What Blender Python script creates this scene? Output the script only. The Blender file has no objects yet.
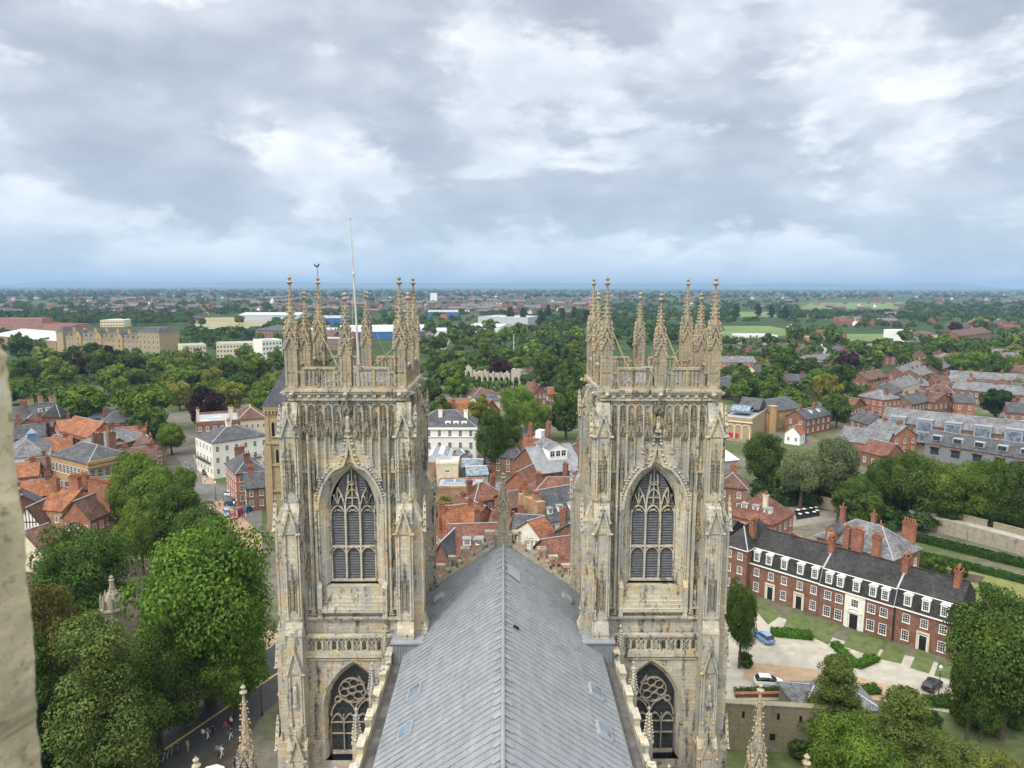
import bpy, math, random
import numpy as np
from mathutils import Vector, Matrix, noise as mnoise
SC = bpy.context.scene
COL = SC.collection
R = math.radians
random.seed(7)

# ------------------------------------------------------------------ camera
CAM_Z = 60.0; FPX = 710.0
PITCH = R(7.9); YAW = R(-0.7); ROLL = R(0.17)
def ray(px, py):
    x = (px-512)/FPX; y = -(py-384)/FPX
    c, s = math.cos(ROLL), math.sin(ROLL)
    x, y = x*c-y*s, x*s+y*c
    d = (x, math.cos(PITCH)+y*math.sin(PITCH), -math.sin(PITCH)+y*math.cos(PITCH))
    c, s = math.cos(YAW), math.sin(YAW)
    return Vector((d[0]*c-d[1]*s, d[0]*s+d[1]*c, d[2]))
def P(px, py, z=0.0):
    """world point at height z seen at a photograph pixel (used to survey the town plan)"""
    d = ray(px, py); t = (z-CAM_Z)/d.z
    return Vector((d.x*t, d.y*t, z))
cam = bpy.data.cameras.new('camera'); cam_o = bpy.data.objects.new('camera', cam); COL.objects.link(cam_o)
fw = ray(512, 384).normalized(); rt = (ray(612, 384)-ray(412, 384)).normalized(); up = rt.cross(fw)
cam_o.matrix_world = Matrix(((rt.x, up.x, -fw.x, 0), (rt.y, up.y, -fw.y, 0), (rt.z, up.z, -fw.z, CAM_Z), (0, 0, 0, 1)))
cam.sensor_width = 36; cam.lens = 36*FPX/1024
cam.clip_start = 0.1; cam.clip_end = 60000
cam.dof.use_dof = True; cam.dof.focus_distance = 85; cam.dof.aperture_fstop = 4.5
SC.camera = cam_o

# ------------------------------------------------------------------ sky, sun, exposure
SUN_EL, SUN_AZ = 48, 220            # azimuth clockwise from +Y: the sun stands behind and left of the camera
SC.view_settings.view_transform = 'Standard'; SC.view_settings.look = 'None'
SC.view_settings.exposure = 0.55; SC.view_settings.gamma = 1
SC.view_settings.use_curve_mapping = False
world = bpy.data.worlds.new('World'); SC.world = world; world.use_nodes = True
def build_sky():
    nt = world.node_tree; N = nt.nodes; L = nt.links
    N.clear()
    out = N.new('ShaderNodeOutputWorld'); bg = N.new('ShaderNodeBackground'); bg.inputs['Strength'].default_value = 0.1
    L.new(bg.outputs[0], out.inputs['Surface'])
    sky = N.new('ShaderNodeTexSky'); sky.sky_type = 'NISHITA'; sky.sun_disc = False
    sky.sun_elevation = R(SUN_EL); sky.sun_rotation = R(SUN_AZ); sky.air_density = 1.0; sky.dust_density = 0.6
    tc = N.new('ShaderNodeTexCoord'); sep = N.new('ShaderNodeSeparateXYZ'); L.new(tc.outputs['Generated'], sep.inputs[0])
    def math_(op, a, b=None, clamp=False):
        n = N.new('ShaderNodeMath'); n.operation = op; n.use_clamp = clamp
        for i, v in enumerate((a, b)):
            if v is None: continue
            if isinstance(v, (int, float)): n.inputs[i].default_value = v
            else: L.new(v, n.inputs[i])
        return n.outputs[0]
    zz = math_('MAXIMUM', sep.outputs['Z'], 0.0)
    den = math_('ADD', zz, 0.20)
    px_ = math_('DIVIDE', sep.outputs['X'], den); py_ = math_('DIVIDE', sep.outputs['Y'], den)
    comb = N.new('ShaderNodeCombineXYZ'); L.new(px_, comb.inputs[0]); L.new(py_, comb.inputs[1])
    def noise(scale, detail, rough, dist, off):
        m = N.new('ShaderNodeMapping'); m.inputs['Location'].default_value = off
        L.new(comb.outputs[0], m.inputs['Vector'])
        n = N.new('ShaderNodeTexNoise'); n.inputs['Scale'].default_value = scale; n.inputs['Detail'].default_value = detail
        n.inputs['Roughness'].default_value = rough; n.inputs['Distortion'].default_value = dist
        L.new(m.outputs[0], n.inputs['Vector']); return n.outputs['Fac']
    mp = N.new('ShaderNodeMapping'); mp.inputs['Location'].default_value = (0.4, 7.7, 2); mp.inputs['Scale'].default_value = (1, 1, 2.3); L.new(tc.outputs['Generated'], mp.inputs['Vector'])
    def lump(scale, detail, rough, dist, add):
        m = N.new('ShaderNodeMapping'); m.inputs['Location'].default_value = add; L.new(mp.outputs[0], m.inputs['Vector'])
        q = N.new('ShaderNodeTexNoise'); q.inputs['Scale'].default_value = scale; q.inputs['Detail'].default_value = detail; q.inputs['Roughness'].default_value = rough; q.inputs['Distortion'].default_value = dist
        L.new(m.outputs[0], q.inputs['Vector']); return q.outputs['Fac']
    n1 = noise(1.1, 8, 0.5, 0.1, (6.6, 6.1, 4)); big = lump(4.6, 12, .56, .1, (0, 0, 0)); low = lump(4.6, 2, .5, .1, (0, 0, .055)); fine = lump(9.0, 10, .6, .1, (3, 1, 2))
    mass = math_('ADD', math_('MULTIPLY', big, 0.72), math_('MULTIPLY', n1, 0.28))
    def ramp(fac, stops):
        r = N.new('ShaderNodeValToRGB'); e = r.color_ramp.elements
        while len(e) > 1: e.remove(e[-1])
        e[0].position = stops[0][0]; e[0].color = (*stops[0][1], 1)
        for p, c in stops[1:]:
            q = e.new(p); q.color = (*c, 1)
        L.new(fac, r.inputs[0]); return r.outputs[0]
    K = 1.0
    body = ramp(math_('ADD', math_('MULTIPLY', low, .55), math_('MULTIPLY', fine, .45)), [(.36, (.63, .67, .725)), (.46, (.545, .59, .655)), (.55, (.44, .49, .56)), (.64, (.375, .42, .49))])
    gap = ramp(math_('ADD', math_('MULTIPLY', fine, .6), math_('MULTIPLY', n1, .4)), [(.38, (.62, .675, .745)), (.5, (.755, .79, .835)), (.6, (.90, .915, .93))])
    mr = N.new('ShaderNodeMapRange'); mr.interpolation_type = 'SMOOTHSTEP'; mr.inputs[1].default_value = .448; mr.inputs[2].default_value = .535; L.new(mass, mr.inputs[0])
    cmix = N.new('ShaderNodeMix'); cmix.data_type = 'RGBA'; L.new(mr.outputs[0], cmix.inputs[0]); L.new(gap, cmix.inputs[6]); L.new(body, cmix.inputs[7]); cloud = cmix.outputs[2]
    def mix(fac, a, b):
        m = N.new('ShaderNodeMix'); m.data_type = 'RGBA'
        if isinstance(fac, (int, float)): m.inputs[0].default_value = fac
        else: L.new(fac, m.inputs[0])
        for s, v in ((m.inputs[6], a), (m.inputs[7], b)):
            if isinstance(v, tuple): s.default_value = (*v, 1)
            else: L.new(v, s)
        return m.outputs[2]
    # blue distance towards the horizon, brighter overcast towards the zenith
    hz = math_('POWER', math_('SUBTRACT', 1.0, zz, True), 10.0)
    cl = mix(math_('MULTIPLY', hz, 0.72), cloud, (.36, .52, .705))
    gain = math_('ADD', 1.0, math_('MULTIPLY', math_('SMOOTH_MIN', math_('MULTIPLY', math_('SUBTRACT', zz, 0.42), 4.0), 2.1), 1.0))
    gain = math_('MAXIMUM', gain, 1.0)
    dt = N.new('ShaderNodeVectorMath'); dt.operation = 'DOT_PRODUCT'; L.new(tc.outputs['Generated'], dt.inputs[0])
    dt.inputs[1].default_value = (math.sin(R(SUN_AZ))*math.cos(R(SUN_EL)), math.cos(R(SUN_AZ))*math.cos(R(SUN_EL)), math.sin(R(SUN_EL)))
    glow = math_('MULTIPLY', math_('POWER', math_('MAXIMUM', dt.outputs['Value'], 0.0), 3.0), 1.7)   # the veiled sun behind the camera
    gain = math_('ADD', gain, glow)
    cl = mix(math_('MULTIPLY', math_('SUBTRACT', gain, 1.0), 0.9, True), cl, (.70, .70, .675))      # the bright overhead overcast is neutral
    g = N.new('ShaderNodeVectorMath'); g.operation = 'SCALE'; L.new(cl, g.inputs[0]); L.new(math_('MULTIPLY', gain, 8.7), g.inputs['Scale'])
    res = mix(0.93, sky.outputs[0], g.outputs[0])
    L.new(res, bg.inputs['Color'])
build_sky()
sun = bpy.data.lights.new('sun', 'SUN'); sun.energy = 1.5; sun.angle = R(10); sun.color = (1, .955, .88)
sun_o = bpy.data.objects.new('sun', sun); COL.objects.link(sun_o)
_a = R(SUN_AZ); _e = R(SUN_EL)
sdir = Vector((math.sin(_a)*math.cos(_e), math.cos(_a)*math.cos(_e), math.sin(_e)))
sun_o.rotation_euler = sdir.to_track_quat('Z', 'Y').to_euler(); sun_o.location = sdir*200
SC.cycles.use_denoising = True
try: SC.cycles.denoiser = 'OPENIMAGEDENOISE'
except Exception: pass
SC.cycles.max_bounces = 5; SC.cycles.diffuse_bounces = 3; SC.cycles.glossy_bounces = 2; SC.cycles.transmission_bounces = 2
SC.cycles.volume_bounces = 0; SC.cycles.transparent_max_bounces = 4; SC.cycles.use_adaptive_sampling = True
SC.cycles.adaptive_threshold = 0.02

# ------------------------------------------------------------------ naming helpers
def tag(o, label=None, cat=None, group=None, kind=None):
    if label: o['label'] = label
    if cat: o['category'] = cat
    if group: o['group'] = group
    if kind: o['kind'] = kind
    return o
def thing(name, label, cat, loc=(0, 0, 0), rz=0, group=None):
    o = bpy.data.objects.new(name, None); COL.objects.link(o)
    o.location = loc; o.rotation_euler = (0, 0, rz); o.empty_display_size = 0.3
    return tag(o, label, cat, group)
def put(name, me, parent=None, loc=None, rz=0):
    o = bpy.data.objects.new(name, me); COL.objects.link(o)
    if parent is not None: o.parent = parent
    if loc is not None: o.location = loc
    if rz: o.rotation_euler = (0, 0, rz)
    return o

# ------------------------------------------------------------------ mesh builder
class MB:
    def __init__(s): s.v = []; s.f = []; s.m = []; s.c = []; s.M = None; s.k = 0; s.col = 0.5
    def V(s, p):
        p = Vector(p)
        if s.M is not None: p = s.M @ p
        s.v.append(p); return len(s.v)-1
    def F(s, pts, m=None):
        s.f.append([s.V(p) for p in pts]); s.m.append(s.k if m is None else m); s.c.append(s.col)
    def box(s, x0, x1, y0, y1, z0, z1, m=None, t=0.0, tz=None):
        """t: top inset on every side"""
        ty = t if tz is None else tz
        a = [(x0, y0, z0), (x1, y0, z0), (x1, y1, z0), (x0, y1, z0)]
        b = [(x0+t, y0+ty, z1), (x1-t, y0+ty, z1), (x1-t, y1-ty, z1), (x0+t, y1-ty, z1)]
        s.frustum(a, b, m)
    def frustum(s, a, b, m=None):
        n = len(a)
        s.F(list(reversed(a)), m); s.F(b, m)
        for i in range(n): s.F([a[i], a[(i+1) % n], b[(i+1) % n], b[i]], m)
    def bar(s, p, q, w, h, m=None, up=(0, 0, 1)):
        p = Vector(p); q = Vector(q); d = q-p
        if d.length < 1e-6: return
        d.normalize(); u = Vector(up)
        if abs(d.dot(u)) > 0.99: u = Vector((1, 0, 0))
        x = d.cross(u).normalized(); y = x.cross(d)
        o = [(-w/2, -h/2), (w/2, -h/2), (w/2, h/2), (-w/2, h/2)]
        s.frustum([p+x*a+y*b for a, b in o], [q+x*a+y*b for a, b in o], m)
    def poly(s, pts, w, h, m=None, up=(0, 1, 0)):
        for i, (a, b) in enumerate(zip(pts, pts[1:])): s.bar(a, b, w, h+(i % 2)*.012, m, up)
    def lathe(s, c, prof, n=8, m=None, rot=0.0, square=False):
        """prof: list of (r, z); n sides"""
        rings = []
        for r, z in prof:
            rings.append([(c[0]+r*math.cos(rot+2*math.pi*i/n), c[1]+r*math.sin(rot+2*math.pi*i/n), c[2]+z) for i in range(n)])
        for a, b in zip(rings, rings[1:]):
            for i in range(n): s.F([a[i], a[(i+1) % n], b[(i+1) % n], b[i]], m)
        s.F(list(reversed(rings[0])), m); s.F(rings[-1], m)
    def tube(s, pts, rads, n=6, m=None):
        rings = []
        for i, p in enumerate(pts):
            p = Vector(p); d = (Vector(pts[min(i+1, len(pts)-1)])-Vector(pts[max(i-1, 0)])).normalized()
            x = d.orthogonal().normalized(); y = d.cross(x)
            rings.append([p+(x*math.cos(2*math.pi*j/n)+y*math.sin(2*math.pi*j/n))*rads[i] for j in range(n)])
        for a, b in zip(rings, rings[1:]):
            for i in range(n): s.F([a[i], a[(i+1) % n], b[(i+1) % n], b[i]], m)
        s.F(list(reversed(rings[0])), m); s.F(rings[-1], m)
    def knob(s, c, r, rz=None, m=None):
        rz = rz or r; x, y, z = c
        e = [(x+r, y, z), (x, y+r, z), (x-r, y, z), (x, y-r, z)]
        for i in range(4):
            s.F([e[i], e[(i+1) % 4], (x, y, z+rz)], m); s.F([e[(i+1) % 4], e[i], (x, y, z-rz)], m)
    def mesh(s, name, mats):
        me = bpy.data.meshes.new(name)
        me.from_pydata([tuple(p) for p in s.v], [], s.f)
        for mm in mats: me.materials.append(mm)
        me.polygons.foreach_set('material_index', s.m)
        uv = me.uv_layers.new(name='UVMap'); data = np.zeros((len(me.loops), 2), np.float32)
        at = me.attributes.new('shade', 'FLOAT', 'FACE'); at.data.foreach_set('value', np.array(s.c, np.float32))
        me.update()
        for p in me.polygons:
            n = p.normal
            if abs(n.z) > 0.96: u = Vector((1, 0, 0)); w = Vector((0, 1, 0))
            else: u = Vector((-n.y, n.x, 0)).normalized(); w = n.cross(u)
            for li in p.loop_indices:
                co = s.v[me.loops[li].vertex_index]; data[li] = (co.dot(u), co.dot(w))
        uv.data.foreach_set('uv', data.ravel())
        return me
    def build(s, name, mats, parent=None, loc=None, rz=0):
        if not isinstance(mats, (list, tuple)): mats = [mats]
        return put(name, s.mesh(name, mats), parent, loc, rz)

# ------------------------------------------------------------------ materials
def lin(r, g, b): return tuple(((c/255+.055)/1.055)**2.4 if c > 10 else c/255/12.92 for c in (r, g, b))
class G:
    """small node-graph helper"""
    def __init__(s, name):
        s.mat = bpy.data.materials.new(name); s.mat.use_nodes = True; nt = s.mat.node_tree
        s.N = nt.nodes; s.L = nt.links; s.b = s.N['Principled BSDF']; s.pos = None; s.uvn = None
    def n(s, t, **kw):
        o = s.N.new(t)
        for k, v in kw.items(): setattr(o, k, v)
        return o
    def set(s, sock, v):
        if isinstance(v, (int, float)): sock.default_value = v
        elif isinstance(v, tuple): sock.default_value = (*v, 1) if len(sock.default_value) == 4 and len(v) == 3 else v
        else: s.L.new(v, sock)
    def P(s):
        if s.pos is None: s.pos = s.n('ShaderNodeNewGeometry').outputs['Position']
        return s.pos
    def UV(s):
        if s.uvn is None: s.uvn = s.n('ShaderNodeTexCoord').outputs['UV']
        return s.uvn
    def map(s, vec, scale=(1, 1, 1), loc=(0, 0, 0)):
        m = s.n('ShaderNodeMapping'); s.L.new(vec, m.inputs[0]); m.inputs['Scale'].default_value = scale; m.inputs['Location'].default_value = loc
        return m.outputs[0]
    def noise(s, scale, detail=4, rough=.55, vec=None, dist=0):
        n = s.n('ShaderNodeTexNoise'); s.L.new(vec or s.P(), n.inputs['Vector'])
        n.inputs['Scale'].default_value = scale; n.inputs['Detail'].default_value = detail; n.inputs['Roughness'].default_value = rough
        n.inputs['Distortion'].default_value = dist
        return n.outputs['Fac']
    def ramp(s, fac, a, b):
        m = s.n('ShaderNodeMapRange'); s.set(m.inputs[0], fac); m.inputs[1].default_value = a; m.inputs[2].default_value = b; m.clamp = True
        return m.outputs[0]
    def mix(s, fac, a, b, mode='MIX'):
        m = s.n('ShaderNodeMix', data_type='RGBA', blend_type=mode); s.set(m.inputs[0], fac); s.set(m.inputs[6], a); s.set(m.inputs[7], b)
        return m.outputs[2]
    def math(s, op, a, b=0.0):
        m = s.n('ShaderNodeMath', operation=op); s.set(m.inputs[0], a); s.set(m.inputs[1], b); return m.outputs[0]
    def scale(s, col, f):
        m = s.n('ShaderNodeVectorMath', operation='SCALE'); s.L.new(col, m.inputs[0]); s.set(m.inputs['Scale'], f); return m.outputs[0]
    def brick(s, bw, rh, c1, c2, mortar, ms=.02, vec=None, bias=0.0):
        n = s.n('ShaderNodeTexBrick'); s.L.new(vec or s.UV(), n.inputs['Vector'])
        n.inputs['Scale'].default_value = 1; n.inputs['Brick Width'].default_value = bw; n.inputs['Row Height'].default_value = rh
        n.inputs['Mortar Size'].default_value = ms; n.inputs['Bias'].default_value = bias
        for k, c in (('Color1', c1), ('Color2', c2), ('Mortar', mortar)): s.set(n.inputs[k], c)
        return n
    def bump(s, h, strength=.4, dist=.05):
        b = s.n('ShaderNodeBump'); b.inputs['Strength'].default_value = strength; b.inputs['Distance'].default_value = dist
        s.L.new(h, b.inputs['Height']); s.L.new(b.outputs[0], s.b.inputs['Normal'])
    def done(s, col, rough=.8, metal=0.0, spec=.3):
        s.set(s.b.inputs['Base Color'], col); s.set(s.b.inputs['Roughness'], rough); s.b.inputs['Metallic'].default_value = metal
        s.b.inputs['Specular IOR Level'].default_value = spec
        return s.mat
def plain(name, c, rough=.7, var=.18, scale=1.5, metal=0.0, spec=.3):
    g = G(name); f = g.ramp(g.noise(scale, 5, .6), .3, .7)
    a = tuple(x*(1-var) for x in c); b = tuple(min(x*(1+var), .95) for x in c)
    return g.done(g.mix(f, a, b), rough, metal, spec)
def ashlar(name, c_main, c_ochre, c_grey, c_dark, bw=.85, rh=.36, dark=.5, ochre=.45, grey=.5, tooth=.5):
    g = G(name)
    br = g.brick(bw, rh, c_main, tuple(x*.80 for x in c_main), tuple(x*.5 for x in c_main), .012)
    # single blocks of a warmer bed
    blk = g.brick(bw, rh, (0, 0, 0), (1, 1, 1), (.3, .3, .3), .0, bias=-.2)
    och = g.ramp(g.math('ADD', g.noise(.55, 3, .6), g.math('MULTIPLY', blk.outputs[0], .14)), .54, .66)
    col = g.mix(g.math('MULTIPLY', och, ochre), br.outputs[0], c_ochre)
    gr = g.ramp(g.noise(.42, 7, .68), .46, .58)
    col = g.mix(g.math('MULTIPLY', gr, grey), col, c_grey)
    st = g.noise(1.0, 6, .62, g.map(g.P(), (1.5, 1.5, .22)))        # run-off streaks
    dk = g.ramp(g.math('ADD', g.math('MULTIPLY', st, .62), g.math('MULTIPLY', g.noise(2.6, 6, .72), .38)), .53, .615)
    col = g.mix(g.math('MULTIPLY', dk, dark), col, c_dark)
    fine = g.ramp(g.noise(6.0, 5, .7), .3, .75)
    col = g.mix(fine, g.scale(col, .72), g.scale(col, 1.12))
    g.bump(g.math('ADD', g.math('MULTIPLY', br.outputs['Fac'], -.6), g.noise(3.5, 6, .7)), tooth, .12)
    return g.done(col, .92, 0, .15)
M = {}
M['stone'] = ashlar('limestone', (.61, .55, .43), (.54, .39, .20), (.39, .38, .35), (.05, .048, .045), dark=.88, ochre=.55, grey=.85)
M['stone_pin'] = ashlar('pinnacle_stone', (.47, .395, .275), (.45, .325, .175), (.28, .265, .235), (.055, .05, .042), dark=.8, ochre=.5, grey=.6)
M['stone_soot'] = ashlar('sooty_carved_limestone', (.33, .29, .215), (.40, .28, .13), (.205, .195, .17), (.04, .037, .033), bw=.5, rh=.3, dark=.85, ochre=.4, grey=.7)
M['stone_grey'] = ashlar('grey_limestone', (.40, .36, .285), (.42, .30, .15), (.27, .255, .22), (.07, .065, .055), dark=.62)
M['stone_tan'] = ashlar('tan_stone', (.47, .365, .22), (.45, .30, .13), (.33, .29, .22), (.13, .11, .08), dark=.3)
M['stone_ochre'] = ashlar('ochre_stone', (.50, .34, .16), (.50, .28, .09), (.35, .28, .18), (.14, .10, .06), dark=.25)
M['rubble'] = ashlar('rubble_wall', (.36, .31, .22), (.36, .26, .13), (.28, .265, .22), (.09, .085, .07), bw=.55, rh=.26, dark=.4)
def lead():
    g = G('lead_sheet')
    a = g.n('ShaderNodeAttribute', attribute_name='shade')
    base = g.mix(g.ramp(a.outputs['Fac'], 0, 1), (.175, .186, .204), (.262, .277, .30))
    w = g.ramp(g.noise(1.3, 7, .68, g.map(g.P(), (1, .35, 1))), .38, .66)
    col = g.mix(w, g.scale(base, .86), g.scale(base, 1.10))
    ru = g.ramp(g.noise(.16, 4, .6), .56, .75)
    col = g.mix(g.math('MULTIPLY', ru, .35), col, (.20, .165, .145))
    sp = g.ramp(g.noise(9, 3, .7), .62, .75)
    col = g.mix(g.math('MULTIPLY', sp, .3), col, (.46, .47, .48))
    g.bump(g.noise(2.2, 5, .6), .25, .05)
    return g.done(col, .55, .0, .45)
M['lead'] = lead()
def roofing(name, c, w, h, var=.35, moss=(.16, .16, .07), mossy=.25, rough=.8):
    g = G(name)
    br = g.brick(w, h, tuple(x*(1-var) for x in c), tuple(x*(1+var) for x in c), tuple(x*.45 for x in c), .03)
    pat = g.ramp(g.noise(.35, 5, .65), .35, .68)
    col = g.mix(pat, g.scale(br.outputs[0], .62), g.scale(br.outputs[0], 1.28))
    sp = g.ramp(g.noise(2.6, 5, .75), .40, .66); col = g.mix(sp, g.scale(col, .72), g.scale(col, 1.12))
    mo = g.ramp(g.noise(.8, 6, .7), .55, .72)
    col = g.mix(g.math('MULTIPLY', mo, mossy), col, moss)
    g.bump(br.outputs['Fac'], -.35, .04)
    return g.done(col, rough, 0, .25)
M['slate'] = roofing('slate_roof', (.095, .098, .108), .5, .32)
M['slate_dark'] = roofing('dark_tile_roof', (.047, .044, .044), .5, .34, mossy=.22, moss=(.09, .075, .05))
M['slate_pale'] = roofing('pale_slate_roof', (.19, .19, .20), .5, .34, moss=(.24, .22, .15))
M['pantile'] = roofing('orange_pantiles', (.315, .125, .062), .45, .36, mossy=.3, moss=(.22, .13, .07))
M['tile_red'] = roofing('red_clay_tiles', (.20, .09, .064), .4, .3, mossy=.35, moss=(.12, .08, .06))
M['tile_brown'] = roofing('brown_clay_tiles', (.15, .083, .062), .4, .3, mossy=.3)
def brickwork(name, c, var=.3, pale=(.36, .25, .17), pl=.25):
    g = G(name)
    br = g.brick(.46, .15, tuple(x*(1-var) for x in c), tuple(x*(1+var) for x in c), tuple(min(1, x*1.1+.03) for x in c), .012)
    pat = g.ramp(g.noise(.45, 6, .68), .36, .68)
    col = g.mix(pat, g.scale(br.outputs[0], .74), g.scale(br.outputs[0], 1.18))
    pa = g.ramp(g.noise(1.1, 5, .7), .54, .7)
    col = g.mix(g.math('MULTIPLY', pa, pl), col, pale)
    st = g.ramp(g.noise(1.0, 5, .65, g.map(g.P(), (1.2, 1.2, .2))), .56, .72)
    col = g.mix(g.math('MULTIPLY', st, .35), col, tuple(x*.45 for x in c))
    return g.done(col, .88, 0, .2)
M['brick'] = brickwork('red_brick', (.200, .098, .070))
M['brick_orange'] = brickwork('orange_brick', (.275, .118, .072))
M['brick_brown'] = brickwork('brown_brick', (.20, .115, .075), pale=(.32, .25, .17))
M['brick_tan'] = brickwork('tan_brick', (.33, .20, .12), pale=(.42, .32, .2))
M['brick_pink'] = brickwork('pink_brick', (.36, .16, .125))
M['stucco'] = plain('white_stucco', (.72, .70, .64), .8, .10, .8)
M['cream'] = plain('cream_render', (.60, .52, .38), .8, .12, .8)
M['white'] = plain('white_paint', (.80, .79, .76), .5, .05)
M['black'] = plain('black_paint', (.018, .018, .02), .5, .2)
M['iron'] = plain('dark_iron', (.03, .03, .034), .5, .2)
M['steel'] = plain('galvanised_pole', (.50, .49, .45), .45, .15)
M['timber'] = plain('weathered_timber', (.30, .235, .15), .8, .25)
M['louvre'] = plain('grey_louvre_boards', (.135, .135, .145), .8, .3, 2.5)
M['dark'] = plain('dark_interior', (.012, .012, .013), .9, .1)
M['pot'] = plain('terracotta', (.36, .13, .065), .8, .25)
M['pot_cream'] = plain('buff_clay', (.52, .42, .28), .8, .2)
M['metal_pale'] = plain('pale_metal_sheet', (.43, .45, .48), .4, .15, .4)
M['metal_grey'] = plain('grey_metal_sheet', (.30, .32, .35), .45, .15, .6)
M['red'] = plain('red_paint', (.45, .02, .03), .5, .15)
M['blue'] = plain('blue_paint', (.05, .13, .33), .5, .15)
M['teal'] = plain('blue_canvas', (.06, .22, .42), .6, .15)
def glass(name, c, rough=.12):
    g = G(name); f = g.ramp(g.noise(.9, 2, .5), .35, .65)
    return g.done(g.mix(f, tuple(x*.6 for x in c), tuple(x*1.5 for x in c)), rough, 0, .5)
M['glass'] = glass('window_glass', (.028, .032, .038))
M['glass_sky'] = glass('roof_glass', (.13, .165, .205), .15)
def leaded():
    g = G('leaded_window_glass')
    br = g.brick(.55, .55, (.018, .02, .023), (.032, .036, .042), (.07, .07, .065), .022)
    return g.done(br.outputs[0], .3, 0, .4)
M['leaded'] = leaded()
# ------------------------------------------------------------------ the cathedral
church = thing('cathedral', 'huge gothic limestone cathedral with twin pinnacled west towers and a long grey lead nave roof', 'cathedral', (0, 0, 0))
S1 = M['stone']; M['gutter'] = plain('dark_lead_gutter', (.11, .105, .10), .8, .3, 1.2)  # gutter lead in a darker tone than the roof sheets
def arch(hw, zs, za, z0, n=9):
    """pointed arch outline: from bottom left up over the apex to bottom right, as (u, z)"""
    h = za-zs; r = (hw*hw+h*h)/(2*hw)          # circle through springing and apex, centred on the springing line
    pts = [(-hw, z0), (-hw, zs)]
    a1 = math.atan2(h, -(hw-r)+0.0) if False else math.asin(min(1, h/r))
    if r < hw: a1 = math.pi-a1
    for i in range(1, n+1):
        a = a1*i/n; pts.append((-hw+r-r*math.cos(a), zs+r*math.sin(a)))
    right = [(-u, z) for u, z in reversed(pts[:-1])]
    return pts+right
class Face(MB):
    """works in face coordinates (u, n outwards from plane N0, z) with s.T the rotation of that face"""
    N0 = 5.0
    def W(s, u, n, z): return (u, -(s.N0+n), z)
    def fq(s, pts, m=None): s.F([s.W(*p) for p in pts], m)
    def fbox(s, u0, u1, n0, n1, z0, z1, m=None): s.box(u0, u1, -(s.N0+n1), -(s.N0+n0), z0, z1, m)
    def wedge(s, u0, u1, n0, n1, z0, z1):
        """sloping set-off: full projection n1 at z0, back to n0 at z1"""
        w = s.W
        s.F([w(u0, n1, z0), w(u1, n1, z0), w(u1, n0, z1), w(u0, n0, z1)])
        s.F([w(u0, n0, z0), w(u0, n1, z0), w(u0, n0, z1)]); s.F([w(u1, n1, z0), w(u1, n0, z0), w(u1, n0, z1)])
        s.F([w(u0, n0, z0), w(u1, n0, z0), w(u1, n1, z0), w(u0, n1, z0)])
    def shaft(s, u, n, z0, z1, w=.2):
        s.fbox(u-w/2, u+w/2, n-.02, n+w, z0, z1)
        s.fbox(u-w*.8, u+w*.8, n-.02, n+w*1.3, z0, z0+.18)
    def gablet(s, u, n, z, w, h, d=.3):
        """steep crocketed gable with finial over a small pointed niche head"""
        W = s.W
        for sg in (-1, 1):
            s.bar(W(u+sg*w/2, n+d/2, z), W(u, n+d/2, z+h), .17, d+sg*.012, up=(0, 1, 0)); k0 = s.k; s.k = 1
            for k in (.15, .4, .65, .88):
                s.knob(W(u+sg*(w/2*(1-k)+.09), n+d*.6, z+h*k+.08), .105, .15)
            s.k = k0
        s.F([W(u-w/2, n+.06, z), W(u+w/2, n+.06, z), W(u, n+.06, z+h)])
        s.box(u-.055, u+.055, -(s.N0+n+d*.8), -(s.N0+n+.05), z+h-.1, z+h+.5)
        s.knob(W(u, n+d*.5, z+h+.35), .16, .14); s.knob(W(u, n+d*.5, z+h+.62), .10, .18)
    def minipin(s, u, n, z, w, h):
        """slender pinnacle standing on a corbel"""
        k0 = s.k; s.k = 1
        y = -(s.N0+n+w*.5)
        s.box(u-w/2, u+w/2, y-w/2, y+w/2, z, z+h*.5)
        s.box(u-w*.7, u+w*.7, y-w*.7, y+w*.7, z+h*.46, z+h*.54)
        s.box(u-w*.45, u+w*.45, y-w*.45, y+w*.45, z+h*.5, z+h, t=w*.4)
        for k in (.62, .74, .86):
            q = w*.45*(1-(k-.5)*1.7)+.05
            for a, b in ((1, 0), (-1, 0), (0, -1)): s.knob((u+a*q, y+b*q, z+h*k), .07, .09)
        s.knob((u, y, z+h), .10, .12)
        s.frustum([(u-.03, y-.0, z-.35), (u+.03, y-.0, z-.35), (u+.03, y+.05, z-.35), (u-.03, y+.05, z-.35)],
                  [(u-w/2, y-w/2, z), (u+w/2, y-w/2, z), (u+w/2, y+w/2, z), (u-w/2, y+w/2, z)]); s.k = k0
    def canopy(s, u, n, z, w, h=2.3):
        """tabernacle canopy: three little gables, clustered pinnacles, knobs"""
        k0 = s.k; s.k = 1
        y = -(s.N0+n)
        s.box(u-w*.3, u+w*.3, y-w*.4, y+.02, z-.12, z+.14)
        s.gablet(u, n+w*.30, z+.12, w*.85, h*.42, .22)
        for sg in (-1, 1): s.minipin(u+sg*w*.46, n+w*.28, z+.1, .15, h*.72)
        s.box(u-w*.24, u+w*.24, y-w*.42, y+.02, z+.14, z+h*.55)
        s.box(u-w*.24, u+w*.24, y-w*.42, y+.02, z+h*.55, z+h, t=w*.2)
        for k in (.6, .72, .84, .95):
            for sg in (-1, 1): s.knob((u+sg*w*.24*(1.15-(k-.55)*1.8), y-w*.25, z+h*k), .085, .11)
        s.knob((u, y-w*.2, z+h+.05), .11, .2); s.k = k0
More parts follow.
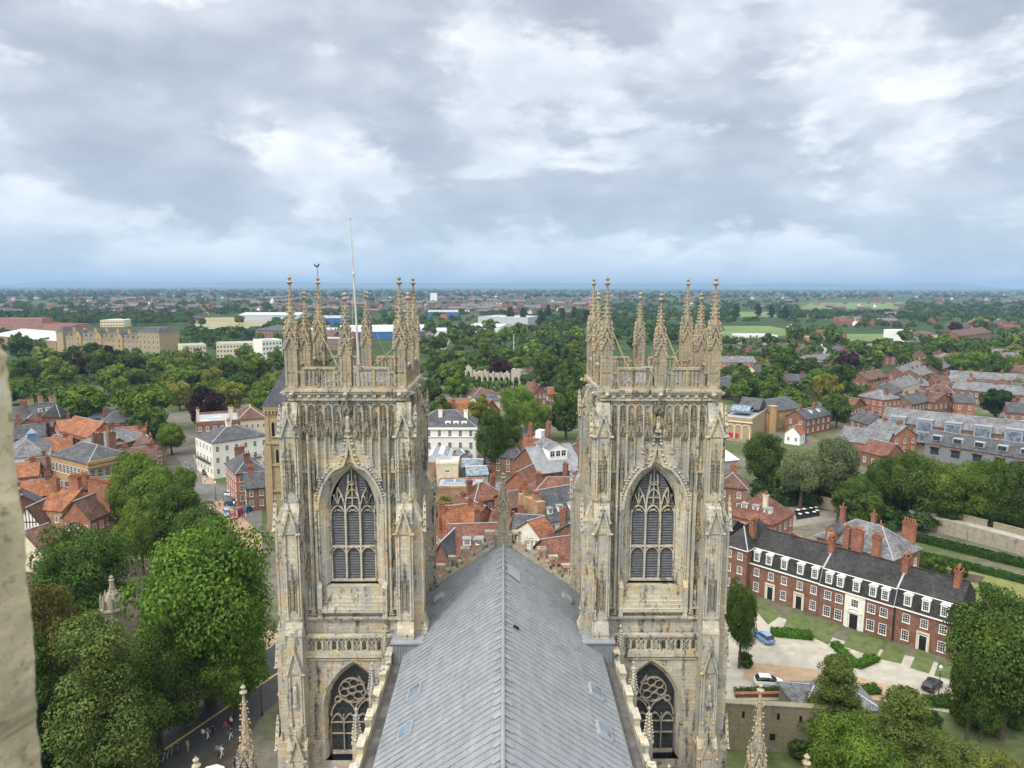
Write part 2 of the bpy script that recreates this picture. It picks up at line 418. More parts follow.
    def figure(s, u, n, z, h):
        y = -(s.N0+n+.16)
        s.lathe((u, y, z), [(.17, 0), (.20, h*.1), (.17, h*.45), (.20, h*.68), (.17, h*.78), (.06, h*.82), (.095, h*.88), (.10, h*.93), (.05, h)], 7)
        s.box(u-.26, u+.26, y-.22, y+.2, z-.22, z, t=-.0)
    def arched_wall(s, u0, u1, z0, z1, n, prof):
        """flat wall with the arched opening 'prof' (list from arch())"""
        w = s.W; zb = prof[0][1]; a = prof[0][0]; b = prof[-1][0]
        if zb > z0+1e-4: s.F([w(u0, n, z0), w(u1, n, z0), w(u1, n, zb), w(u0, n, zb)])
        s.F([w(u0, n, zb), w(a, n, zb), w(a, n, z1), w(u0, n, z1)]); s.F([w(b, n, zb), w(u1, n, zb), w(u1, n, z1), w(b, n, z1)])
        for (p, q), (p2, q2) in zip(prof[1:-1], prof[2:-1]):
            s.F([w(p, n, q), w(p2, n, q2), w(p2, n, z1), w(p, n, z1)])
    def reveal(s, pa, na, pb, nb):
        w = s.W
        for i in range(len(pa)-1):
            s.F([w(pa[i][0], na, pa[i][1]), w(pb[i][0], nb, pb[i][1]), w(pb[i+1][0], nb, pb[i+1][1]), w(pa[i+1][0], na, pa[i+1][1])])
    def mould(s, prof, n, w, d):
        pts = [s.W(u, n, z) for u, z in prof]; s.poly(pts, w, d, up=(0, 1, 0))

def buttress(f, u0, u1, low, seed):
    rnd = random.Random(seed); uc = (u0+u1)/2; wd = u1-u0
    # lower stages
    f.fbox(u0-.25, u1+.25, -.6, 2.5, 0, 16.0); f.wedge(u0-.25, u1+.25, 2.0, 2.5, 16.0, 17.0)
    f.fbox(u0-.06, u1+.06, -.6, 2.15, 16.0, 27.6); f.wedge(u0-.06, u1+.06, 1.8, 2.15, 27.6, 28.6)
    f.fbox(u0, u1, -.6, 1.8, 27.6, 38.4); f.wedge(u0, u1, 1.05, 1.8, 38.4, 39.9)
    f.fbox(u0+.04, u1-.04, -.6, 1.05, 38.4, 47.4); f.wedge(u0+.04, u1-.04, .3, 1.05, 47.4, 49.3)
    for z, n in ((16.0, 2.55), (27.5, 2.2), (38.3, 1.86), (47.3, 1.12)):
        f.fbox(u0-.1, u1+.1, n-.4, n, z-.16, z+.04)
    # niches with gables and pinnacles on the outer face
    for zb, zt, n in ((8.0, 15.0, 2.5), (18.4, 23.6, 2.15), (28.9, 37.2, 1.8), (40.2, 46.2, 1.05)):
        for sg in (-1, 1):
            f.shaft(uc+sg*wd*.36, n, zb, zt, .17)
            f.fbox(uc+sg*wd*.5-.07, uc+sg*wd*.5+.07, n-.1, n+.08, zb, zt+.3)
        f.gablet(uc, n+.05, zt, wd*.98, 2.1 if zt > 40 else 2.5, .3)
        f.fbox(uc-wd*.36, uc+wd*.36, n-.02, n+.05, zt, zt+.15)
        if zb > 28: f.minipin(uc, n, zb+1.2, .22, 4.2); f.minipin(uc-.3, n, zb+1.0, .13, 2.8); f.minipin(uc+.3, n, zb+1.0, .13, 2.8)
        if 16 < zb < 20: f.figure(uc, n+.02, zb+2.2, 2.3)
        for sg in (-1, 1): f.knob(f.W(uc+sg*wd*.58, n+.25, zt+.05), .2, .17)

def tower_body():
    f = Face()
    for q in range(4):
        f.M = Matrix.Rotation(q*math.pi/2, 4, 'Z')
        # ---- lower stage with the big traceried window
        lo = [arch(3.05, 18.9, 24.0, 13.6), arch(2.72, 18.9, 23.5, 13.9), arch(2.42, 18.9, 23.0, 14.2)]
        f.arched_wall(-5.6, 5.6, 0, 24.6, .6, lo[0]); f.reveal(lo[0], .6, lo[1], .2); f.reveal(lo[1], .2, lo[1], .0); f.reveal(lo[1], 0, lo[2], -.5)
        f.mould(arch(3.16, 18.9, 24.2, 18.5)[1:-1], .66, .16, .2)
        f.fbox(-4.45, 4.45, .3, .95, 24.55, 24.95); f.fbox(-4.45, 4.45, .3, .8, 24.2, 24.4)
        # ---- wall passage and belfry stage
        bel = [arch(2.95, 39.0, 43.6, 31.2), arch(2.62, 39.0, 43.3, 31.3), arch(2.55, 39.0, 43.2, 31.4), arch(2.12, 39.0, 42.75, 31.6)]
        f.arched_wall(-5.0, 5.0, 24.6, 49.7, 0, bel[0]); f.reveal(bel[0], 0, bel[1], -.3); f.reveal(bel[1], -.3, bel[2], -.32); f.reveal(bel[2], -.32, bel[3], -.85)
        for i in range(7):                                     # weathered steps below the belfry window
            z = 28.95+i*.33; f.fbox(-2.9, 2.9, -.9, .62-i*.14, z, z+.345)
        for sg in (-1, 1): f.fbox(sg*3.1-.22, sg*3.1+.22, -.1, .55, 28.3, 31.4); f.wedge(sg*3.1-.22, sg*3.1+.22, .05, .55, 31.4, 32.0)
        f.fbox(-4.5, 4.5, -.1, .42, 28.15, 28.42)
        for i in range(26): f.knob(f.W(-2.6+i*.21, .45, 28.35+.05*math.sin(i*2.7)), .13, .11)
        # ---- ogee hood with crockets rising to a finial and figure
        hood = arch(3.08, 39.0, 44.0, 39.0, 10)[1:-1]; k = len(hood)//2
        left = hood[:k-2]+[(-.62, 43.25+.05), (-.30, 44.1), (-.10, 45.2), (0, 45.9)]
        for sg in (-1, 1):
            pts = [f.W(sg*u, .14, z) for u, z in left]; f.poly(pts, .26, .26+sg*.011, up=(0, 1, 0))
            pts = [f.W(sg*(u-.28 if i < k-2 else u-.12), .05, z+.10) for i, (u, z) in enumerate(left)]; f.poly(pts, .14, .2+sg*.011, up=(0, 1, 0))
            for i in range(2, len(left)):
                u, z = left[i]; f.knob(f.W(sg*(u-.26), .2, z+.16), .19, .2)
                if i: u2, z2 = left[i-1]; f.knob(f.W(sg*((u+u2)/2-.25), .2, (z+z2)/2+.14), .15, .17)
        f.knob(f.W(0, .2, 46.0), .28, .2); f.knob(f.W(0, .2, 46.3), .17, .25)
        f.figure(0, .12, 46.75, 1.55); f.canopy(0, .1, 48.35, .8, 1.2)
        # ---- blind panelling: shafts, trefoil heads and canopies
        us = [.62, 1.38, 2.14, 2.9, 3.72, 4.42]
        z0s = [46.0, 44.5, 43.2, 41.8, 28.6, 28.6]
        for sg in (-1, 1):
            for u, z0, w in zip(us, z0s, (.17, .2, .17, .24, .3, .26)): f.shaft(sg*u, 0, z0, 49.1, w); f.shaft(sg*u, w*.6, z0+.3, 49.1, w*.8); f.shaft(sg*u, w*1.3, z0+.5, 49.1, w*.45)
            for a, b, z0 in zip(us, us[1:], (45.4, 44.0, 43.0, 41.0, 46.0)):
                c = sg*(a+b)/2; hw = (b-a)/2
                pr = [(c+u, z) for u, z in arch(hw*.92, 48.55, 49.15, 48.5, 4)[1:-1]]
                f.mould(pr, .1, .12, .22); f.fbox(c-hw, c+hw, -.02, .12, 49.22, 49.5)
                f.canopy(c, .04, 45.95+.4*(us.index(a) % 2), hw*1.45, 2.35)
                f.shaft(c, -.03, max(z0, 41.5) if a < 3 else 42.2, 46.0, .09)
            c0 = sg*.31
            f.canopy(c0*1.05, .02, 46.9, .42, 1.6)
            # tall niche strip beside the window
            c = sg*4.07; hw = .35
            for z in (42.6, 38.3, 34.4, 31.0): f.fbox(c-hw, c+hw, -.05, .16, z-.12, z+.12)
            for z, h in ((36.2, 2.4), (32.2, 2.5)): f.canopy(c, .05, z, hw*1.9, h)
            f.figure(c, .06, 42.9, 1.35); f.figure(c, .06, 33.6, .01+1.3) if False else None
            f.figure(c, .06, 29.4, 2.0); f.canopy(c, .05, 40.2, hw*1.8, 1.6)
            f.shaft(sg*3.3, .02, 29.0, 41.0, .22); f.shaft(sg*3.05, -.02, 31.2, 39.0, .14)
            f.minipin(sg*3.3, .1, 41.0, .24, 3.4)
        # ---- buttresses
        buttress(f, 4.5, 5.95, True, q); buttress(f, -5.95, -4.5, True, q+9)
        # ---- cornice
        f.fbox(-5.3, 5.3, -.3, .42, 49.48, 49.72); f.fbox(-5.52, 5.52, -.3, .56, 50.08, 50.24); f.fbox(-5.66, 5.66, -.3, .68, 50.3, 50.56)
        f.fbox(-5.24, 5.24, -.3, .3, 49.7, 50.1); f.fbox(-5.42, 5.42, -.3, .5, 50.22, 50.32)
        for i in range(13):
            u = -5.1+i*.85; f.fbox(u-.16, u+.16, .25, .52, 49.78, 50.02); f.knob(f.W(u+.4, .34, 49.88), .14, .12)
        for u in (-4.9, 0, 4.9): f.fbox(u-.16, u+.16, .4, 1.05, 49.95, 50.28); f.knob(f.W(u, 1.05, 50.12), .22, .2)
    return f
TB = tower_body().mesh('bell_tower', [S1, M['stone_soot']])

def balustrade_mesh():
    f = Face(); N0 = 5.0
    for q in range(4):
        f.M = Matrix.Rotation(q*math.pi/2, 4, 'Z')
        f.fbox(-5.0, 5.0, .04, .38, 50.56, 50.8)
        for i in range(25):
            u = -4.5+i*.375
            if abs(u) < .7: continue
            tall = 1.8 if 1.0 < abs(u) < 4.0 else 1.45
            f.fbox(u-.075, u+.075, .10, .32, 50.8, 50.7+tall)
            f.gablet(u+.195, .40, 50.5+tall-.55, .3, .3, .1) if False else None
            f.mould([(u+.195+a, z) for a, z in arch(.13, 50.15+tall, 50.45+tall, 50.1+tall, 3)[1:-1]], .21, .08, .16)
        for sg in (-1, 1):
            f.fbox(*sorted((sg*.75, sg*1.25)), .02, .40, 51.98, 52.18); f.fbox(*sorted((sg*1.05, sg*3.95)), .0, .42, 52.36, 52.56)
            f.fbox(*sorted((sg*3.75, sg*4.55)), .02, .40, 51.98, 52.18)
            for u in (1.1, 2.5, 3.9): f.fbox(sg*u-.13, sg*u+.13, .02, .40, 50.7, 52.56 if u != 2.5 else 52.37)
    return f
BAL = balustrade_mesh().mesh('balustrade', [M['stone_pin'], M['stone_soot']])

def pinnacle_mesh(H, w, seed):
    b = MB(); rnd = random.Random(seed); h1 = H*.37; h2 = H*.60
    b.box(-w, w, -w, w, 0, .4, t=.06); b.box(-w*.86, w*.86, -w*.86, w*.86, .4, h1)
    for sx in (-1, 1):
        for sy in (-1, 1): b.box(sx*w*.84-.10, sx*w*.84+.10, sy*w*.84-.10, sy*w*.84+.10, .3, h1+.1)
    for a in range(4):
        b.M = Matrix.Rotation(a*math.pi/2, 4, 'Z')
        b.box(-.05, .05, -w*.95, -w*.8, .4, h1); b.box(-w*.9, w*.9, -w*.98, -w*.8, h1*.42, h1*.42+.16)
        # gables over each face, twice, the upper ones smaller
        for (z, ww, hh, yy) in ((h1-.1, w*2.0, 1.25, w*1.02), (h1+1.05, w*1.5, 1.1, w*.80)):
            for sg in (-1, 1):
                b.bar((sg*ww/2, -yy, z), (0, -yy, z+hh), .16, .2+sg*.01, up=(0, 1, 0))
                for k in (.1, .38, .66, .9): b.knob((sg*(ww/2*(1-k)+.05), -yy-.05, z+hh*k+.08), .105, .14)
                b.knob((sg*ww*.5, -yy-.08, z), .12, .13)
            b.F([(-ww/2, -yy+.06, z), (ww/2, -yy+.06, z), (0, -yy+.06, z+hh)])
            b.knob((0, -yy, z+hh+.14), .15, .24)
        # corner shafts with spirelets
        b.box(w*.62, w*.98, -w*.98, -w*.62, h1, h1+1.3); b.box(w*.62, w*.98, -w*.98, -w*.62, h1+1.3, h1+2.2, t=w*.15)
        for k in (.4, .9, 1.3, 1.7): b.knob((w*.92, -w*.92, h1+k), .13, .16)
        b.knob((w*.8, -w*.8, h1+2.25), .10, .17)
    b.M = None
    b.box(-w*.62, w*.62, -w*.62, w*.62, h1, h2, t=.05); b.lathe((0, 0, 0), [(w*.74, h2-.5), (w*.60, h2), (w*.16, H-.9), (.10, H-.55)], 8, rot=math.pi/8)
    for i in range(8):
        k = i/8.0; z = h2+.1+(H-1.2-h2)*k; r = w*.62*(1-k)+.14*k+.07
        for a in range(4):
            an = a*math.pi/2+(math.pi/4 if i % 2 else 0); q = r*(1 if i % 2 == 0 else 1.08)
            b.knob((q*math.cos(an), q*math.sin(an), z), .12-.03*k, .15-.04*k)
    b.lathe((0, 0, 0), [(.10, H-.85), (.26, H-.72), (.29, H-.62), (.11, H-.5), (.10, H-.4), (.19, H-.3), (.20, H-.22), (.07, H-.1), (.03, H)], 8)
    return b
PIN_TALL = pinnacle_mesh(10.35, .55, 1).mesh('pinnacle', [M['stone_pin']]); PIN_MID = pinnacle_mesh(8.9, .48, 2).mesh('pinnacle', [M['stone_pin']])

def belfry_window():
    t = MB(); Y = 4.18
    def pt(u, z, d=0): return (u, -(Y+d), z)
    def mb(pts, w=.15, d=.26): t.poly([pt(u, z) for u, z in pts], w, d, up=(0, 1, 0))
    for u in (-.70, .70): mb([(u, 31.6), (u, 39.2)], .17, .34)
    mb([(-2.1, 31.6), (-2.1, 39.0)], .12); mb([(2.1, 31.6), (2.1, 39.0)], .12)
    def head(c, hw, zs, za, w=.11): mb([(c+u, z) for u, z in arch(hw, zs, za, zs, 5)[1:-1]], w, .24)
    for c in (-1.41, 0, 1.41):
        head(c, .66, 38.2, 39.15); mb([(c-.66, 35.05), (c+.66, 35.05)], .14, .3); head(c, .62, 34.35, 34.98, .09)
        mb([(c-.35, 38.5), (c-.15, 38.75), (c, 38.62), (c+.15, 38.75), (c+.35, 38.5)], .07, .16)
    # supermullions and intersecting curved bars of the head
    for sg in (-1, 1):
        mb([(sg*.70, 39.0), (sg*.62, 39.8), (sg*.42, 40.8), (sg*.36, 41.6), (sg*.3, 42.2)], .13)
        mb([(sg*.70, 39.0), (sg*.98, 40.1), (sg*1.38, 40.9)], .12); mb([(sg*1.41, 39.2), (sg*1.2, 39.9), (sg*1.0, 40.2)], .09)
        mb([(sg*1.41, 39.2), (sg*1.62, 39.8), (sg*1.8, 40.2)], .09); mb([(sg*1.41, 39.15), (sg*1.42, 40.7)], .08)
    head(0, .42, 40.2, 40.75, .09); head(-.2, .2, 41.1, 41.5, .07); head(.2, .2, 41.1, 41.5, .07)
    mb([(0, 39.2), (0, 41.1)], .09); mb([(-.45, 41.2), (.45, 41.2)], .08); mb([(0, 41.5), (0, 42.7)], .09); mb([(-.62, 39.9), (.62, 39.9)], .07)
    mb([(-2.1, 31.68), (2.1, 31.68)], .16, .4)
    l = MB(); l.k = 0
    z = 31.7
    while z < 42.5:
        hw = 2.1 if z < 39 else 2.1*max(0, 1-((z-39)/3.75))**.62
        if hw > .15: l.F([(-hw, -(Y-.12), z), (hw, -(Y-.12), z), (hw, -(Y-.42), z+.30), (-hw, -(Y-.42), z+.30)]); l.box(-hw, hw, -(Y-.11), -(Y-.16), z-.03, z+.03)
        z += .26
    l.F([(-2.12, -(Y-.5), 31.4), (2.12, -(Y-.5), 31.4), (2.12, -(Y-.5), 43), (-2.12, -(Y-.5), 43)], 1)
    return t.mesh('belfry_tracery', [S1]), l.mesh('louvre_boards', [M['louvre'], M['dark']])
BTR, LOUV = belfry_window()
def lower_window(mirror):
    t = MB(); Y = 5.15; sx = -1 if mirror else 1
    def mb(pts, w=.13, d=.22): t.poly([(sx*u, -Y, z) for u, z in pts], w, d, up=(0, 1, 0))
    def head(c, hw, zs, za, w=.10): mb([(c+u, z) for u, z in arch(hw, zs, za, zs, 5)[1:-1]], w)
    for u in (-1.25, 0, 1.25): mb([(u, 14.2), (u, 18.2 if u else 19.2)], .12)
    for u in (-.62-1.25+.62, ): pass
    for c in (-1.85, -.62, .62, 1.85): head(c, .58, 17.3, 18.3)
    head(-1.23, 1.2, 18.1, 19.9, .13); head(1.23, 1.2, 18.1, 19.9, .13)
    def ring(c, z, r, w=.12): mb([(c+r*math.cos(a*math.pi/8), z+r*math.sin(a*math.pi/8)) for a in range(17)], w)
    ring(-.35, 20.75, 1.28, .09); ring(-.35, 20.75, .34, .055)
    for a in range(6):
        an = a*math.pi/3+.3; ring(-.35+.8*math.cos(an), 20.75+.8*math.sin(an), .40, .045)
    ring(1.25, 20.1, .42, .09); ring(-1.75, 19.8, .3, .08); mb([(0, 19.2), (.8, 20.0), (1.3, 21.3)], .12); mb([(.9, 21.4), (.3, 22.2)], .09)
    mb([(-2.42, 14.25), (2.42, 14.25)], .2, .5); mb([(-2.42, 16.2), (2.42, 16.2)], .05); mb([(-2.42, 17.4), (2.42, 17.4)], .05)
    g = MB(); g.F([(-2.45, -(Y-.15), 13), (2.45, -(Y-.15), 13), (2.45, -(Y-.15), 23.2), (-2.45, -(Y-.15), 23.2)])
    return t.mesh('window_tracery', [M['stone_grey']]), g.mesh('window_glass', [M['leaded']])
LTR, LGL = lower_window(False); LTR2, _ = lower_window(True)
def gallery_mesh():
    """pierced parapet with quatrefoils and small arches above the lower window"""
    f = Face()
    for q in range(4):
        f.M = Matrix.Rotation(q*math.pi/2, 4, 'Z')
        f.fbox(-4.42, 4.42, .52, .92, 24.95, 25.2); f.fbox(-4.42, 4.42, .48, .96, 26.55, 26.8)
        for i in range(13):
            u = -4.32+i*.72; f.fbox(u-.06, u+.06, .6, .84, 25.2, 26.55)
            if i == 12: break
            c = u+.36
            if i % 2: f.mould([(c+a, z) for a, z in arch(.26, 25.95, 26.4, 25.2, 3)], .72, .1, .2)
            else:
                for dx, dz in ((.15, 0), (-.15, 0), (0, .17), (0, -.17)):
                    f.mould([(c+dx+.15*math.cos(k*math.pi/3), 25.62+dz+.15*math.sin(k*math.pi/3)) for k in range(7)], .72, .07, .16)
                f.mould([(c-.3, 26.5), (c, 25.95), (c+.3, 26.5)], .72, .1, .18)
    return f
GAL = gallery_mesh().mesh('gallery_parapet', [S1, M['stone_soot']])
def tower_roof():
    b = MB()
    for i in range(4):
        b.M = Matrix.Rotation(i*math.pi/2, 4, 'Z'); b.col = .3+.2*(i % 2)
        b.F([(-5.0, -5.0, 50.75), (5.0, -5.0, 50.75), (.6, -.6, 51.9), (-.6, -.6, 51.9)])
        for k in range(-4, 5): b.bar((k*1.1, -5.0, 50.78), (k*.14, -.6, 51.93), .09, .07)
    b.M = None; b.box(-.62, .62, -.62, .62, 51.7, 52.0)
    return b
TR = tower_roof().mesh('tower_roof', [M['lead']])
TY, TX = 70.0, 14.4
towers = []
for sx in (-1, 1):
    tw = put('bell_tower', TB, church, (sx*TX, TY, 0)); towers.append(tw)
    tw['label'] = ('west tower carrying a flagpole and a cockerel weather vane' if sx < 0 else 'west tower with pale stay poles propped between its pinnacles')
    put('balustrade', BAL, tw); put('tower_roof', TR, tw); put('gallery_parapet', GAL, tw)
    for q in range(4):
        put('belfry_tracery', BTR, tw, (0, 0, 0), q*math.pi/2); put('louvre_boards', LOUV, tw, (0, 0, 0), q*math.pi/2)
        put('window_tracery', LTR if sx < 0 else LTR2, tw, (0, 0, 0), q*math.pi/2); put('window_glass', LGL, tw, (0, 0, 0), q*math.pi/2)
    for ax in (-1, 0, 1):
        for ay in (-1, 0, 1):
            if ax == 0 and ay == 0: continue
            c = ax and ay
            put('pinnacle', PIN_TALL if c else PIN_MID, tw, (ax*(4.95 if c else 5.05), ay*(4.95 if c else 5.05), 50.52), (ax+2*ay)*math.pi/2)
# stay poles between pinnacles
def stay(tw, p, q, r=.045, m='timber'):
    b = MB(); b.tube([p, q], [r, r], 6); b.build('stay_pole', M[m], tw)
tR, tL = towers[1], towers[0]
stay(tR, (-4.2, -4.9, 55.3), (-2.4, 1.5, 51.5)); stay(tR, (-3.3, 4.8, 56.2), (-2.0, -1.0, 51.6)); stay(tR, (4.8, -5.0, 56.4), (-.8, -4.4, 52.0), .055)
stay(tR, (2.0, 4.4, 56.6), (3.0, -1.5, 51.6)); stay(tR, (3.2, -4.2, 54.8), (3.2, -4.2, 50.9), .09)
stay(tR, (-4.6, 4.6, 60.2), (-4.6, 4.6, 55.0), .035, 'steel')
stay(tL, (-4.6, 4.4, 54.8), (-1.4, -1.6, 51.8)); stay(tL, (5.0, 3.6, 55.2), (1.2, .5, 51.8)); stay(tL, (4.4, -3.6, 54.4), (1.4, 2.0, 51.8))
# cockerel weather vane on the far outer pinnacle of the south tower
b = MB(); vx, vy, vz = -4.95, 4.95, 60.85
b.tube([(vx, vy, vz-.2), (vx, vy, vz+1.1)], [.035, .025], 6)
vane = [(-.75, .25), (-.55, .62), (-.42, .30), (-.1, .18), (.12, .22), (.22, .52), (.42, .66), (.46, .50), (.62, .44), (.42, .36), (.34, .0), (.08, -.2), (-.2, -.2), (-.45, .02)]
fr = [(vx+u*.46, vy-.03+.12*u, vz+1.05+z*.46) for u, z in vane]; bk = [(x, y+.06, z) for x, y, z in fr]
b.F(fr); b.F(list(reversed(bk)))
for i in range(len(fr)): b.F([fr[i], bk[i], bk[(i+1) % len(fr)], fr[(i+1) % len(fr)]])
b.build('weather_vane', M['iron'], tL)
# flagpole
fp = thing('flagpole', 'tall slender pale flagpole standing on the roof of the south west tower', 'flagpole', (-TX+.05, TY+.2, 52.0))
b = MB(); b.tube([(0, 0, 0), (-.15, 0, 5), (-.3, 0, 10), (-.45, 0, 14.3)], [.12, .10, .07, .04], 10); b.build('pole', M['steel'], fp)
b = MB(); b.lathe((-.45, 0, 14.25), [(.05, 0), (.12, .06), (.12, .14), (.03, .2)], 8); b.build('finial', M['steel'], fp)
b = MB(); b.lathe((-.275, 0, 8.9), [(.13, 0), (.17, .05), (.17, .25), (.12, .3)], 8); b.build('collar', M['steel'], fp)
b = MB()
for a in range(3):
    an = a*2.1+.5; b.tube([(-.28, 0, 9.0), (3.4*math.cos(an), 3.4*math.sin(an), -.6)], [.012, .012], 4)
b.build('guy_wire', M['steel'], fp)
b = MB(); b.lathe((0, 0, -.05), [(.24, 0), (.24, .22), (.18, .3)], 8); b.build('base_socket', M['timber'], fp)

# ---- nave roof
RZ, EZ, EX, GY, NY = 32.0, 25.75, 9.3, 75.0, 8.0
rnd = random.Random(3)
b = MB(); sl = Vector((EX, 0, EZ-RZ)); L = sl.length; nrm = Vector((RZ-EZ, 0, EX)).normalized()
pitch = .74; ys = np.arange(NY, GY, pitch)
for sx in (-1, 1):
    for j, y in enumerate(ys):
        cuts = sorted([0, L]+[L*(k+.3*rnd.random()+.12*(j % 3))/4.4 for k in (1, 2, 3)])
        for a, c in zip(cuts, cuts[1:]):
            b.col = min(1, max(0, rnd.gauss(.54, .075))); lift = .005+.004*rnd.random()
            def at(t, yy, h): p = Vector((0, 0, RZ))+sl*(t/L)+nrm*h; return (sx*p.x, yy, p.z)
            y1 = min(y+pitch, GY)
            q = [at(a, y, .0), at(a, y1, .0), at(c, y1, lift+.02), at(c, y, lift+.02)]
            b.F(q if sx > 0 else list(reversed(q)))
            q = [at(c, y, lift+.02), at(c, y1, lift+.02), at(c, y1, -.01), at(c, y, -.01)]
            b.F(q if sx > 0 else list(reversed(q)))
        b.col = .3+.3*rnd.random()
        p0 = Vector(at(.1, y, .035)); p1 = Vector(at(L, y, .055)); b.bar(p0, p1, .075, .075)
b.col = .45
b.tube([(0, y, RZ+.06+.01*math.sin(y*3)) for y in np.arange(NY, GY+.1, 1.5)], [.15]*len(np.arange(NY, GY+.1, 1.5)), 8)
for y in np.arange(NY, GY, 1.48):
    for sx in (-1, 1):
        b.col = .5+.4*rnd.random(); p = Vector((sx*.02, y, RZ)); q = Vector((sx*.62, y, RZ-.42)); b.bar(p+Vector((0, 0, .07)), q+Vector((0, 0, .075)), .42, .03)
roof = b.build('nave_roof', M['lead'], church)
def on_roof(x, y, h=0.0):
    z = RZ-(RZ-EZ)*abs(x)/EX; return Vector((x, y, z))+Vector((nrm.x*(1 if x > 0 else -1), 0, nrm.z))*h
def hatch(name, x, y, w, d, h, m, mt, tilt=.25):
    """flat box on the slope: w along the slope, d along the ridge"""
    s = 1 if x > 0 else -1; dn = Vector((s*EX, 0, EZ-RZ)).normalized(); n = Vector((nrm.x*s, 0, nrm.z)); yv = Vector((0, 1, 0)); c = on_roof(x, y)
    b = MB(); b.col = .8
    a = [c+dn*i*w/2+yv*j*d/2-n*.03 for i, j in ((-1, -1), (1, -1), (1, 1), (-1, 1))]
    if s > 0: pass
    else: a = list(reversed(a))
    t = [p+n*(h+.03) for p in a]; b.frustum(a, t)
    ce = sum(t, Vector())/4; b.k = 1; u = [ce+(p-ce)*.86+n*.015 for p in t]; b.F(u)
    return b.build(name, [M[m], M[mt]], roof)
for x, y in ((-7.05, 53.6), (-7.1, 48.5), (7.5, 54.0), (7.45, 48.8)): hatch('roof_light', x, y, 1.2, 1.6, .3, 'metal_grey', 'glass_sky')
for x, y in ((-6.6, 70.4), (6.6, 70.4)): hatch('roof_light', x, y, 1.1, 1.4, .3, 'lead', 'metal_grey')
hatch('roof_vent', 1.05, 56.6, .5, .22, .2, 'iron', 'iron'); 
b = MB(); b.col = 1.0; b.F([on_roof(.35, 67.0, .12), on_roof(1.65, 66.6, .12), on_roof(1.65, 69.3, .12), on_roof(.35, 69.3, .12)]); b.build('lead_patch', M['lead'], roof)
# dormer boxes over the eaves where roof and towers meet
for sx in (-1, 1):
    b = MB(); x0, x1 = sorted((sx*7.0, sx*10.4)); b.col = .55
    b.box(x0+.08, x1-.08, 62.4, 64.8, 24.8, 26.85)
    for i in range(12): xx = x0+.2+i*(x1-x0-.4)/11; b.box(xx-.035, xx+.035, 62.33, 62.41, 25.0, 26.85)
    b.col = .95; b.box(x0-.1, x1+.1, 62.2, 64.9, 26.85, 27.0); 
    b.build('access_dormer', M['lead'], church)
# ---- clerestory walls, gutters and parapets
for sx in (-1, 1):
    b = MB(); xa, xb = sorted((sx*8.75, sx*10.9)); b.box(xa, xb, NY, 64.0, 0, 24.7); b.box(sx*9.15-.05, sx*9.15+.05, NY, 64.0, 24.7, 25.7)
    b.build('clerestory_wall', S1, church)
    b = MB(); xa, xb = sorted((sx*9.1, sx*10.4)); b.box(xa, xb, NY, 64.1, 24.71, 24.85); b.build('gutter', M['gutter'], church)
    b = MB(); xa, xb = sorted((sx*10.4, sx*10.85)); b.box(xa, xb, NY, 64.2, 24.72, 25.45)
    for y in np.arange(9.0, 63.8, 3.3): b.box(xa-.02, xb+.02, y, y+1.35, 25.45, 26.0); b.box(xa-.08, xb+.08, y-.08, y+1.43, 26.0, 26.14)
    b.build('nave_parapet', S1, church)
    for y in np.arange(10.5, 64.0, 6.6):
        b = MB(); w = .30; x = sx*11.15
        b.box(x-w, x+w, y-w, y+w, 18, 25.6); b.box(x-w*1.2, x+w*1.2, y-w*1.2, y+w*1.2, 25.4, 25.6); b.box(x-w*.8, x+w*.8, y-w*.8, y+w*.8, 25.6, 28.0, t=w*.7)
        for k in range(8):
            r = w*(.95-.1*k)+.06
            for a in range(4): b.knob((x+r*math.cos(a*math.pi/2), y+r*math.sin(a*math.pi/2), 25.8+k*.26), .11, .13)
        b.knob((x, y, 28.1), .14, .2); b.build('parapet_pinnacle', S1, church)
    # aisle roof, wall, and outer buttress pinnacles with flying buttress
    b = MB(); b.col = .3
    q = [(sx*10.9, NY, 13.4), (sx*10.9, 64.3, 13.4), (sx*18.2, 64.3, 11.4), (sx*18.2, NY, 11.4)]; b.F(q if sx < 0 else list(reversed(q)))
    b.build('aisle_roof', M['lead'], church)
    b = MB(); xa, xb = sorted((sx*18.2, sx*19.2)); b.box(xa, xb, NY, 64.3, 0, 12.6); b.box(xa-.1, xb+.1, NY, 64.2, 12.3, 12.5); b.build('aisle_wall', S1, church)
    for y in (49.6, 41.4, 33.4, 25.4):
        b = MB(); x = sx*19.4; w = .62
        b.box(x-w*1.5, x+w*1.5, y-w*1.5, y+w*1.5, 0, 15.0); b.box(x-w*1.2, x+w*1.2, y-w*1.2, y+w*1.2, 15, 19.0, t=.15)
        b.M = Matrix.Translation((x, y, 18.8)); p2 = pinnacle_mesh(11.7, .55, 4); b.v += [b.M @ v for v in p2.v]; o = len(b.v)-len(p2.v)
        b.f += [[i+o for i in f] for f in p2.f]; b.m += p2.m; b.c += p2.c; b.M = None
        b.build('buttress_pinnacle', M['stone_pin'], church)
        b = MB(); b.bar((sx*19.0, y, 16.5), (sx*10.9, y, 21.0), .55, .8); b.bar((sx*19.0, y, 17.1), (sx*10.9, y, 21.6), .75, .16)
        b.build('flying_buttress', S1, church)
    # west bay between tower and gable
    b = MB(); xa, xb = sorted((sx*8.2, sx*9.6)); b.box(xa, xb, 64.2, 77.5, 0, 26.0); b.build('nave_wall', S1, church)
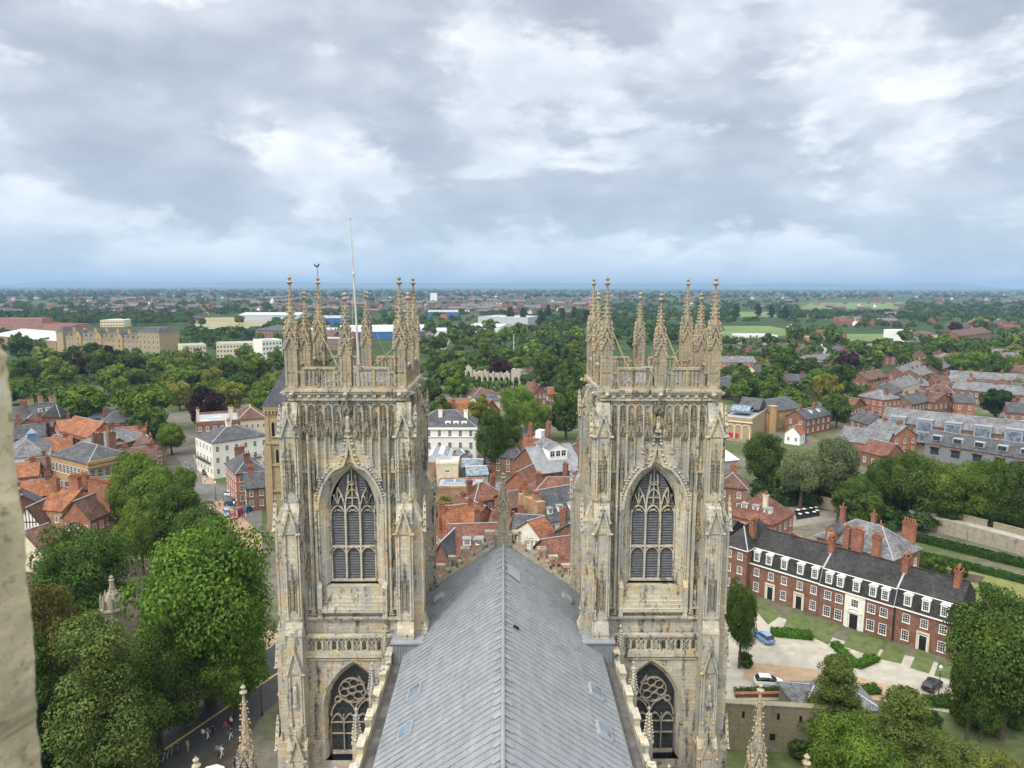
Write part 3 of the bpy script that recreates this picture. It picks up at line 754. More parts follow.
# ---- west gable with open stepped parapet and spirelet
b = MB(); b.frustum([(-9.2, GY, 0), (9.2, GY, 0), (9.2, GY+1.2, 0), (-9.2, GY+1.2, 0)], [(-9.2, GY, 25.6), (9.2, GY, 25.6), (9.2, GY+1.2, 25.6), (-9.2, GY+1.2, 25.6)])
b.F([(-9.2, GY, 25.6), (9.2, GY, 25.6), (0, GY, 32.2)]); b.F([(9.2, GY+1.2, 25.6), (-9.2, GY+1.2, 25.6), (0, GY+1.2, 32.2)])
for sx in (-1, 1):
    b.bar((sx*9.2, GY+.6, 25.75), (0, GY+.6, 32.35), 1.4, .35)
b.build('gable_wall', S1, church)
for sx in (-1, 1):
    b = MB()
    b.bar((sx*9.15, GY+.6, 26.0), (sx*.7, GY+.6, 32.05), .5, .5)
    for i in range(6):
        x = sx*(1.5+i*1.36); z = 32.35-abs(x)*.717
        b.box(x-.42, x-.24, GY+.35, GY+.85, z-.5, z+1.55); b.box(x+.24, x+.42, GY+.36, GY+.84, z-.5, z+1.55); b.box(x-.25, x+.25, GY+.37, GY+.83, z-.4, z+.5)
        b.box(x-.52, x+.52, GY+.25, GY+.95, z+1.55, z+1.86)
        x2 = x+sx*.68; z2 = 32.35-abs(x2)*.717; b.box(x2-.28, x2+.28, GY+.4, GY+.8, z2-.4, z2+.7); b.box(x2-.33, x2+.33, GY+.32, GY+.88, z2+.7, z2+.9)
    b.build('gable_parapet', S1, church)
b = MB(); w = .62
b.box(-.95, .95, GY-.2, GY+1.4, 31.6, 32.9); b.box(-w, w, GY, GY+1.2, 32.9, 35.2)
b.M = Matrix.Translation((0, GY+.6, 32.2)); p2 = pinnacle_mesh(7.6, .55, 5); b.v += [b.M @ v for v in p2.v]; o = len(b.v)-len(p2.v)
b.f += [[i+o for i in f] for f in p2.f]; b.m += p2.m; b.c += p2.c; b.M = None
b.bar((-.35, GY+.6, 39.3), (.35, GY+.6, 39.3), .1, .1)
b.build('gable_finial', M['stone_grey'], church)
# ---- worn parapet stone of the lantern tower beside the camera
def near_stone():
    b = MB(); D = 1.25; rows = []
    prof = [(900, 52), (800, 44), (768, 41), (735, 37), (722, 34.5), (700, 36.5), (650, 34), (600, 29), (550, 24), (500, 18.5), (450, 13.5), (400, 9), (365, 5), (345, 1), (330, -6), (300, -30), (280, -70)]
    fine = [(a0+(a1-a0)*k/6, b0+(b1-b0)*k/6) for (a0, b0), (a1, b1) in zip(prof, prof[1:]) for k in range(6)]+[prof[-1]]
    for i, (py, px) in enumerate(fine):
        d = ray(px, py); c = Vector((0, 0, CAM_Z))+d*(D/d.y); ring = []
        for k, (dx, dy) in enumerate(((-.9, .30), (-.9, -.12), (-.09, -.12), (-.05, -.105), (-.02, -.06), (0, -.0), (0, .05), (-.004, .12), (-.015, .19), (-.05, .26), (-.10, .30))):
            w = mnoise.noise(Vector((k*.7, i*.16, 3.1)))*.006+mnoise.noise(Vector((k*1.7, i*.75, 8.1)))*.0035; ring.append((c.x*(1+max(dy, 0)/D*1.02)+dx+w, c.y+dy+w, c.z))
        rows.append(ring)
    for a, c in zip(rows, rows[1:]):
        for k in range(len(a)): b.F([a[k], a[(k+1) % len(a)], c[(k+1) % len(a)], c[k]])
    b.F(rows[-1]); return b
def near_stone_mat():
    g = G('worn_parapet_stone')
    c = g.mix(g.ramp(g.noise(5, 5, .6), .3, .7), (.52, .43, .30), (.68, .57, .41))
    c = g.mix(g.math('MULTIPLY', g.ramp(g.noise(16, 6, .7), .5, .7), .55), c, (.22, .20, .16))
    c = g.mix(g.math('MULTIPLY', g.ramp(g.noise(2.6, 4, .6), .52, .66), .5), c, (.24, .21, .13))
    c = g.mix(g.math('MULTIPLY', g.ramp(g.noise(38, 4, .7), .58, .66), .7), c, (.16, .145, .11)); c = g.mix(g.math('MULTIPLY', g.ramp(g.noise(9, 6, .7), .56, .62), .5), c, (.60, .58, .50))
    g.bump(g.noise(40, 5, .7), .4, .01); return g.done(c, .95, 0, .1)
ns = near_stone().build('parapet_stone', near_stone_mat(), church)
for p in ns.data.polygons: p.use_smooth = True
# ------------------------------------------------------------------ ground and setting
def flat(name, pts, z, m, kind='structure', label=None):
    b = MB(); q = [(p[0], p[1], z) for p in pts]
    a = sum(q[i][0]*q[(i+1) % len(q)][1]-q[(i+1) % len(q)][0]*q[i][1] for i in range(len(q)))
    b.F(q if a > 0 else list(reversed(q))); return tag(b.build(name, m), kind=kind)
def pix(*pp, z=0.0): return [P(x, y, z) for x, y in pp]
def ground_mat():
    g = G('countryside_ground')
    far = g.ramp(g.noise(.0016, 6, .6), .40, .62)
    fld = g.n('ShaderNodeTexVoronoi'); g.L.new(g.map(g.P(), (.0035, .0035, .0035)), fld.inputs['Vector']); fld.inputs['Scale'].default_value = 1
    fc = g.mix(g.ramp(fld.outputs['Color'], .2, .8), (.04, .072, .024), (.105, .11, .045))
    col = g.mix(far, (.032, .056, .018), fc)
    n = g.ramp(g.noise(.05, 6, .65), .35, .65)
    col = g.mix(n, g.scale(col, .65), g.scale(col, 1.2))
    return g.done(col, .95, 0, .1)
b = MB()
for i in range(24):
    a0, a1 = 2*math.pi*i/24, 2*math.pi*(i+1)/24
    b.F([(0, 0, 0), (32000*math.cos(a0), 32000*math.sin(a0), 0), (32000*math.cos(a1), 32000*math.sin(a1), 0)])
tag(b.build('ground', ground_mat()), kind='structure')
def pavement_mat():
    g = G('old_paving'); n = g.ramp(g.noise(.35, 6, .65), .35, .65)
    br = g.brick(.9, .6, (.20, .18, .15), (.25, .225, .19), (.11, .10, .09), .02)
    return g.done(g.mix(n, g.scale(br.outputs[0], .75), g.scale(br.outputs[0], 1.1)), .9)
M['paving'] = pavement_mat()
M['asphalt'] = plain('asphalt', (.055, .055, .057), .9, .25, .6)
M['street'] = plain('worn_street_asphalt', (.125, .12, .115), .9, .2, .5)
M['gravel'] = plain('pale_gravel', (.345, .32, .27), .95, .2, .45)
M['tanpath'] = plain('tan_paving', (.33, .235, .155), .9, .18, .8)
M['lawn'] = plain('lawn_grass', (.088, .11, .038), .95, .35, .6)
M['lawn_dry'] = plain('dry_lawn_grass', (.15, .16, .055), .95, .3, .8)
M['field'] = plain('sports_field_grass', (.105, .155, .05), .95, .2, .02)
M['wheat'] = plain('dry_field_grass', (.23, .21, .115), .95, .2, .02)
M['earth'] = plain('garden_soil', (.07, .055, .04), .95, .35, .8)
M['yellow'] = plain('yellow_road_line', (.50, .38, .12), .8, .2)
# town paving: one sheet under the whole centre
def yards_mat():
    g = G('town_yards'); n = g.ramp(g.noise(.045, 5, .6), .42, .56); m = g.ramp(g.noise(.4, 5, .65), .35, .65)
    return g.done(g.mix(m, g.mix(n, (.055, .075, .028), (.10, .088, .07)), g.mix(n, (.085, .11, .04), (.165, .15, .125))), .95, 0, .1)
flat('town_yards', [(-330, 60), (330, 60), (420, 420), (-420, 420)], .010, yards_mat())
flat('car_park', pix((840, 505), (910, 512), (905, 530), (835, 522)), .024, M['asphalt'])
flat('narrow_lane', pix((716, 500), (724, 500), (800, 508), (838, 512), (836, 520), (716, 540)), .024, M['paving'])
flat('back_street', pix((852, 428), (862, 424), (908, 372), (916, 374), (880, 420), (868, 450)), .024, M['asphalt'])
flat('yard_paving', pix((420, 490), (510, 500), (590, 500), (590, 560), (420, 560)), .022, M['paving'])
flat('terrace_yard', pix((0, 440), (160, 450), (150, 560), (0, 560)), .022, M['paving'])
flat('minster_lawn', [(-100, 40), (-34, 40), (-34, 112), (-62, 150), (-110, 150)], .020, M['earth'])
flat('precinct_garden', [(22, 40), (140, 40), (140, 96), (22, 92)], .020, M['lawn'])
flat('road', [(-62, 62), (-47, 62), (-26, 112), (-37, 116)], .030, M['asphalt'])
flat('footpath', [(-67, 62), (-62, 62), (-37, 116), (-41, 118)], .060, M['tanpath'])
flat('kerb', [(-62.1, 62), (-61.8, 62), (-36.8, 116), (-37.1, 116)], .07, M['gravel'])
flat('road_marking', [(-54.7, 64), (-54.3, 64), (-31, 112), (-31.4, 112)], .034, M['yellow'])
flat('high_street', pix((172, 450), (198, 450), (218, 486), (262, 497), (262, 535), (205, 505)), .030, M['street'])
flat('street_pavement', pix((193, 455), (206, 455), (214, 484), (203, 484)), .036, M['tanpath'])
flat('square_paving', pix((205, 505), (222, 500), (262, 535), (262, 560), (225, 535)), .036, M['tanpath'])
# forecourt of the brick terrace
flat('forecourt', pix((700, 640), (745, 604), (840, 640), (960, 668), (1010, 690), (960, 715), (880, 700), (700, 700)), .030, M['gravel'])
flat('carriage_drive', pix((745, 662), (805, 668), (850, 675), (920, 694), (900, 704), (800, 688), (742, 680)), .034, M['tanpath'])
for i, q in enumerate([((747, 606), (760, 607), (782, 615), (768, 625)), ((755, 628), (745, 622), (738, 630), (748, 634)),
                       ((790, 617), (812, 623), (808, 634), (783, 628)), ((815, 624), (840, 631), (828, 645), (805, 634)),
                       ((853, 637), (884, 646), (876, 658), (842, 646)), ((888, 647), (908, 653), (901, 664), (878, 659)),
                       ((918, 655), (936, 661), (929, 674), (910, 668)), ((940, 663), (958, 668), (950, 680), (934, 676))]):
    q = [(x, y-(5 if k < 2 else 0)) for k, (x, y) in enumerate(q)]; flat('lawn', pix(*q), .042, M['lawn'])
flat('wall_garden', pix((905, 548), (1024, 575), (1024, 640), (950, 640), (945, 590), (905, 575)), .030, M['lawn_dry'])
flat('rose_bed', pix((905, 560), (985, 577), (980, 584), (905, 570)), .036, M['earth'])
# sports fields and dry fields in the middle distance
for fi, (q, m) in enumerate(((((722, 326), (770, 326), (806, 333), (735, 341)), 'field'), (((840, 334), (910, 334), (870, 341), (832, 341)), 'field'), (((810, 303), (905, 302), (900, 309), (800, 309)), 'field'),
             (((720, 331), (745, 331), (740, 338), (720, 339)), 'field'), (((735, 312), (770, 312), (780, 317), (730, 317)), 'field'), (((195, 318), (270, 317), (265, 326), (190, 330)), 'wheat'), (((188, 322), (255, 322), (245, 332), (192, 334)), 'wheat'),
             (((440, 338), (452, 338), (446, 350), (440, 350)), 'lawn_dry'))):
    flat('meadow', pix(*q), .05+.06*fi, M[m])
# low hills on the horizon
b = MB(); prev = None
for i in range(81):
    x = -13000+26000*i/80; y = 20500; h = 118+70*abs(mnoise.noise(Vector((i*.07, 4.2, 0))))+14*abs(mnoise.noise(Vector((i*.23, 1.2, 0))))
    cur = ((x, y-2500, 0), (x, y, h), (x*1.02, y+2500, 0))
    if prev:
        b.F([prev[0], cur[0], cur[1], prev[1]]); b.F([prev[1], cur[1], cur[2], prev[2]])
    prev = cur
M['moor'] = plain('wooded_hills', (.05, .075, .03), .95, .25, .002); tag(b.build('hills', M['moor']), kind='structure')
# haze
def haze():
    b = MB(); b.box(-14000, 14000, -300, 24000, -1.5, 205); o = b.mesh('haze', [])
    m = bpy.data.materials.new('pale_haze'); m.use_nodes = True; nt = m.node_tree
    for n in list(nt.nodes):
        if n.type == 'BSDF_PRINCIPLED': nt.nodes.remove(n)
    v = nt.nodes.new('ShaderNodeVolumePrincipled'); v.inputs['Color'].default_value = (.40, .60, .88, 1); v.inputs['Density'].default_value = HAZE
    v.inputs['Anisotropy'].default_value = 0.1
    nt.links.new(v.outputs[0], [n for n in nt.nodes if n.type == 'OUTPUT_MATERIAL'][0].inputs['Volume'])
    o.materials.append(m); tag(put('haze', o), kind='stuff')
HAZE = 0.9e-4
haze()

# ------------------------------------------------------------------ foliage
def leaf_mat():
    g = G('leaves')
    oi = g.n('ShaderNodeObjectInfo'); at = g.n('ShaderNodeAttribute', attribute_name='shade')
    c = g.scale(oi.outputs['Color'], g.math('ADD', g.math('MULTIPLY', at.outputs['Fac'], .9), .55))
    yl = g.mix(g.math('MULTIPLY', g.ramp(g.noise(.23, 4, .6), .5, .72), .35), c, g.mix(1.0, c, (1.9, 1.35, .75), 'MULTIPLY'))
    d = g.n('ShaderNodeBsdfDiffuse'); t = g.n('ShaderNodeBsdfTranslucent'); m = g.n('ShaderNodeMixShader'); m.inputs[0].default_value = .20
    g.L.new(yl, d.inputs[0]); g.L.new(yl, t.inputs[0]); g.L.new(d.outputs[0], m.inputs[1]); g.L.new(t.outputs[0], m.inputs[2])
    out = [n for n in g.N if n.type == 'OUTPUT_MATERIAL'][0]; g.L.new(m.outputs[0], out.inputs[0]); g.N.remove(g.b)
    return g.mat
M['leaf'] = leaf_mat()
M['bark'] = plain('bark', (.085, .065, .045), .95, .3, 2)
def quads_mesh(name, c, nrm, s, shade, mats, rng, extra=None):
    """c (n,3) centres, nrm (n,3) normals, s (n,) sizes -> mesh of n bent leaf-clump quads"""
    n = len(c); nrm = nrm/np.linalg.norm(nrm, axis=1)[:, None]
    r = rng.normal(size=(n, 3)); u = np.cross(nrm, r); u /= np.linalg.norm(u, axis=1)[:, None]; w = np.cross(nrm, u)
    a = s[:, None]*rng.uniform(.75, 1.25, (n, 1)); bq = s[:, None]*rng.uniform(.5, .9, (n, 1))
    V = np.stack([c-u*a, c-w*bq+nrm*a*.12, c+u*a, c+w*bq+nrm*a*.12], 1).reshape(-1, 3)
    me = bpy.data.meshes.new(name); ev, ef = (extra or ([], []))
    nv = n*4; me.vertices.add(nv+len(ev)); co = np.concatenate([V, np.array(ev).reshape(-1, 3)]) if len(ev) else V
    me.vertices.foreach_set('co', co.astype(np.float32).ravel())
    nl = n*4+4*len(ef); me.loops.add(nl); li = np.arange(nv)
    if len(ef): li = np.concatenate([li, (np.array(ef)+nv).ravel()])
    me.loops.foreach_set('vertex_index', li.astype(np.int32)); nf = n+len(ef); me.polygons.add(nf)
    me.polygons.foreach_set('loop_start', np.arange(0, nl, 4).astype(np.int32))
    try: me.polygons.foreach_set('loop_total', np.full(nf, 4, np.int32))
    except Exception: pass
    mi = np.zeros(nf, np.int32); mi[n:] = 1; me.polygons.foreach_set('material_index', mi)
    for m in mats: me.materials.append(m)
    at = me.attributes.new('shade', 'FLOAT', 'FACE'); sh = np.concatenate([shade, np.full(len(ef), .5)]); at.data.foreach_set('value', sh.astype(np.float32))
    me.update(calc_edges=True); return me
def crown_points(rng, form, nclump, per, leaf):
    """unit crown: radius 1 horizontally, from z=0 to z=1.9"""
    cs = []
    while len(cs) < nclump:
        d = rng.normal(size=3); d /= np.linalg.norm(d); rr = rng.uniform(.45, 1.0)**.6
        if form == 'round': p = np.array([d[0]*rr*.80, d[1]*rr*.80, .95+d[2]*rr*.78])
        elif form == 'spread': p = np.array([d[0]*rr*.86, d[1]*rr*.86, .80+d[2]*rr*.55])
        else:                                     # tall: egg-shaped to pointed
            h = rng.uniform(0, 1); rad = (math.sin(math.pi*min(1, .22+.78*h)))**.7*(1-.3*h); p = np.array([d[0]*rr*.80*rad, d[1]*rr*.80*rad, .25+2.8*h])
        r = rng.uniform(.14, .33)
        o = np.array([0, 0, .95 if form != 'tall' else p[2]]); wob = .86+.42*mnoise.noise(Vector((d[0]*1.6+per*.01, d[1]*1.6+nclump, d[2]*1.6+leaf*90))); p = o+(p-o)*wob
        cs.append((p, r))
    C = []; Nn = []; S = []
    for p, r in cs:
        k = int(per*(r/.28)**2); d = rng.normal(size=(k, 3)); d[:, 2] += .35; d /= np.linalg.norm(d, axis=1)[:, None]
        rad = r*rng.uniform(.72, 1.06, (k, 1)); q = p+d*rad*np.array([1, 1, .8])
        C.append(q); Nn.append(d+rng.normal(size=(k, 3))*.42+np.array([0, 0, .15])); S.append(np.clip(rng.normal(.5, .2)+rng.normal(0, .22, k), 0, 1))
    C = np.concatenate(C); Nn = np.concatenate(Nn); S = np.concatenate(S)
    ctr = np.array([0, 0, .95]); e = np.linalg.norm((C-ctr)/np.array([1, 1, .95]), axis=1); keep = e > (.40 if form != 'tall' else -1)
    C, Nn, S = C[keep], Nn[keep], S[keep]
    C[:, 2] = np.maximum(C[:, 2], .02)
    return C, Nn, np.full(len(C), leaf)*rng.uniform(.45, 1.65, len(C)), S
CROWN = {}; TRUNK = {}
def crown(form, lod, k):
    key = (form, lod, k)
    if key not in CROWN:
        rng = np.random.default_rng(hash((len(form), lod, k)) % 9999 + k*17)
        nc, per, leaf = {-1: (105, 800, .0158), 0: (95, 560, .0205), 1: (66, 190, .043), 2: (34, 40, .11)}[lod]
        C, Nn, s, S = crown_points(rng, form, nc, per, leaf)
        CROWN[key] = quads_mesh('crown', C, Nn, s, S, [M['leaf']], rng)
    return CROWN[key]
def trunk(k):
    if k not in TRUNK:
        rnd = random.Random(k); b = MB()
        b.tube([(0, 0, -.02), (.01, 0, .25), (.02, .01, .7), (.03, 0, 1.1)], [.075, .055, .04, .012], 7)
        for i in range(7):
            a = i*2.4+k; z = .35+.1*i; l = .55-.03*i
            b.tube([(.01, 0, z), (math.cos(a)*l*.5, math.sin(a)*l*.5, z+.22), (math.cos(a)*l, math.sin(a)*l, z+.42)], [.032, .02, .006], 5)
        TRUNK[k] = b.mesh('trunk', [M['bark']])
    return TRUNK[k]
GREENS = {'g': (.100, .156, .030), 'd': (.062, .104, .025), 'b': (.094, .158, .028), 'y': (.165, .180, .038), 'o': (.115, .112, .034), 'p': (.040, .022, .026), 's': (.120, .142, .070), 'l': (.112, .152, .042), 'k': (.030, .056, .020)}
KIND = {'g': 'mid green broadleaf tree', 'd': 'dark green broadleaf tree', 'b': 'bright green broadleaf tree', 'y': 'yellowish green tree', 'o': 'olive brown tinged tree', 'p': 'dark purple copper beech tree', 's': 'silvery grey green willow-like tree', 'l': 'light green feathery tree', 'k': 'almost black green evergreen tree'}
tcount = [0]
def tree(x, y, h, r, kind, label, group, form=None, lod=1):
    rnd = random.Random(tcount[0]*7+1); tcount[0] += 1
    form = form or rnd.choice(['round', 'round', 'spread']); k = rnd.randrange(3)
    t = thing('broadleaf_tree' if kind != 'k' else 'evergreen_tree', label, 'tree', (x, y, 0), rnd.uniform(0, 6.28), group)
    ch = h*(.92 if form != 'tall' else .96); o = put('trunk', trunk(k % 2), t); q = min(h*.45, r*1.05); o.scale = (q, q, h*(.62 if form != 'tall' else .6))
    c = put('crown', crown(form, lod, k), t, (0, 0, h-ch)); c.scale = (r, r, ch/(1.86 if form != 'tall' else 3.3))
    v = rnd.uniform(.82, 1.2); w = rnd.uniform(.92, 1.1); g = GREENS[kind]; c.color = (g[0]*v*w, g[1]*v, g[2]*v, 1)
    return t
def tpix(px, yt, r, kind, label, group=None, base=None, form=None, lod=None, wide=1.0):
    """tree surveyed from its top (px, yt), crown radius in pixels and base line"""
    base = base or yt+2.25*r
    g = P(px, base); Y = g.y
    d = ray(px, yt); zt = CAM_Z+d.z*(Y/d.y); depth = Y*math.cos(PITCH)+55*math.sin(PITCH)
    rad = r*wide*depth/FPX*(1.25 if form == 'tall' else 1)
    if lod is None: lod = 0 if Y < 190 else (1 if Y < 480 else 2)
    if lod == 0 and rad > 6 and Y < 112: lod = -1
    return tree(g.x, Y, max(zt, 5), rad, kind, label, group, form, lod)
# ---- near trees, each with its own label
for a in [
 (211, 514, 82, 'b', 'huge bright green tree filling the corner beside the flagpole tower', None, 706, 'round', 0),
 (106, 603, 54, 'l', 'tall light green tree in front of the crocketed stone turret', None, 805, 'tall', 0),
 (88, 522, 58, 'd', 'broad dark tree right behind the crocketed stone turret', None, 655, 'round', 0),
 (52, 570, 34, 'o', 'olive tree with browning leaves by the worn parapet stone', None, 735, 'round', 0),
 (46, 622, 36, 'd', 'dark narrow tree squeezed between worn parapet stone and tall light tree', None, 815, 'tall', 0),
 (160, 632, 50, 'd', 'dark low tree in the shade below the huge bright tree', None, 752, 'round', 0),
 (132, 668, 46, 'd', 'broad dark tree beside the tall light tree near the lamp post', None, 778, 'round', 0),
 (66, 668, 44, 'g', 'green tree filling the gap left of the tall light tree', None, 790, 'round', 0),
 (872, 735, 34, 'g', 'green tree at the bottom edge between bright tree and wide birch', None, 815, 'round', 0),
 (30, 700, 34, 'k', 'dark evergreen in the bottom corner beside the parapet stone', None, 830, 'round', 0),
 (236, 628, 44, 'g', 'shaded tree beside the road under the huge bright tree', None, 716, 'round', 0),
 (186, 464, 13, 'g', 'small green tree across the street from the white stucco block', None, 500, 'round', 0),
 (980, 662, 26, 'd', 'dark tree under the very large spreading tree at the right edge', None, 742, 'round', 0),
 (140, 446, 31, 'b', 'farthest tree of the leafy row along the street', 'street trees', 525, 'round', 0),
 (160, 460, 34, 'g', 'second farthest tree of the leafy row along the street', 'street trees', 545, 'round', 0),
 (180, 480, 34, 'd', 'second nearest tree of the leafy row along the street', 'street trees', 565, 'round', 0),
 (205, 502, 31, 'd', 'nearest tree of the leafy row, tucked behind the huge bright tree', 'street trees', 580, 'round', 0),
 (122, 468, 21, 'g', 'green tree at the edge of the old roofs, beside the leafy street row', None, 540, 'round', 0),
 (143, 503, 25, 'g', 'green tree between the leafy street row and the red chimneys', None, 575, 'round', 0),
 (172, 420, 16, 'b', 'small rounded tree at the street end beside the brick block', None, 455, 'round', 0),
 (492, 403, 19, 'd', 'tall dark tree standing by the glass sheds and the white stucco terrace', None, 473, 'round', 0),
 (512, 404, 15, 'd', 'slimmer dark tree between glass sheds and tall brick house', None, 470, 'tall', 0),
 (517, 381, 22, 'g', 'leafy tree behind the pair of tall dark trees', None, 432, 'round', 0),
 (536, 397, 19, 'g', 'leafy tree directly behind the tall brick house', None, 442, 'round', 0),
 (566, 388, 22, 'd', 'dark tree against the inner edge of the pole-propped tower', None, 440, 'round', 1),
 (440, 396, 15, 'd', 'dark tree beside the orange pantiled hall near the flagpole tower', None, 428, 'round', 1),
 (458, 371, 16, 'b', 'bright tree behind the orange pantiled hall', None, 402, 'round', 1),
 (480, 395, 14, 'y', 'yellowish tree beside the smaller orange gable', None, 425, 'round', 1),
 (762, 428, 26, 'd', 'dark tree beside the white marquee', None, 488, 'round', 0),
 (800, 434, 26, 's', 'grey green willow beside the dark courtyard of small tables', None, 508, 'spread', 0),
 (834, 431, 28, 's', 'larger grey green willow in front of the long grey slate roof', None, 506, 'round', 0),
 (857, 472, 22, 'd', 'dark tree behind the slate-roofed brick villa', None, 520, 'round', 0),
 (838, 361, 17, 'd', 'dark upright tree near the small Tudor orange roofs', None, 402, 'round', 1),
 (836, 392, 19, 'd', 'dark tree next to the brick row with slate roofs', None, 428, 'round', 1),
 (740, 379, 13, 'b', 'bright rounded bush tree behind the ochre gallery', None, 403, 'round', 1),
 (790, 387, 15, 'g', 'round green tree beside the clipped hedge', None, 410, 'round', 1),
 (996, 387, 19, 'k', 'dark round yew in front of the long brick terraces', None, 421, 'round', 1),
 (884, 452, 24, 'd', 'leftmost big tree of the belt behind the city wall', 'belt of trees behind the city wall', 518, 'round', 0),
 (908, 446, 29, 'd', 'second big tree of the belt behind the city wall, counted from the willows', 'belt of trees behind the city wall', 522, 'round', 0),
 (938, 462, 27, 'g', 'middle green tree of the belt behind the city wall', 'belt of trees behind the city wall', 526, 'round', 0),
 (966, 455, 28, 'g', 'fourth big tree of the belt behind the city wall', 'belt of trees behind the city wall', 532, 'round', 0),
 (994, 452, 27, 'd', 'second tree of the wall belt from the picture edge', 'belt of trees behind the city wall', 536, 'round', 0),
 (1022, 456, 28, 'd', 'tree of the wall belt touching the picture edge', 'belt of trees behind the city wall', 542, 'round', 0),
 (1000, 560, 66, 'd', 'very large dark tree at the picture edge by the brick terrace end', None, 738, 'spread', 0),
 (966, 636, 27, 'd', 'dark lower tree in front of the very large dark tree', None, 745, 'round', 0),
 (739, 576, 20, 'd', 'drooping dark evergreen hugging the pole-propped tower', None, 668, 'round', 0),
 (832, 650, 33, 'l', 'airy birch in front of the grey pavilion roof', None, 752, 'tall', 0),
 (898, 682, 40, 'l', 'wide light green birch below the parked black car', None, 800, 'tall', 0),
 (846, 713, 44, 'b', 'bright green tree at the bottom edge below the airy birch', None, 815, 'round', 0),
 (952, 726, 32, 'l', 'light green bushy tree at bottom near the dark tree', None, 805, 'spread', 0),
 (1002, 742, 34, 'y', 'yellow green bushy tree in the bottom corner', None, 825, 'spread', 0),
]: tpix(*a)
# ---- park and garden trees of the middle distance
PARK = [(22, 331, 14, 'd'), (47, 342, 15, 'g'), (30, 356, 18, 'd'), (62, 360, 18, 'g'), (84, 374, 27, 'b'), (72, 345, 14, 'd'), (118, 362, 17, 'g'), (147, 368, 31, 'b'), (150, 404, 22, 'd'),
 (184, 356, 20, 'g'), (207, 388, 21, 'p'), (231, 379, 18, 'y'), (180, 380, 15, 'y'), (196, 350, 18, 'g'), (165, 348, 17, 'g'), (227, 354, 18, 'd'), (253, 350, 20, 'g'), (268, 373, 17, 'g'), (130, 344, 17, 'd'),
 (100, 348, 16, 'd'), (212, 366, 15, 'y'), (112, 345, 11, 'p'), (260, 388, 14, 'g'), (243, 366, 15, 'd'), (88, 352, 14, 'p'), (15, 372, 12, 'd'),
 (428, 376, 16, 'd'), (436, 352, 14, 'd'), (450, 345, 13, 'g'), (470, 346, 13, 'd'), (487, 345, 16, 'd'), (500, 358, 14, 'p'), (518, 355, 13, 'g'), (545, 352, 17, 'd'), (570, 360, 18, 'd'), (560, 340, 14, 'd'), (532, 338, 12, 'g'), (580, 345, 14, 'd'),
 (440, 333, 10, 'd'), (455, 328, 10, 'g'), (475, 330, 11, 'd'), (505, 326, 11, 'b'), (520, 322, 10, 'b'), (540, 326, 10, 'g'), (575, 325, 11, 'g'), (552, 321, 9, 'b'), (590, 330, 11, 'd'), (565, 372, 15, 'd'), (530, 368, 12, 'd'),
 (470, 322, 8, 'd'), (490, 318, 8, 'g'), (430, 320, 9, 'd'), (445, 316, 8, 'g'),
 (770, 338, 16, 'd'), (785, 345, 19, 'd'), (808, 352, 14, 'd'), (826, 372, 18, 'y'), (757, 356, 9, 'y'), (848, 345, 14, 'p'), (862, 340, 13, 'd'), (880, 340, 12, 'g'), (895, 342, 11, 'd'), (815, 328, 10, 'd'), (832, 325, 12, 'g'), (795, 322, 11, 'd'),
 (872, 350, 12, 'd'), (905, 352, 10, 'd'), (930, 356, 13, 'd'), (946, 332, 14, 'b'), (960, 345, 16, 'b'), (975, 350, 16, 'g'), (992, 352, 17, 'd'), (1012, 348, 16, 'g'), (1008, 330, 12, 'g'), (1018, 338, 12, 'y'), (925, 330, 9, 'd'), (905, 327, 8, 'd'), (980, 318, 9, 'd'), (955, 318, 9, 'p'),
 (742, 372, 9, 'g'), (805, 392, 13, 'g'), (850, 392, 13, 'd'), (728, 362, 9, 'd'), (765, 405, 9, 'g'), (870, 372, 10, 'd'), (912, 378, 9, 'd'), (940, 392, 8, 'g'), (1018, 372, 11, 'g')]
where = lambda x: ('in the park beyond the street' if x < 290 else 'in the gardens behind the ruined arcade' if x < 600 else 'among the terraces beyond the willows')
for i, (x, yt, r, k) in enumerate(PARK):
    t = tpix(x, yt, r, k, KIND[k]+' '+where(x), 'park trees', yt+2.05*r)
for x, yt in ((510, 306), (523, 307), (541, 309), (548, 304), (562, 307), (574, 306), (586, 309)):
    tpix(x, yt, 5, 'k', 'tall dark poplar-like tree in the row beyond the gardens', 'row of tall poplars', yt+18, 'tall', 1)
for x, yt in ((736, 304), (758, 303), (771, 304), (785, 306)):
    tpix(x, yt, 5, 'k', 'tall dark upright tree by the sports fields', 'upright trees by the sports fields', yt+15, 'tall', 1)
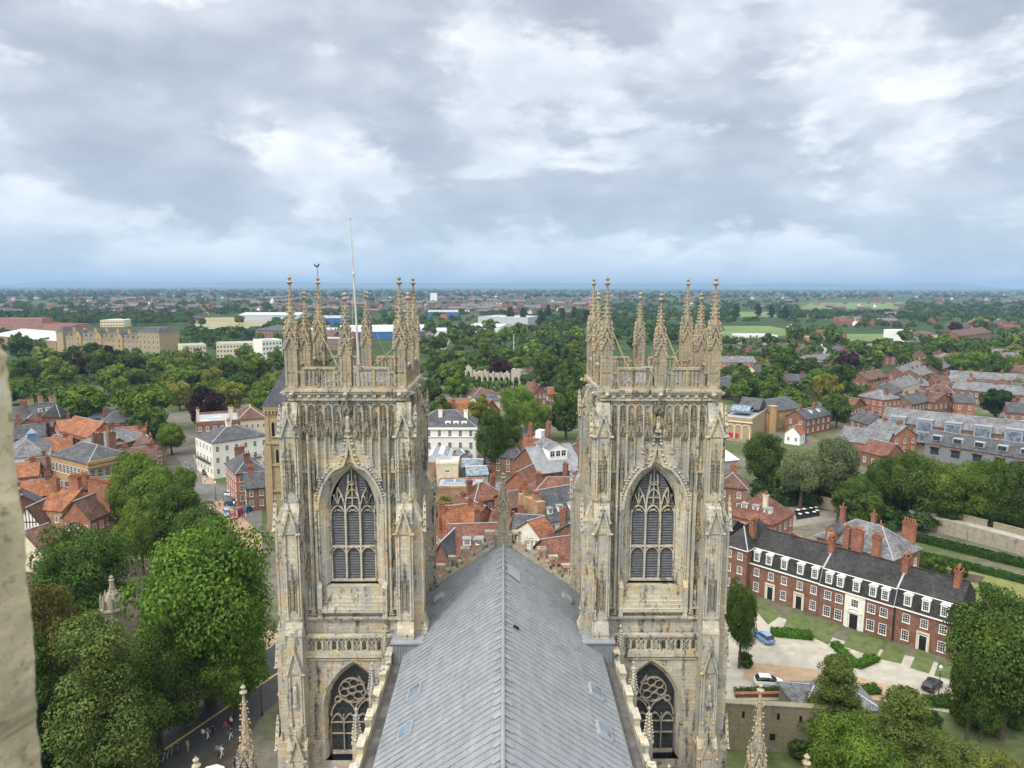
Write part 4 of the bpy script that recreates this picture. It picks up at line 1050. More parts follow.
# ------------------------------------------------------------------ buildings
WIN = {}; PLACED = []
def window_mesh(w, h, style):
    key = (round(w, 2), round(h, 2), style)
    if key not in WIN:
        f = MB(); t = .085; d = .04
        f.box(-w/2, -w/2+t, -d, .02, 0, h); f.box(w/2-t, w/2, -d, .02, 0, h); f.box(-w/2+t, w/2-t, -d, .02, h-t, h); f.box(-w/2-.06, w/2+.06, -d-.06, .02, -.08, t)
        if style == 'sash':
            f.box(-w/2+t, w/2-t, -d+.004, -.018, h/2-.03, h/2+.03)
            for k in (1, 2): x = -w/2+w*k/3; f.box(x-.018, x+.018, -d+.008, -.0185, t, h-t)
            for k in (1, 3): z = h*k/4; f.box(-w/2+t, w/2-t, -d+.012, -.019, z-.016, z+.016)
        else:
            f.box(-.03, .03, -d+.006, -.018, t, h-t); f.box(-w/2+t, w/2-t, -d+.010, -.019, h*.6-.025, h*.6+.025)
        p = MB(); p.F([(-w/2+.03, -.015, .03), (w/2-.03, -.015, .03), (w/2-.03, -.015, h-.03), (-w/2+.03, -.015, h-.03)])
        WIN[key] = (f.mesh('window', [M['white']]), p.mesh('pane', [M['glass']]))
    return WIN[key]
def window(parent, x, y, z, w, h, rz, style='sash', name='window'):
    f, p = window_mesh(w, h, style); o = put(name, f, parent, (x, y, z), rz); put('pane', p, o); return o
def door(parent, x, y, z, w, h, rz, m='black'):
    b = MB(); b.box(-w/2-.14, -w/2, -.09, .02, 0, h+.14); b.box(w/2, w/2+.14, -.09, .02, 0, h+.14); b.box(-w/2, w/2, -.09, .02, h, h+.14); f = b.mesh('door', [M['white']])
    o = put('door', f, parent, (x, y, z), rz); c = MB(); c.box(-w/2, w/2, -.05, .01, 0, h-.42); 
    for sx in (-1, 1):
        for z0 in (.25, 1.1): c.box(sx*w*.25-w*.17, sx*w*.25+w*.17, -.065, -.04, z0, z0+.6)
    c.build('door_leaf', M[m], o); c = MB(); c.F([(-w/2, -.03, h-.42), (w/2, -.03, h-.42), (w/2, -.03, h), (-w/2, -.03, h)]); c.build('fanlight', M['glass'], o)
POT = {}
def chimney(parent, x, y, z0, z1, w, d, pots=3, m='brick_orange', pm='pot', rz=0):
    b = MB(); b.box(-w/2, w/2, -d/2, d/2, 0, z1-z0); b.box(-w/2-.07, w/2+.07, -d/2-.07, d/2+.07, z1-z0-.45, z1-z0-.25); b.box(-w/2-.12, w/2+.12, -d/2-.12, d/2+.12, z1-z0-.2, z1-z0)
    o = b.build('chimney', M[m], parent, (x, y, z0), rz)
    if pm not in POT:
        c = MB(); c.lathe((0, 0, 0), [(.17, 0), (.15, .12), (.13, .65), (.17, .68), (.17, .78), (.12, .8)], 8); POT[pm] = c.mesh('chimney_pot', [M[pm]])
    for i in range(pots):
        put('chimney_pot', POT[pm], o, ((-w/2+w*(i+.5)/pots) if w >= d else 0, 0 if w >= d else (-d/2+d*(i+.5)/pots), z1-z0))
    return o
def roof_mesh(w, d, h, rh, kind, ov=.35):
    b = MB(); t = .16; x0, x1, y0, y1 = -ov, w+ov, -ov, d+ov
    e = [(x0, y0), (x1, y0), (x1, y1), (x0, y1)]
    if kind == 'hip':
        if w >= d: r = [(d/2, d/2), (w-d/2, d/2)] if w > d else [(w/2-.05, d/2), (w/2+.05, d/2)]
        else: r = [(w/2, w/2), (w/2, d-w/2)]
        A, B_, C, D = [(x, y, h) for x, y in e]; p, q = [(x, y, h+rh) for x, y in r]
        if w >= d: b.F([A, B_, q, p]); b.F([C, D, p, q]); b.F([D, A, p]); b.F([B_, C, q])
        else: b.F([A, B_, p]); b.F([B_, C, q, p]); b.F([C, D, q]); b.F([D, A, p, q])
        b.box(x0, x1, y0, y1, h-t, h-.003)
        b.k = 1
        rr = [p, q]; b.bar(rr[0], rr[1], .22, .12)
        for c_, k in (((A, p), 0), ((B_, q if w >= d else p), 0), ((C, q), 0), ((D, p if w >= d else q), 0)): b.bar(c_[0], c_[1], .18, .1)
    elif kind in ('gx', 'gy'):
        s = rh/((d if kind == 'gx' else w)/2)
        def sl(a, c):     # slab from eave edge a (2 pts) to ridge edge c (2 pts)
            top = [a[0], a[1], c[1], c[0]]; b.frustum([(p[0], p[1], p[2]-t) for p in top], top)
        if kind == 'gx':
            m_ = d/2; ez = h-s*ov
            sl([(x0, y0, ez), (x1, y0, ez)], [(x0, m_, h+rh), (x1, m_, h+rh)]); sl([(x1, y1, ez), (x0, y1, ez)], [(x1, m_, h+rh), (x0, m_, h+rh)])
            b.k = 1; b.bar((x0, m_, h+rh+.03), (x1, m_, h+rh+.03), .26, .12)
        else:
            m_ = w/2; ez = h-s*ov
            sl([(x0, y1, ez), (x0, y0, ez)], [(m_, y1, h+rh), (m_, y0, h+rh)]); sl([(x1, y0, ez), (x1, y1, ez)], [(m_, y0, h+rh), (m_, y1, h+rh)])
            b.k = 1; b.bar((m_, y0, h+rh+.03), (m_, y1, h+rh+.03), .26, .12)
    else:
        b.box(.3, w-.3, .3, d-.3, h-.35, h-.2)
    return b
def house(name, label, cat, A, B, h, d, roof='gx', rh=3.0, wall='brick', rm='slate', win=None, side='lr', style='sash', ws=(1.0, 1.6), chim=(), dorm=(), group=None, doors=(), cm='brick_orange', ridge='metal_grey', extra=None, parapet=0, base=0.9, wd=None):
    """A, B: front wall ends (left, right) as seen from the cathedral; depth runs away from it"""
    A = Vector((A[0], A[1], 0)); B = Vector((B[0], B[1], 0)); dv = B-A; w = dv.length if wd is None else wd; ang = math.atan2(dv.y, dv.x)
    PLACED.append((A.x+math.cos(ang)*w/2-math.sin(ang)*d/2, A.y+math.sin(ang)*w/2+math.cos(ang)*d/2, max(w, d)/2))
    t = thing(name, label, cat, A, ang, group)
    b = MB(); b.box(0, w, 0, d, -.2, h-.02 if roof != 'flat' else h-.36)
    if roof == 'gx':
        for x, s in ((0, 1), (w, -1)): q = [(x, 0, h-.02), (x, d/2, h+rh-.16), (x, d, h-.02)]; b.F(q if s > 0 else list(reversed(q)))
    if roof == 'gy':
        for y, s in ((0, 1), (d, -1)): q = [(0, y, h-.02), (w, y, h-.02), (w/2, y, h+rh-.16)]; b.F(q if s > 0 else list(reversed(q)))
    if roof == 'flat':
        for q in ((0, w, 0, .3), (0, w, d-.3, d), (0, .3, .3, d-.3), (w-.3, w, .3, d-.3)): b.box(*q, h-.362, h+parapet)
        b.box(-.12, w+.12, -.12, -.003, h-.5, h-.2); b.box(-.12, -.003, -.0, d, h-.5, h-.2); b.box(w+.003, w+.12, -.0, d, h-.5, h-.2)
    b.build('wall', M[wall], t)
    roof_mesh(w, d, h, rh, roof).build('roof', [M[rm], M[ridge]], t)
    if win:
        nc, nr = win; st = (h-base)/nr
        faces = [('f', w, nc)]
        if 'r' in side: faces.append(('r', d, max(1, round(nc*d/w))))
        if 'l' in side: faces.append(('l', d, max(1, round(nc*d/w))))
        for s, ln, n in faces:
            for i in range(n):
                for j in range(nr):
                    u = ln*(i+.5)/n; z = base+st*j+st*.12; hh = min(ws[1], st*.66)
                    if s == 'f' and any(abs(u-dx) < 1.0 for dx in doors) and j == 0: continue
                    if s == 'f': window(t, u, -.004, z, ws[0], hh, 0, style)
                    elif s == 'r': window(t, w+.004, u, z, ws[0], hh, math.pi/2, style)
                    else: window(t, -.004, d-u, z, ws[0], hh, -math.pi/2, style)
    for dx in doors: door(t, dx, -.004, 0.02, 1.1, 2.5, 0)
    for c in chim:
        u, v, zt, cw, cd, n = c; chimney(t, w*u, d*v, h-.3, h+rh+zt, cw, cd, n, cm)
    for u, v, dw in dorm:   # dormers on the front slope of gx/hip roofs: fraction along, fraction up the slope
        y = d/2*v; z = h+rh*v; q = MB(); dh = 1.25
        q.box(w*u-dw/2, w*u+dw/2, y, y+1.6*d/2/max(rh, .5), z-.1, z+dh); q.k = 1; q.box(w*u-dw/2-.12, w*u+dw/2+.12, y-.15, y+1.7*d/2/max(rh, .5), z+dh, z+dh+.12)
        o = q.build('dormer', [M['white'], M['lead']], t); window(o, w*u, y-.004, z+.1, dw*.8, dh*.85, 0, style, 'dormer_window')
    if extra: extra(t, w, d)
    return t
def hp(name, label, cat, a, b, h, d, **k): return house(name, label, cat, P(*a, h), P(*b, h), h, d, **k)

def MB_box(t, name, q, m, bevel=0):
    b = MB(); b.box(*q); b.box(q[0]-.08, q[1]+.08, q[2]-.08, q[3]+.08, q[5], q[5]+.1); return b.build(name, M[m], t)

# ---- the long brick terrace with the white centre doorway
def brick_terrace():
    A, B = P(749, 592.5), P(953, 660.5); dv = B-A; dv.z = 0; ang = math.atan2(dv.y, dv.x)
    t = thing('brick_terrace', 'long red brick terrace with dark mansard roof, white dormers and a white stone centre doorway', 'building', (A.x, A.y, 0), ang)
    W = dv.length; iv = Matrix.Rotation(-ang, 3, 'Z')
    L = lambda px, py, z=0.0: iv @ (P(px, py, z)-A)
    c0 = L(814, 619.5).x; c1 = L(889, 643).x; D = 10.5
    w = MB(); w.box(0, W, 0, D, -.2, 6.2); w.box(c0, c1, -.45, .2, -.2, 6.3)
    w.box(-5.2, 0.0, -1.6, D, -.2, 9.1); w.box(-16, -5.2, -1.2, D, -.2, 9.1)
    w.build('wall', M['brick'], t)
    q = MB(); q.box(-.0, c0-.0, -.32, -.003, 6.05, 6.25); q.box(c0-.1, c1+.1, -.78, -.453, 6.15, 6.35); q.box(c1, W, -.32, -.003, 6.05, 6.25)
    q.box(-16.3, .3, -1.95, -1.604, 8.9, 9.1); q.box(.003, .3, -1.6, .8, 8.9, 9.1)
    q.box(c1+.05, c1+.2, -.2, -.06, 0, 6.0, 1); q.box(c0-.2, c0-.05, -.2, -.06, 0, 6.0, 1)
    q.build('cornice', [M['white'], M['iron']], t)
    r = MB()
    def mans(x0, x1, yf, z0):
        # steep lower slope, shallow upper slope, ridge
        yb = D+.2; y1 = yf+1.15; ym = D/2; zr = 11.9
        r.F([(x0, yf, z0), (x1, yf, z0), (x1, y1, 9.05), (x0, y1, 9.05)]); r.F([(x0, y1, 9.05), (x1, y1, 9.05), (x1, ym, zr), (x0, ym, zr)])
        r.F([(x1, yb, 6.2), (x0, yb, 6.2), (x0, yb-1.2, 9.05), (x1, yb-1.2, 9.05)]); r.F([(x1, yb-1.2, 9.05), (x0, yb-1.2, 9.05), (x0, ym, zr), (x1, ym, zr)])
        for x, s in ((x0, 1), (x1, -1)):
            g = [(x, yf, z0), (x, y1, 9.05), (x, ym, zr), (x, yb-1.2, 9.05), (x, yb, 6.2)]; r.F(g if s > 0 else list(reversed(g)))
        r.k = 1; r.bar((x0, y1-.05, 9.07), (x1, y1-.05, 9.07), .12, .1); r.k = 0; r.bar((x0, ym, zr+.03), (x1, ym, zr+.03), .3, .16)
    mans(0, c0, -.2, 6.2); mans(c0, c1, -.65, 6.32); mans(c1, W+.2, -.2, 6.2)
    r.k = 0
    a = [(-5.5, -1.95, 9.1), (.3, -1.95, 9.1), (.3, D+.3, 9.1), (-5.5, D+.3, 9.1)]; p, s = (-2.6, 1.6, 12.6), (-2.6, D-2.5, 12.6)
    r.F([a[0], a[1], p]); r.F([a[1], a[2], s, p]); r.F([a[2], a[3], s]); r.F([a[3], a[0], p, s]); 
    for x, y in ((c0, 0), (c1, 0)): r.k = 2; r.bar((x, .55, 9.1), (x, D/2, 11.98), .3, .1); r.bar((x, -.55, 6.35), (x, .6, 9.1), .22, .1)
    r.k = 0; a = [(-16.3, -1.5, 9.12), (-5.5, -1.5, 9.12), (-5.5, D+.3, 9.12), (-16.3, D+.3, 9.12)]; r.F([a[0], a[1], (-5.5, 4.5, 12.3), (-16.3, 4.5, 12.3)]); r.F([a[2], a[3], (-16.3, 4.5, 12.3), (-5.5, 4.5, 12.3)]); r.F([a[1], a[2], (-5.5, 4.5, 12.3)]); r.F([a[3], a[0], (-16.3, 4.5, 12.3)])
    r.bar((-2.6, 1.6, 12.62), (-2.6, D-2.5, 12.62), .25, .14); r.k = 2; r.bar((.3, -1.95, 9.12), (-2.6, 1.6, 12.62), .22, .1)
    r.build('roof', [M['slate_dark'], M['white'], M['metal_grey']], t)
    def col(px, pz, yy, w_=1.05, hh=1.55):
        x = L(px, pz).x; return x
    yw = -.004
    def rowx(a, b, n): return [a+(b-a)*i/(n-1) for i in range(n)]
    lx = [1.3, 4.1, 6.6, 9.5, 12.0]; lx = [x*c0/13.2 for x in lx]; cw = c1-c0; rw = W-c1
    cx = [c0+cw*k for k in (.12, .28, .72, .88)]; cc = c0+cw*.5; rx = [c1+1.9+i*2.75 for i in range(int(rw/2.75))]
    dl = {1: lx[1], 3: lx[3]}
    for i, x in enumerate(lx):
        if i in (1, 3):
            door(t, x, yw, .02, 1.1, 2.5, 0)
            s = MB(); s.box(x-1.0, x-.7, -.2, -.1, 0, 2.9); s.box(x+.7, x+1.0, -.2, -.1, 0, 2.9); s.box(x-1.0, x+1.0, -.25, -.1, 2.9, 3.25); s.build('door_surround', M['cream'], t)
        else: window(t, x, yw, .75, 1.1, 1.8, 0)
        window(t, x, yw, 3.85, 1.1, 1.55, 0)
    for x in cx:
        window(t, x, -.454, .65, 1.25, 1.95, 0); window(t, x, -.454, 3.85, 1.25, 1.6, 0)
    door(t, cc, -.604, .02, 1.4, 2.7, 0); window(t, cc, -.604, 3.95, 1.3, 1.5, 0)
    s = MB(); s.box(cc-1.7, cc+1.7, -.6, -.46, -.1, 6.12); s.box(cc-1.25, cc-.95, -.8, -.61, 0, 3.0); s.box(cc+.95, cc+1.25, -.8, -.61, 0, 3.0); s.box(cc-1.35, cc+1.35, -.86, -.61, 3.0, 3.22)
    s.poly([(cc-1.25, -.74, 3.2), (cc-.7, -.74, 3.62), (cc, -.74, 3.78), (cc+.7, -.74, 3.62), (cc+1.25, -.74, 3.2)], .16, .2); s.build('stone_frontispiece', M['stucco'], t)
    for i, x in enumerate(rx):
        if i == 1:
            door(t, x, yw, .02, 1.1, 2.5, 0); s = MB(); s.box(x-1.0, x-.7, -.2, -.1, 0, 2.9); s.box(x+.7, x+1.0, -.2, -.1, 0, 2.9); s.box(x-1.0, x+1.0, -.25, -.1, 2.9, 3.25); s.build('door_surround', M['cream'], t)
        else: window(t, x, yw, .75, 1.15, 1.8, 0)
        window(t, x, yw, 3.85, 1.15, 1.55, 0)
    def dormer(x, y):
        m = MB(); m.box(x-.58, x+.58, y, y+1.3, 6.75, 8.72); m.k = 1
        m.poly([(x-.68, y+.55, 8.76), (x-.35, y+.55, 8.90), (x, y+.55, 8.94), (x+.35, y+.55, 8.90), (x+.68, y+.55, 8.76)], .10, 1.35, up=(0, 1, 0))
        o = m.build('dormer', [M['white'], M['white']], t); window(o, x, y-.004, 6.95, 1.0, 1.65, 0, 'sash', 'dormer_window')
    for x in [.9*lx[0], lx[1]-.6, lx[2]-.2, lx[3]-.1, lx[4]]: dormer(x, -.02)
    for x in cx+[cc]: dormer(x, -.45)
    for x in rx: dormer(x, -.02)
    for x in (-3.8, -1.4): window(t, x, -1.604, 3.9, 1.05, 1.5, 0); window(t, x, -1.604, 6.8, 1.05, 1.4, 0); window(t, x, -1.604, .8, 1.05, 1.6, 0)
    for x in (-9.5, -7): window(t, x, -1.204, 3.9, 1.05, 1.5, 0); window(t, x, -1.204, 6.8, 1.05, 1.4, 0)
    for x in (-1.2, c0-.2, c1-.0, W-1.3): chimney(t, x, D/2-.9 if x > 0 else 2.6, 10.2, 13.9, .9, 1.5, 2, 'brick_orange')
    return t
brick_terrace()
# ---- slate-roofed brick villa behind the terrace
def villa(t, w, d):
    for u, v, z, cw, n in ((.05, .75, 13.2, .8, 1), (.42, .9, 13.0, .7, 1), (.62, .6, 12.2, .7, 1), (.88, .9, 13.2, 2.4, 5)): chimney(t, w*u, d*v, 8, z, cw, .9, n)
    for u, cw in ((.42, 1.2), (.56, 2.0), (.80, 1.5)): chimney(t, w*u, -.25, 4.0, 12.0, cw, .9, max(2, int(cw*2)))
    g = MB(); x = w*.2; g.box(x-1.2, x+1.2, -.3, 3, 7.2, 10.0); g.F([(x-1.2, -.302, 10), (x+1.2, -.302, 10), (x, -.302, 11.4)]); g.k = 1
    g.F([(x-1.4, -.4, 9.8), (x, -.4, 11.5), (x, 4, 11.5), (x-1.4, 4, 9.8)]); g.F([(x, -.4, 11.5), (x+1.4, -.4, 9.8), (x+1.4, 4, 9.8), (x, 4, 11.5)])
    o = g.build('gabled_dormer', [M['brick_orange'], M['slate']], t); window(o, x, -.31, 8.2, 1.2, 1.5, 0, 'sash', 'dormer_window')
    s = MB(); s.F([(w*.62, d*.38, 10.35), (w*.70, d*.38, 10.35), (w*.70, d*.46, 10.95), (w*.62, d*.46, 10.95)]); s.build('roof_light', M['glass_sky'], t)
hp('brick_villa', 'orange brick villa with pale slate roof and many tall chimneys behind the long terrace', 'house', (817, 536), (893, 560), 8, 10.5, roof='hip', rh=4.2, wall='brick_orange', rm='slate_pale', win=(5, 2), extra=villa)
# ---- houses right of the towers
hp('hipped_house', 'large hipped red tile house with three white dormers and a tall pale chimney', 'house', (727, 514), (772, 525), 7, 11.5, roof='hip', rh=5.2, wall='brick_pink', rm='tile_red', win=(4, 2), dorm=((.3, .3, 1.4), (.55, .32, 1.4), (.8, .3, 1.4)), chim=((.72, .25, .6, 1.0, .8, 2),), cm='cream', ridge='tile_red')
hp('brick_house', 'small hipped brick house with one pair of chimney pots beside the white marquee', 'house', (716, 486), (747, 489), 7, 9, roof='hip', rh=3, wall='brick_brown', rm='tile_brown', win=(2, 2), chim=((.5, .8, 1.2, 1.8, .8, 4),))
def gallery(t, w, d):
    b = MB()
    for i in range(4):
        x = w*.1+i*w*.24; b.poly([(x+1.5*math.cos(a*math.pi/8), -.08, 5.2+1.5*math.sin(a*math.pi/8)) for a in range(9)], .4, .35, up=(0, 1, 0)); b.box(x-1.75, x-1.3, -.3, -.003, 1.0, 5.2); b.box(x+1.3, x+1.75, -.3, -.003, 1, 5.2)
    b.box(-.3, w+.3, -.5, -.004, 7.6, 8.1); b.build('blind_arcade', M['cream'], t)
    b = MB(); b.box(1, w*.6, -.25, -.1, 1.5, 3.2); b.build('red_banner', M['red'], t)
    b = MB(); b.box(1.5, w*.75, d*.25, d*.5, 10, 10.8); b.F([(1.5, d*.25, 10.8), (w*.75, d*.25, 10.8), (w*.75, d*.38, 12.4), (1.5, d*.38, 12.4)]); b.F([(w*.75, d*.5, 10.8), (1.5, d*.5, 10.8), (1.5, d*.38, 12.4), (w*.75, d*.38, 12.4)]); b.build('glazed_lantern', M['glass_sky'], t)
    b = MB(); b.F([(2, d*.55, 10.2), (w*.9, d*.55, 10.2), (w*.9, d*.78, 14), (2, d*.78, 14)]); b.F([(w*.9, d, 10.2), (2, d, 10.2), (2, d*.78, 14), (w*.9, d*.78, 14)]); b.F([(w*.9, d*.55, 10.2), (w*.9, d, 10.2), (w*.9, d*.78, 14)]); b.build('hall_roof', M['slate'], t)
hp('art_gallery', 'ochre stone gallery with blind arches, a red banner and glazed roofs', 'gallery', (721, 417), (752, 420), 9, 32, roof='flat', rh=1.0, wall='stone_tan', rm='metal_grey', parapet=.5, extra=gallery)
def wing(t, w, d):
    b = MB(); b.lathe((w*.1, -.6, 0), [(1.8, 0), (1.8, 10.5), (2.0, 10.6), (2.0, 11)], 8); b.build('stair_turret', M['stone_ochre'], t)
hp('stone_wing', 'ochre stone wing with octagonal stair turret next to the gallery', 'building', (768, 412), (802, 407), 8.5, 16, roof='gx', rh=3.5, wall='stone_ochre', rm='slate', win=(4, 2), extra=wing)
hp('white_marquee', 'white canvas marquee roof between the tower and dark tree', 'marquee', (712, 462), (738, 459), 3.2, 13, roof='gx', rh=1.6, wall='metal_grey', rm='white', ridge='white')
hp('tudor_cottage', 'tiny cottage with orange roofs and white gables', 'house', (785, 432), (800, 434), 4.5, 6, roof='gy', rh=2.6, wall='white', rm='pantile', win=(2, 1))
hp('slate_cottage', 'tiny slate-roofed cottage with a blue side beside orange roofs', 'house', (801, 436), (807, 434), 3, 4, roof='gx', rh=2.4, wall='teal', rm='slate_dark')
hp('brick_row', 'short brick row with slate roof, dormers and a fat chimney', 'house', (806, 419), (831, 414), 7, 9, roof='gx', rh=3, wall='brick', rm='slate', win=(5, 2), dorm=((.4, .4, 1.2), (.7, .4, 1.2)), chim=((.15, .5, 1.3, 2.2, .9, 4), (.7, .5, 1.3, 1.6, .8, 3)))
hp('slate_shed', 'long low building with plain grey slate roof behind the willows', 'building', (838, 439), (886, 446), 4.5, 12, roof='gx', rh=4, wall='brick_brown', rm='slate_pale')
hp('tiled_cottage', 'red tiled cottage behind the tree belt', 'house', (861, 450), (886, 456), 5, 9, roof='gx', rh=3.5, wall='brick', rm='tile_red', win=(3, 1))
hp('long_low_house', 'long low house with brown tiled roof above the clipped hedge', 'house', (734, 387), (784, 386), 4.5, 14, roof='gx', rh=3.6, wall='cream', rm='tile_brown', win=(9, 1))
hp('brick_gable_house', 'brick gabled house with slate roof left of the long low house', 'house', (722, 388), (741, 384), 6, 14, roof='gx', rh=4, wall='brick_orange', rm='slate', win=(3, 1))
# modern slate-roofed flats
def flats(n):
    def f(t, w, d):
        for i in range(n):
            x = w*(i+.6)/n; b = MB(); b.box(x-2.6, x+2.6, -1.3, 3.0, 2.4, 10.8); b.k = 1; b.box(x-2.8, x+2.8, -1.5, 3.2, 10.8, 11.0); b.k = 2; b.box(x-2.2, x+2.2, -1.36, -1.305, 3.2, 6.2); b.box(x-2.2, x+2.2, -1.36, -1.305, 6.9, 10.2)
            b.build('glazed_bay', [M['metal_grey'], M['lead'], M['glass_sky']], t)
    return f
hp('modern_flats', 'long modern brick flats with slate roof and projecting glazed bays', 'flats', (882, 420), (1060, 440), 9, 13, roof='gx', rh=4.2, wall='brick_brown', rm='slate_pale', win=(26, 2), side='l', extra=flats(6))
def balc(n):
    def f(t, w, d):
        for i in range(n):
            x = w*(i+.5)/n; b = MB(); b.box(x-1.5, x+1.5, .8, 3.0, 6.9, 8.7); b.k = 1; b.box(x-1.2, x+1.2, .75, .797, 7.1, 8.5); b.build('dormer', [M['metal_grey'], M['glass']], t)
            b = MB(); b.box(x-1.6, x+1.6, -.9, -.003, 5.0, 5.25); b.k = 1; b.box(x-1.3, x+1.3, -.05, -.004, 2.2, 4.6); b.build('balcony', [M['brick_orange'], M['glass']], t)
    return f
M['grey_cladding'] = plain('grey_cladding_boards', (.17, .18, .19), .7, .15, 1)
hp('grey_flats', 'lower grey modern flats with roof dormers in front of longer brick flats', 'flats', (925, 442), (1062, 464), 6, 11, roof='gx', rh=3.6, wall='grey_cladding', rm='slate', side='', extra=balc(6))
# terraces of brick houses further out on the right
RT = [((858, 396), (884, 400), 10, 12, 'hip', 'brick_orange', 'slate_pale', 'brick corner house with pale hipped roof at the street mouth'),
 ((886, 396), (903, 390), 10, 12, 'gx', 'brick', 'slate', 'tall brick house beside the pale hipped corner house'),
 ((902, 388), (920, 382), 9, 11, 'gx', 'cream', 'slate_pale', 'cream fronted terrace house near the street mouth'),
 ((868, 380), (888, 376), 9, 11, 'gx', 'brick', 'tile_brown', 'brick house with brown roof behind corner house'),
 ((920, 376), (962, 362), 8, 11, 'gx', 'brick_brown', 'slate_pale', 'brown terrace row climbing away beyond the street mouth'),
 ((905, 374), (925, 366), 8, 10, 'gx', 'brick', 'slate_pale', 'brick terrace row behind the cream fronted house'),
 ((912, 404), (932, 400), 8, 10, 'gx', 'brick_brown', 'slate', 'gabled brown brick villa behind the modern flats'),
 ((934, 402), (954, 400), 8, 12, 'gy', 'brick', 'tile_brown', 'steep gabled brick villa behind modern flats'),
 ((955, 402), (975, 403), 8, 12, 'gx', 'brick_orange', 'slate', 'orange brick villa beside steep gabled villa'),
 ((952, 388), (1035, 396), 8, 11, 'gx', 'brick_brown', 'slate_pale', 'long brown terrace with pale slates behind the dark yew'),
 ((950, 377), (1035, 382), 8, 11, 'gx', 'brick', 'slate_pale', 'second long terrace beyond the dark yew'),
 ((962, 369), (1030, 372), 8, 11, 'gx', 'brick_orange', 'tile_brown', 'farthest of the long terraces beyond the dark yew'),
 ((1008, 412), (1040, 414), 8, 10, 'gx', 'brick', 'slate', 'brick house at picture edge beside dark yew'),
 ((850, 418), (868, 424), 7, 10, 'gx', 'brick_brown', 'slate', 'brown brick house with slate roof left of modern flats'),
 ((866, 428), (893, 436), 7, 10, 'gx', 'brick_orange', 'slate_pale', 'orange brick house in front of the modern flats'),
 ((851, 408), (866, 404), 7, 9, 'gy', 'brick', 'tile_red', 'red roofed gable beside slate-roofed brick row'),
 ((722, 362), (756, 362), 10, 12, 'gx', 'brick_pink', 'slate_pale', 'pinkish brick terrace touching the pole-propped tower'),
 ((758, 372), (778, 368), 7, 10, 'gx', 'cream', 'slate', 'pale terrace houses behind the round yellow tree'),
 ((796, 362), (836, 358), 7, 10, 'gx', 'stucco', 'slate_pale', 'white terraced villas with slate roofs'),
 ((752, 350), (790, 348), 7, 10, 'gx', 'brick_brown', 'slate', 'brown terrace beyond pinkish terrace'),
 ((850, 362), (864, 358), 8, 10, 'gx', 'stucco', 'slate', 'white house among dark trees'),
 ((938, 372), (960, 358), 8, 10, 'gx', 'brick', 'tile_brown', 'brick terrace beside the bright trees')]
for a, b_, h, d, rf, wl, rm, lab in RT:
    n = max(2, int((P(*b_, h)-P(*a, h)).length/3.2)); far = P(*a, h).y > 330
    hp('terrace_house', lab, 'house', a, b_, h, d, roof=rf, rh=3.4, wall=wl, rm=rm, win=(min(n, 12), 2 if h < 10 else 3), side='l' if far else 'lr', style='plain', chim=[((i+.5)/max(2, n//3), .5, 1.1, 1.6, .8, 3) for i in range(max(2, n//3))], cm='brick')
# ---- left of the towers
def lantern(t, w, d):
    b = MB(); b.box(w*.62-1, w*.62+1, d*.5-1, d*.5+1, 12.2, 14.4); b.k = 1; a = [(w*.62-1.3, d*.5-1.3, 14.4), (w*.62+1.3, d*.5-1.3, 14.4), (w*.62+1.3, d*.5+1.3, 14.4), (w*.62-1.3, d*.5+1.3, 14.4)]
    for i in range(4): b.F([a[i], a[(i+1) % 4], (w*.62, d*.5, 16)])
    b.F(list(reversed(a))); b.build('roof_lantern', [M['teal'], M['lead']], t)
hp('assembly_rooms', 'white stucco hall with pale hipped roof and small blue lantern', 'hall', (4, 459), (46, 455), 9, 19, roof='hip', rh=4.5, wall='stucco', rm='slate_pale', win=(5, 2), extra=lantern)
hp('victorian_house', 'victorian brick house with two white dormers and tall chimneys at far left', 'house', (32, 417), (60, 414), 8.5, 11, roof='gx', rh=4.4, wall='brick', rm='slate', win=(4, 2), dorm=((.35, .3, 1.4), (.62, .3, 1.4)), chim=((.1, .5, 2, 2.0, 1.0, 3), (.9, .5, 2, 2.4, 1.0, 4), (.55, .9, 2, 1.6, 1.0, 3)), cm='stone_tan')
hp('victorian_house', 'brick house with slate roof half hidden behind the worn parapet stone', 'house', (2, 420), (30, 418), 8, 11, roof='gx', rh=4, wall='brick_brown', rm='slate', win=(4, 2), chim=((.75, .5, 2, 2.4, 1.0, 4), (.95, .5, 2, 1.4, 1.0, 2)), cm='brick_brown')
hp('turret_house', 'brick tower house with steep dark roof beside the dormered brick house', 'house', (60, 417), (70, 414), 9, 7, roof='hip', rh=4.6, wall='brick', rm='slate_dark', win=(1, 2))
hp('tiled_range', 'long brick range with orange roof, nearer the dormered brick house', 'building', (60, 430), (88, 437), 7.5, 11, roof='gx', rh=4.4, wall='brick_orange', rm='pantile', win=(4, 2))
hp('tiled_range', 'brick range with orange roof and skylights beside the ochre theatre', 'building', (83, 446), (105, 452), 6, 9, roof='gx', rh=4, wall='brick', rm='pantile', win=(3, 1))
hp('tiled_range', 'small orange roofed annex behind the white stucco hall', 'building', (42, 444), (60, 447), 4.5, 9, roof='gx', rh=2.6, wall='brick', rm='tile_red')
hp('glazed_hall', 'grey roofed hall with a glass vault behind the red chimney cluster', 'hall', (52, 464), (84, 466), 6, 14, roof='gy', rh=3, wall='metal_grey', rm='slate_pale')
def theatre(t, w, d):
    b = MB()
    for i in range(6): x = w*(i+.5)/6+w/12; b.box(x-.3, x+.3, -.25, -.003, 0, 9.6)
    b.box(-.5, w+.3, -.6, -.26, 9.6, 10.2); b.box(-.4, w+.2, -.45, -.12, 10.7, 11.6); b.build('pilaster_front', M['stone_ochre'], t)
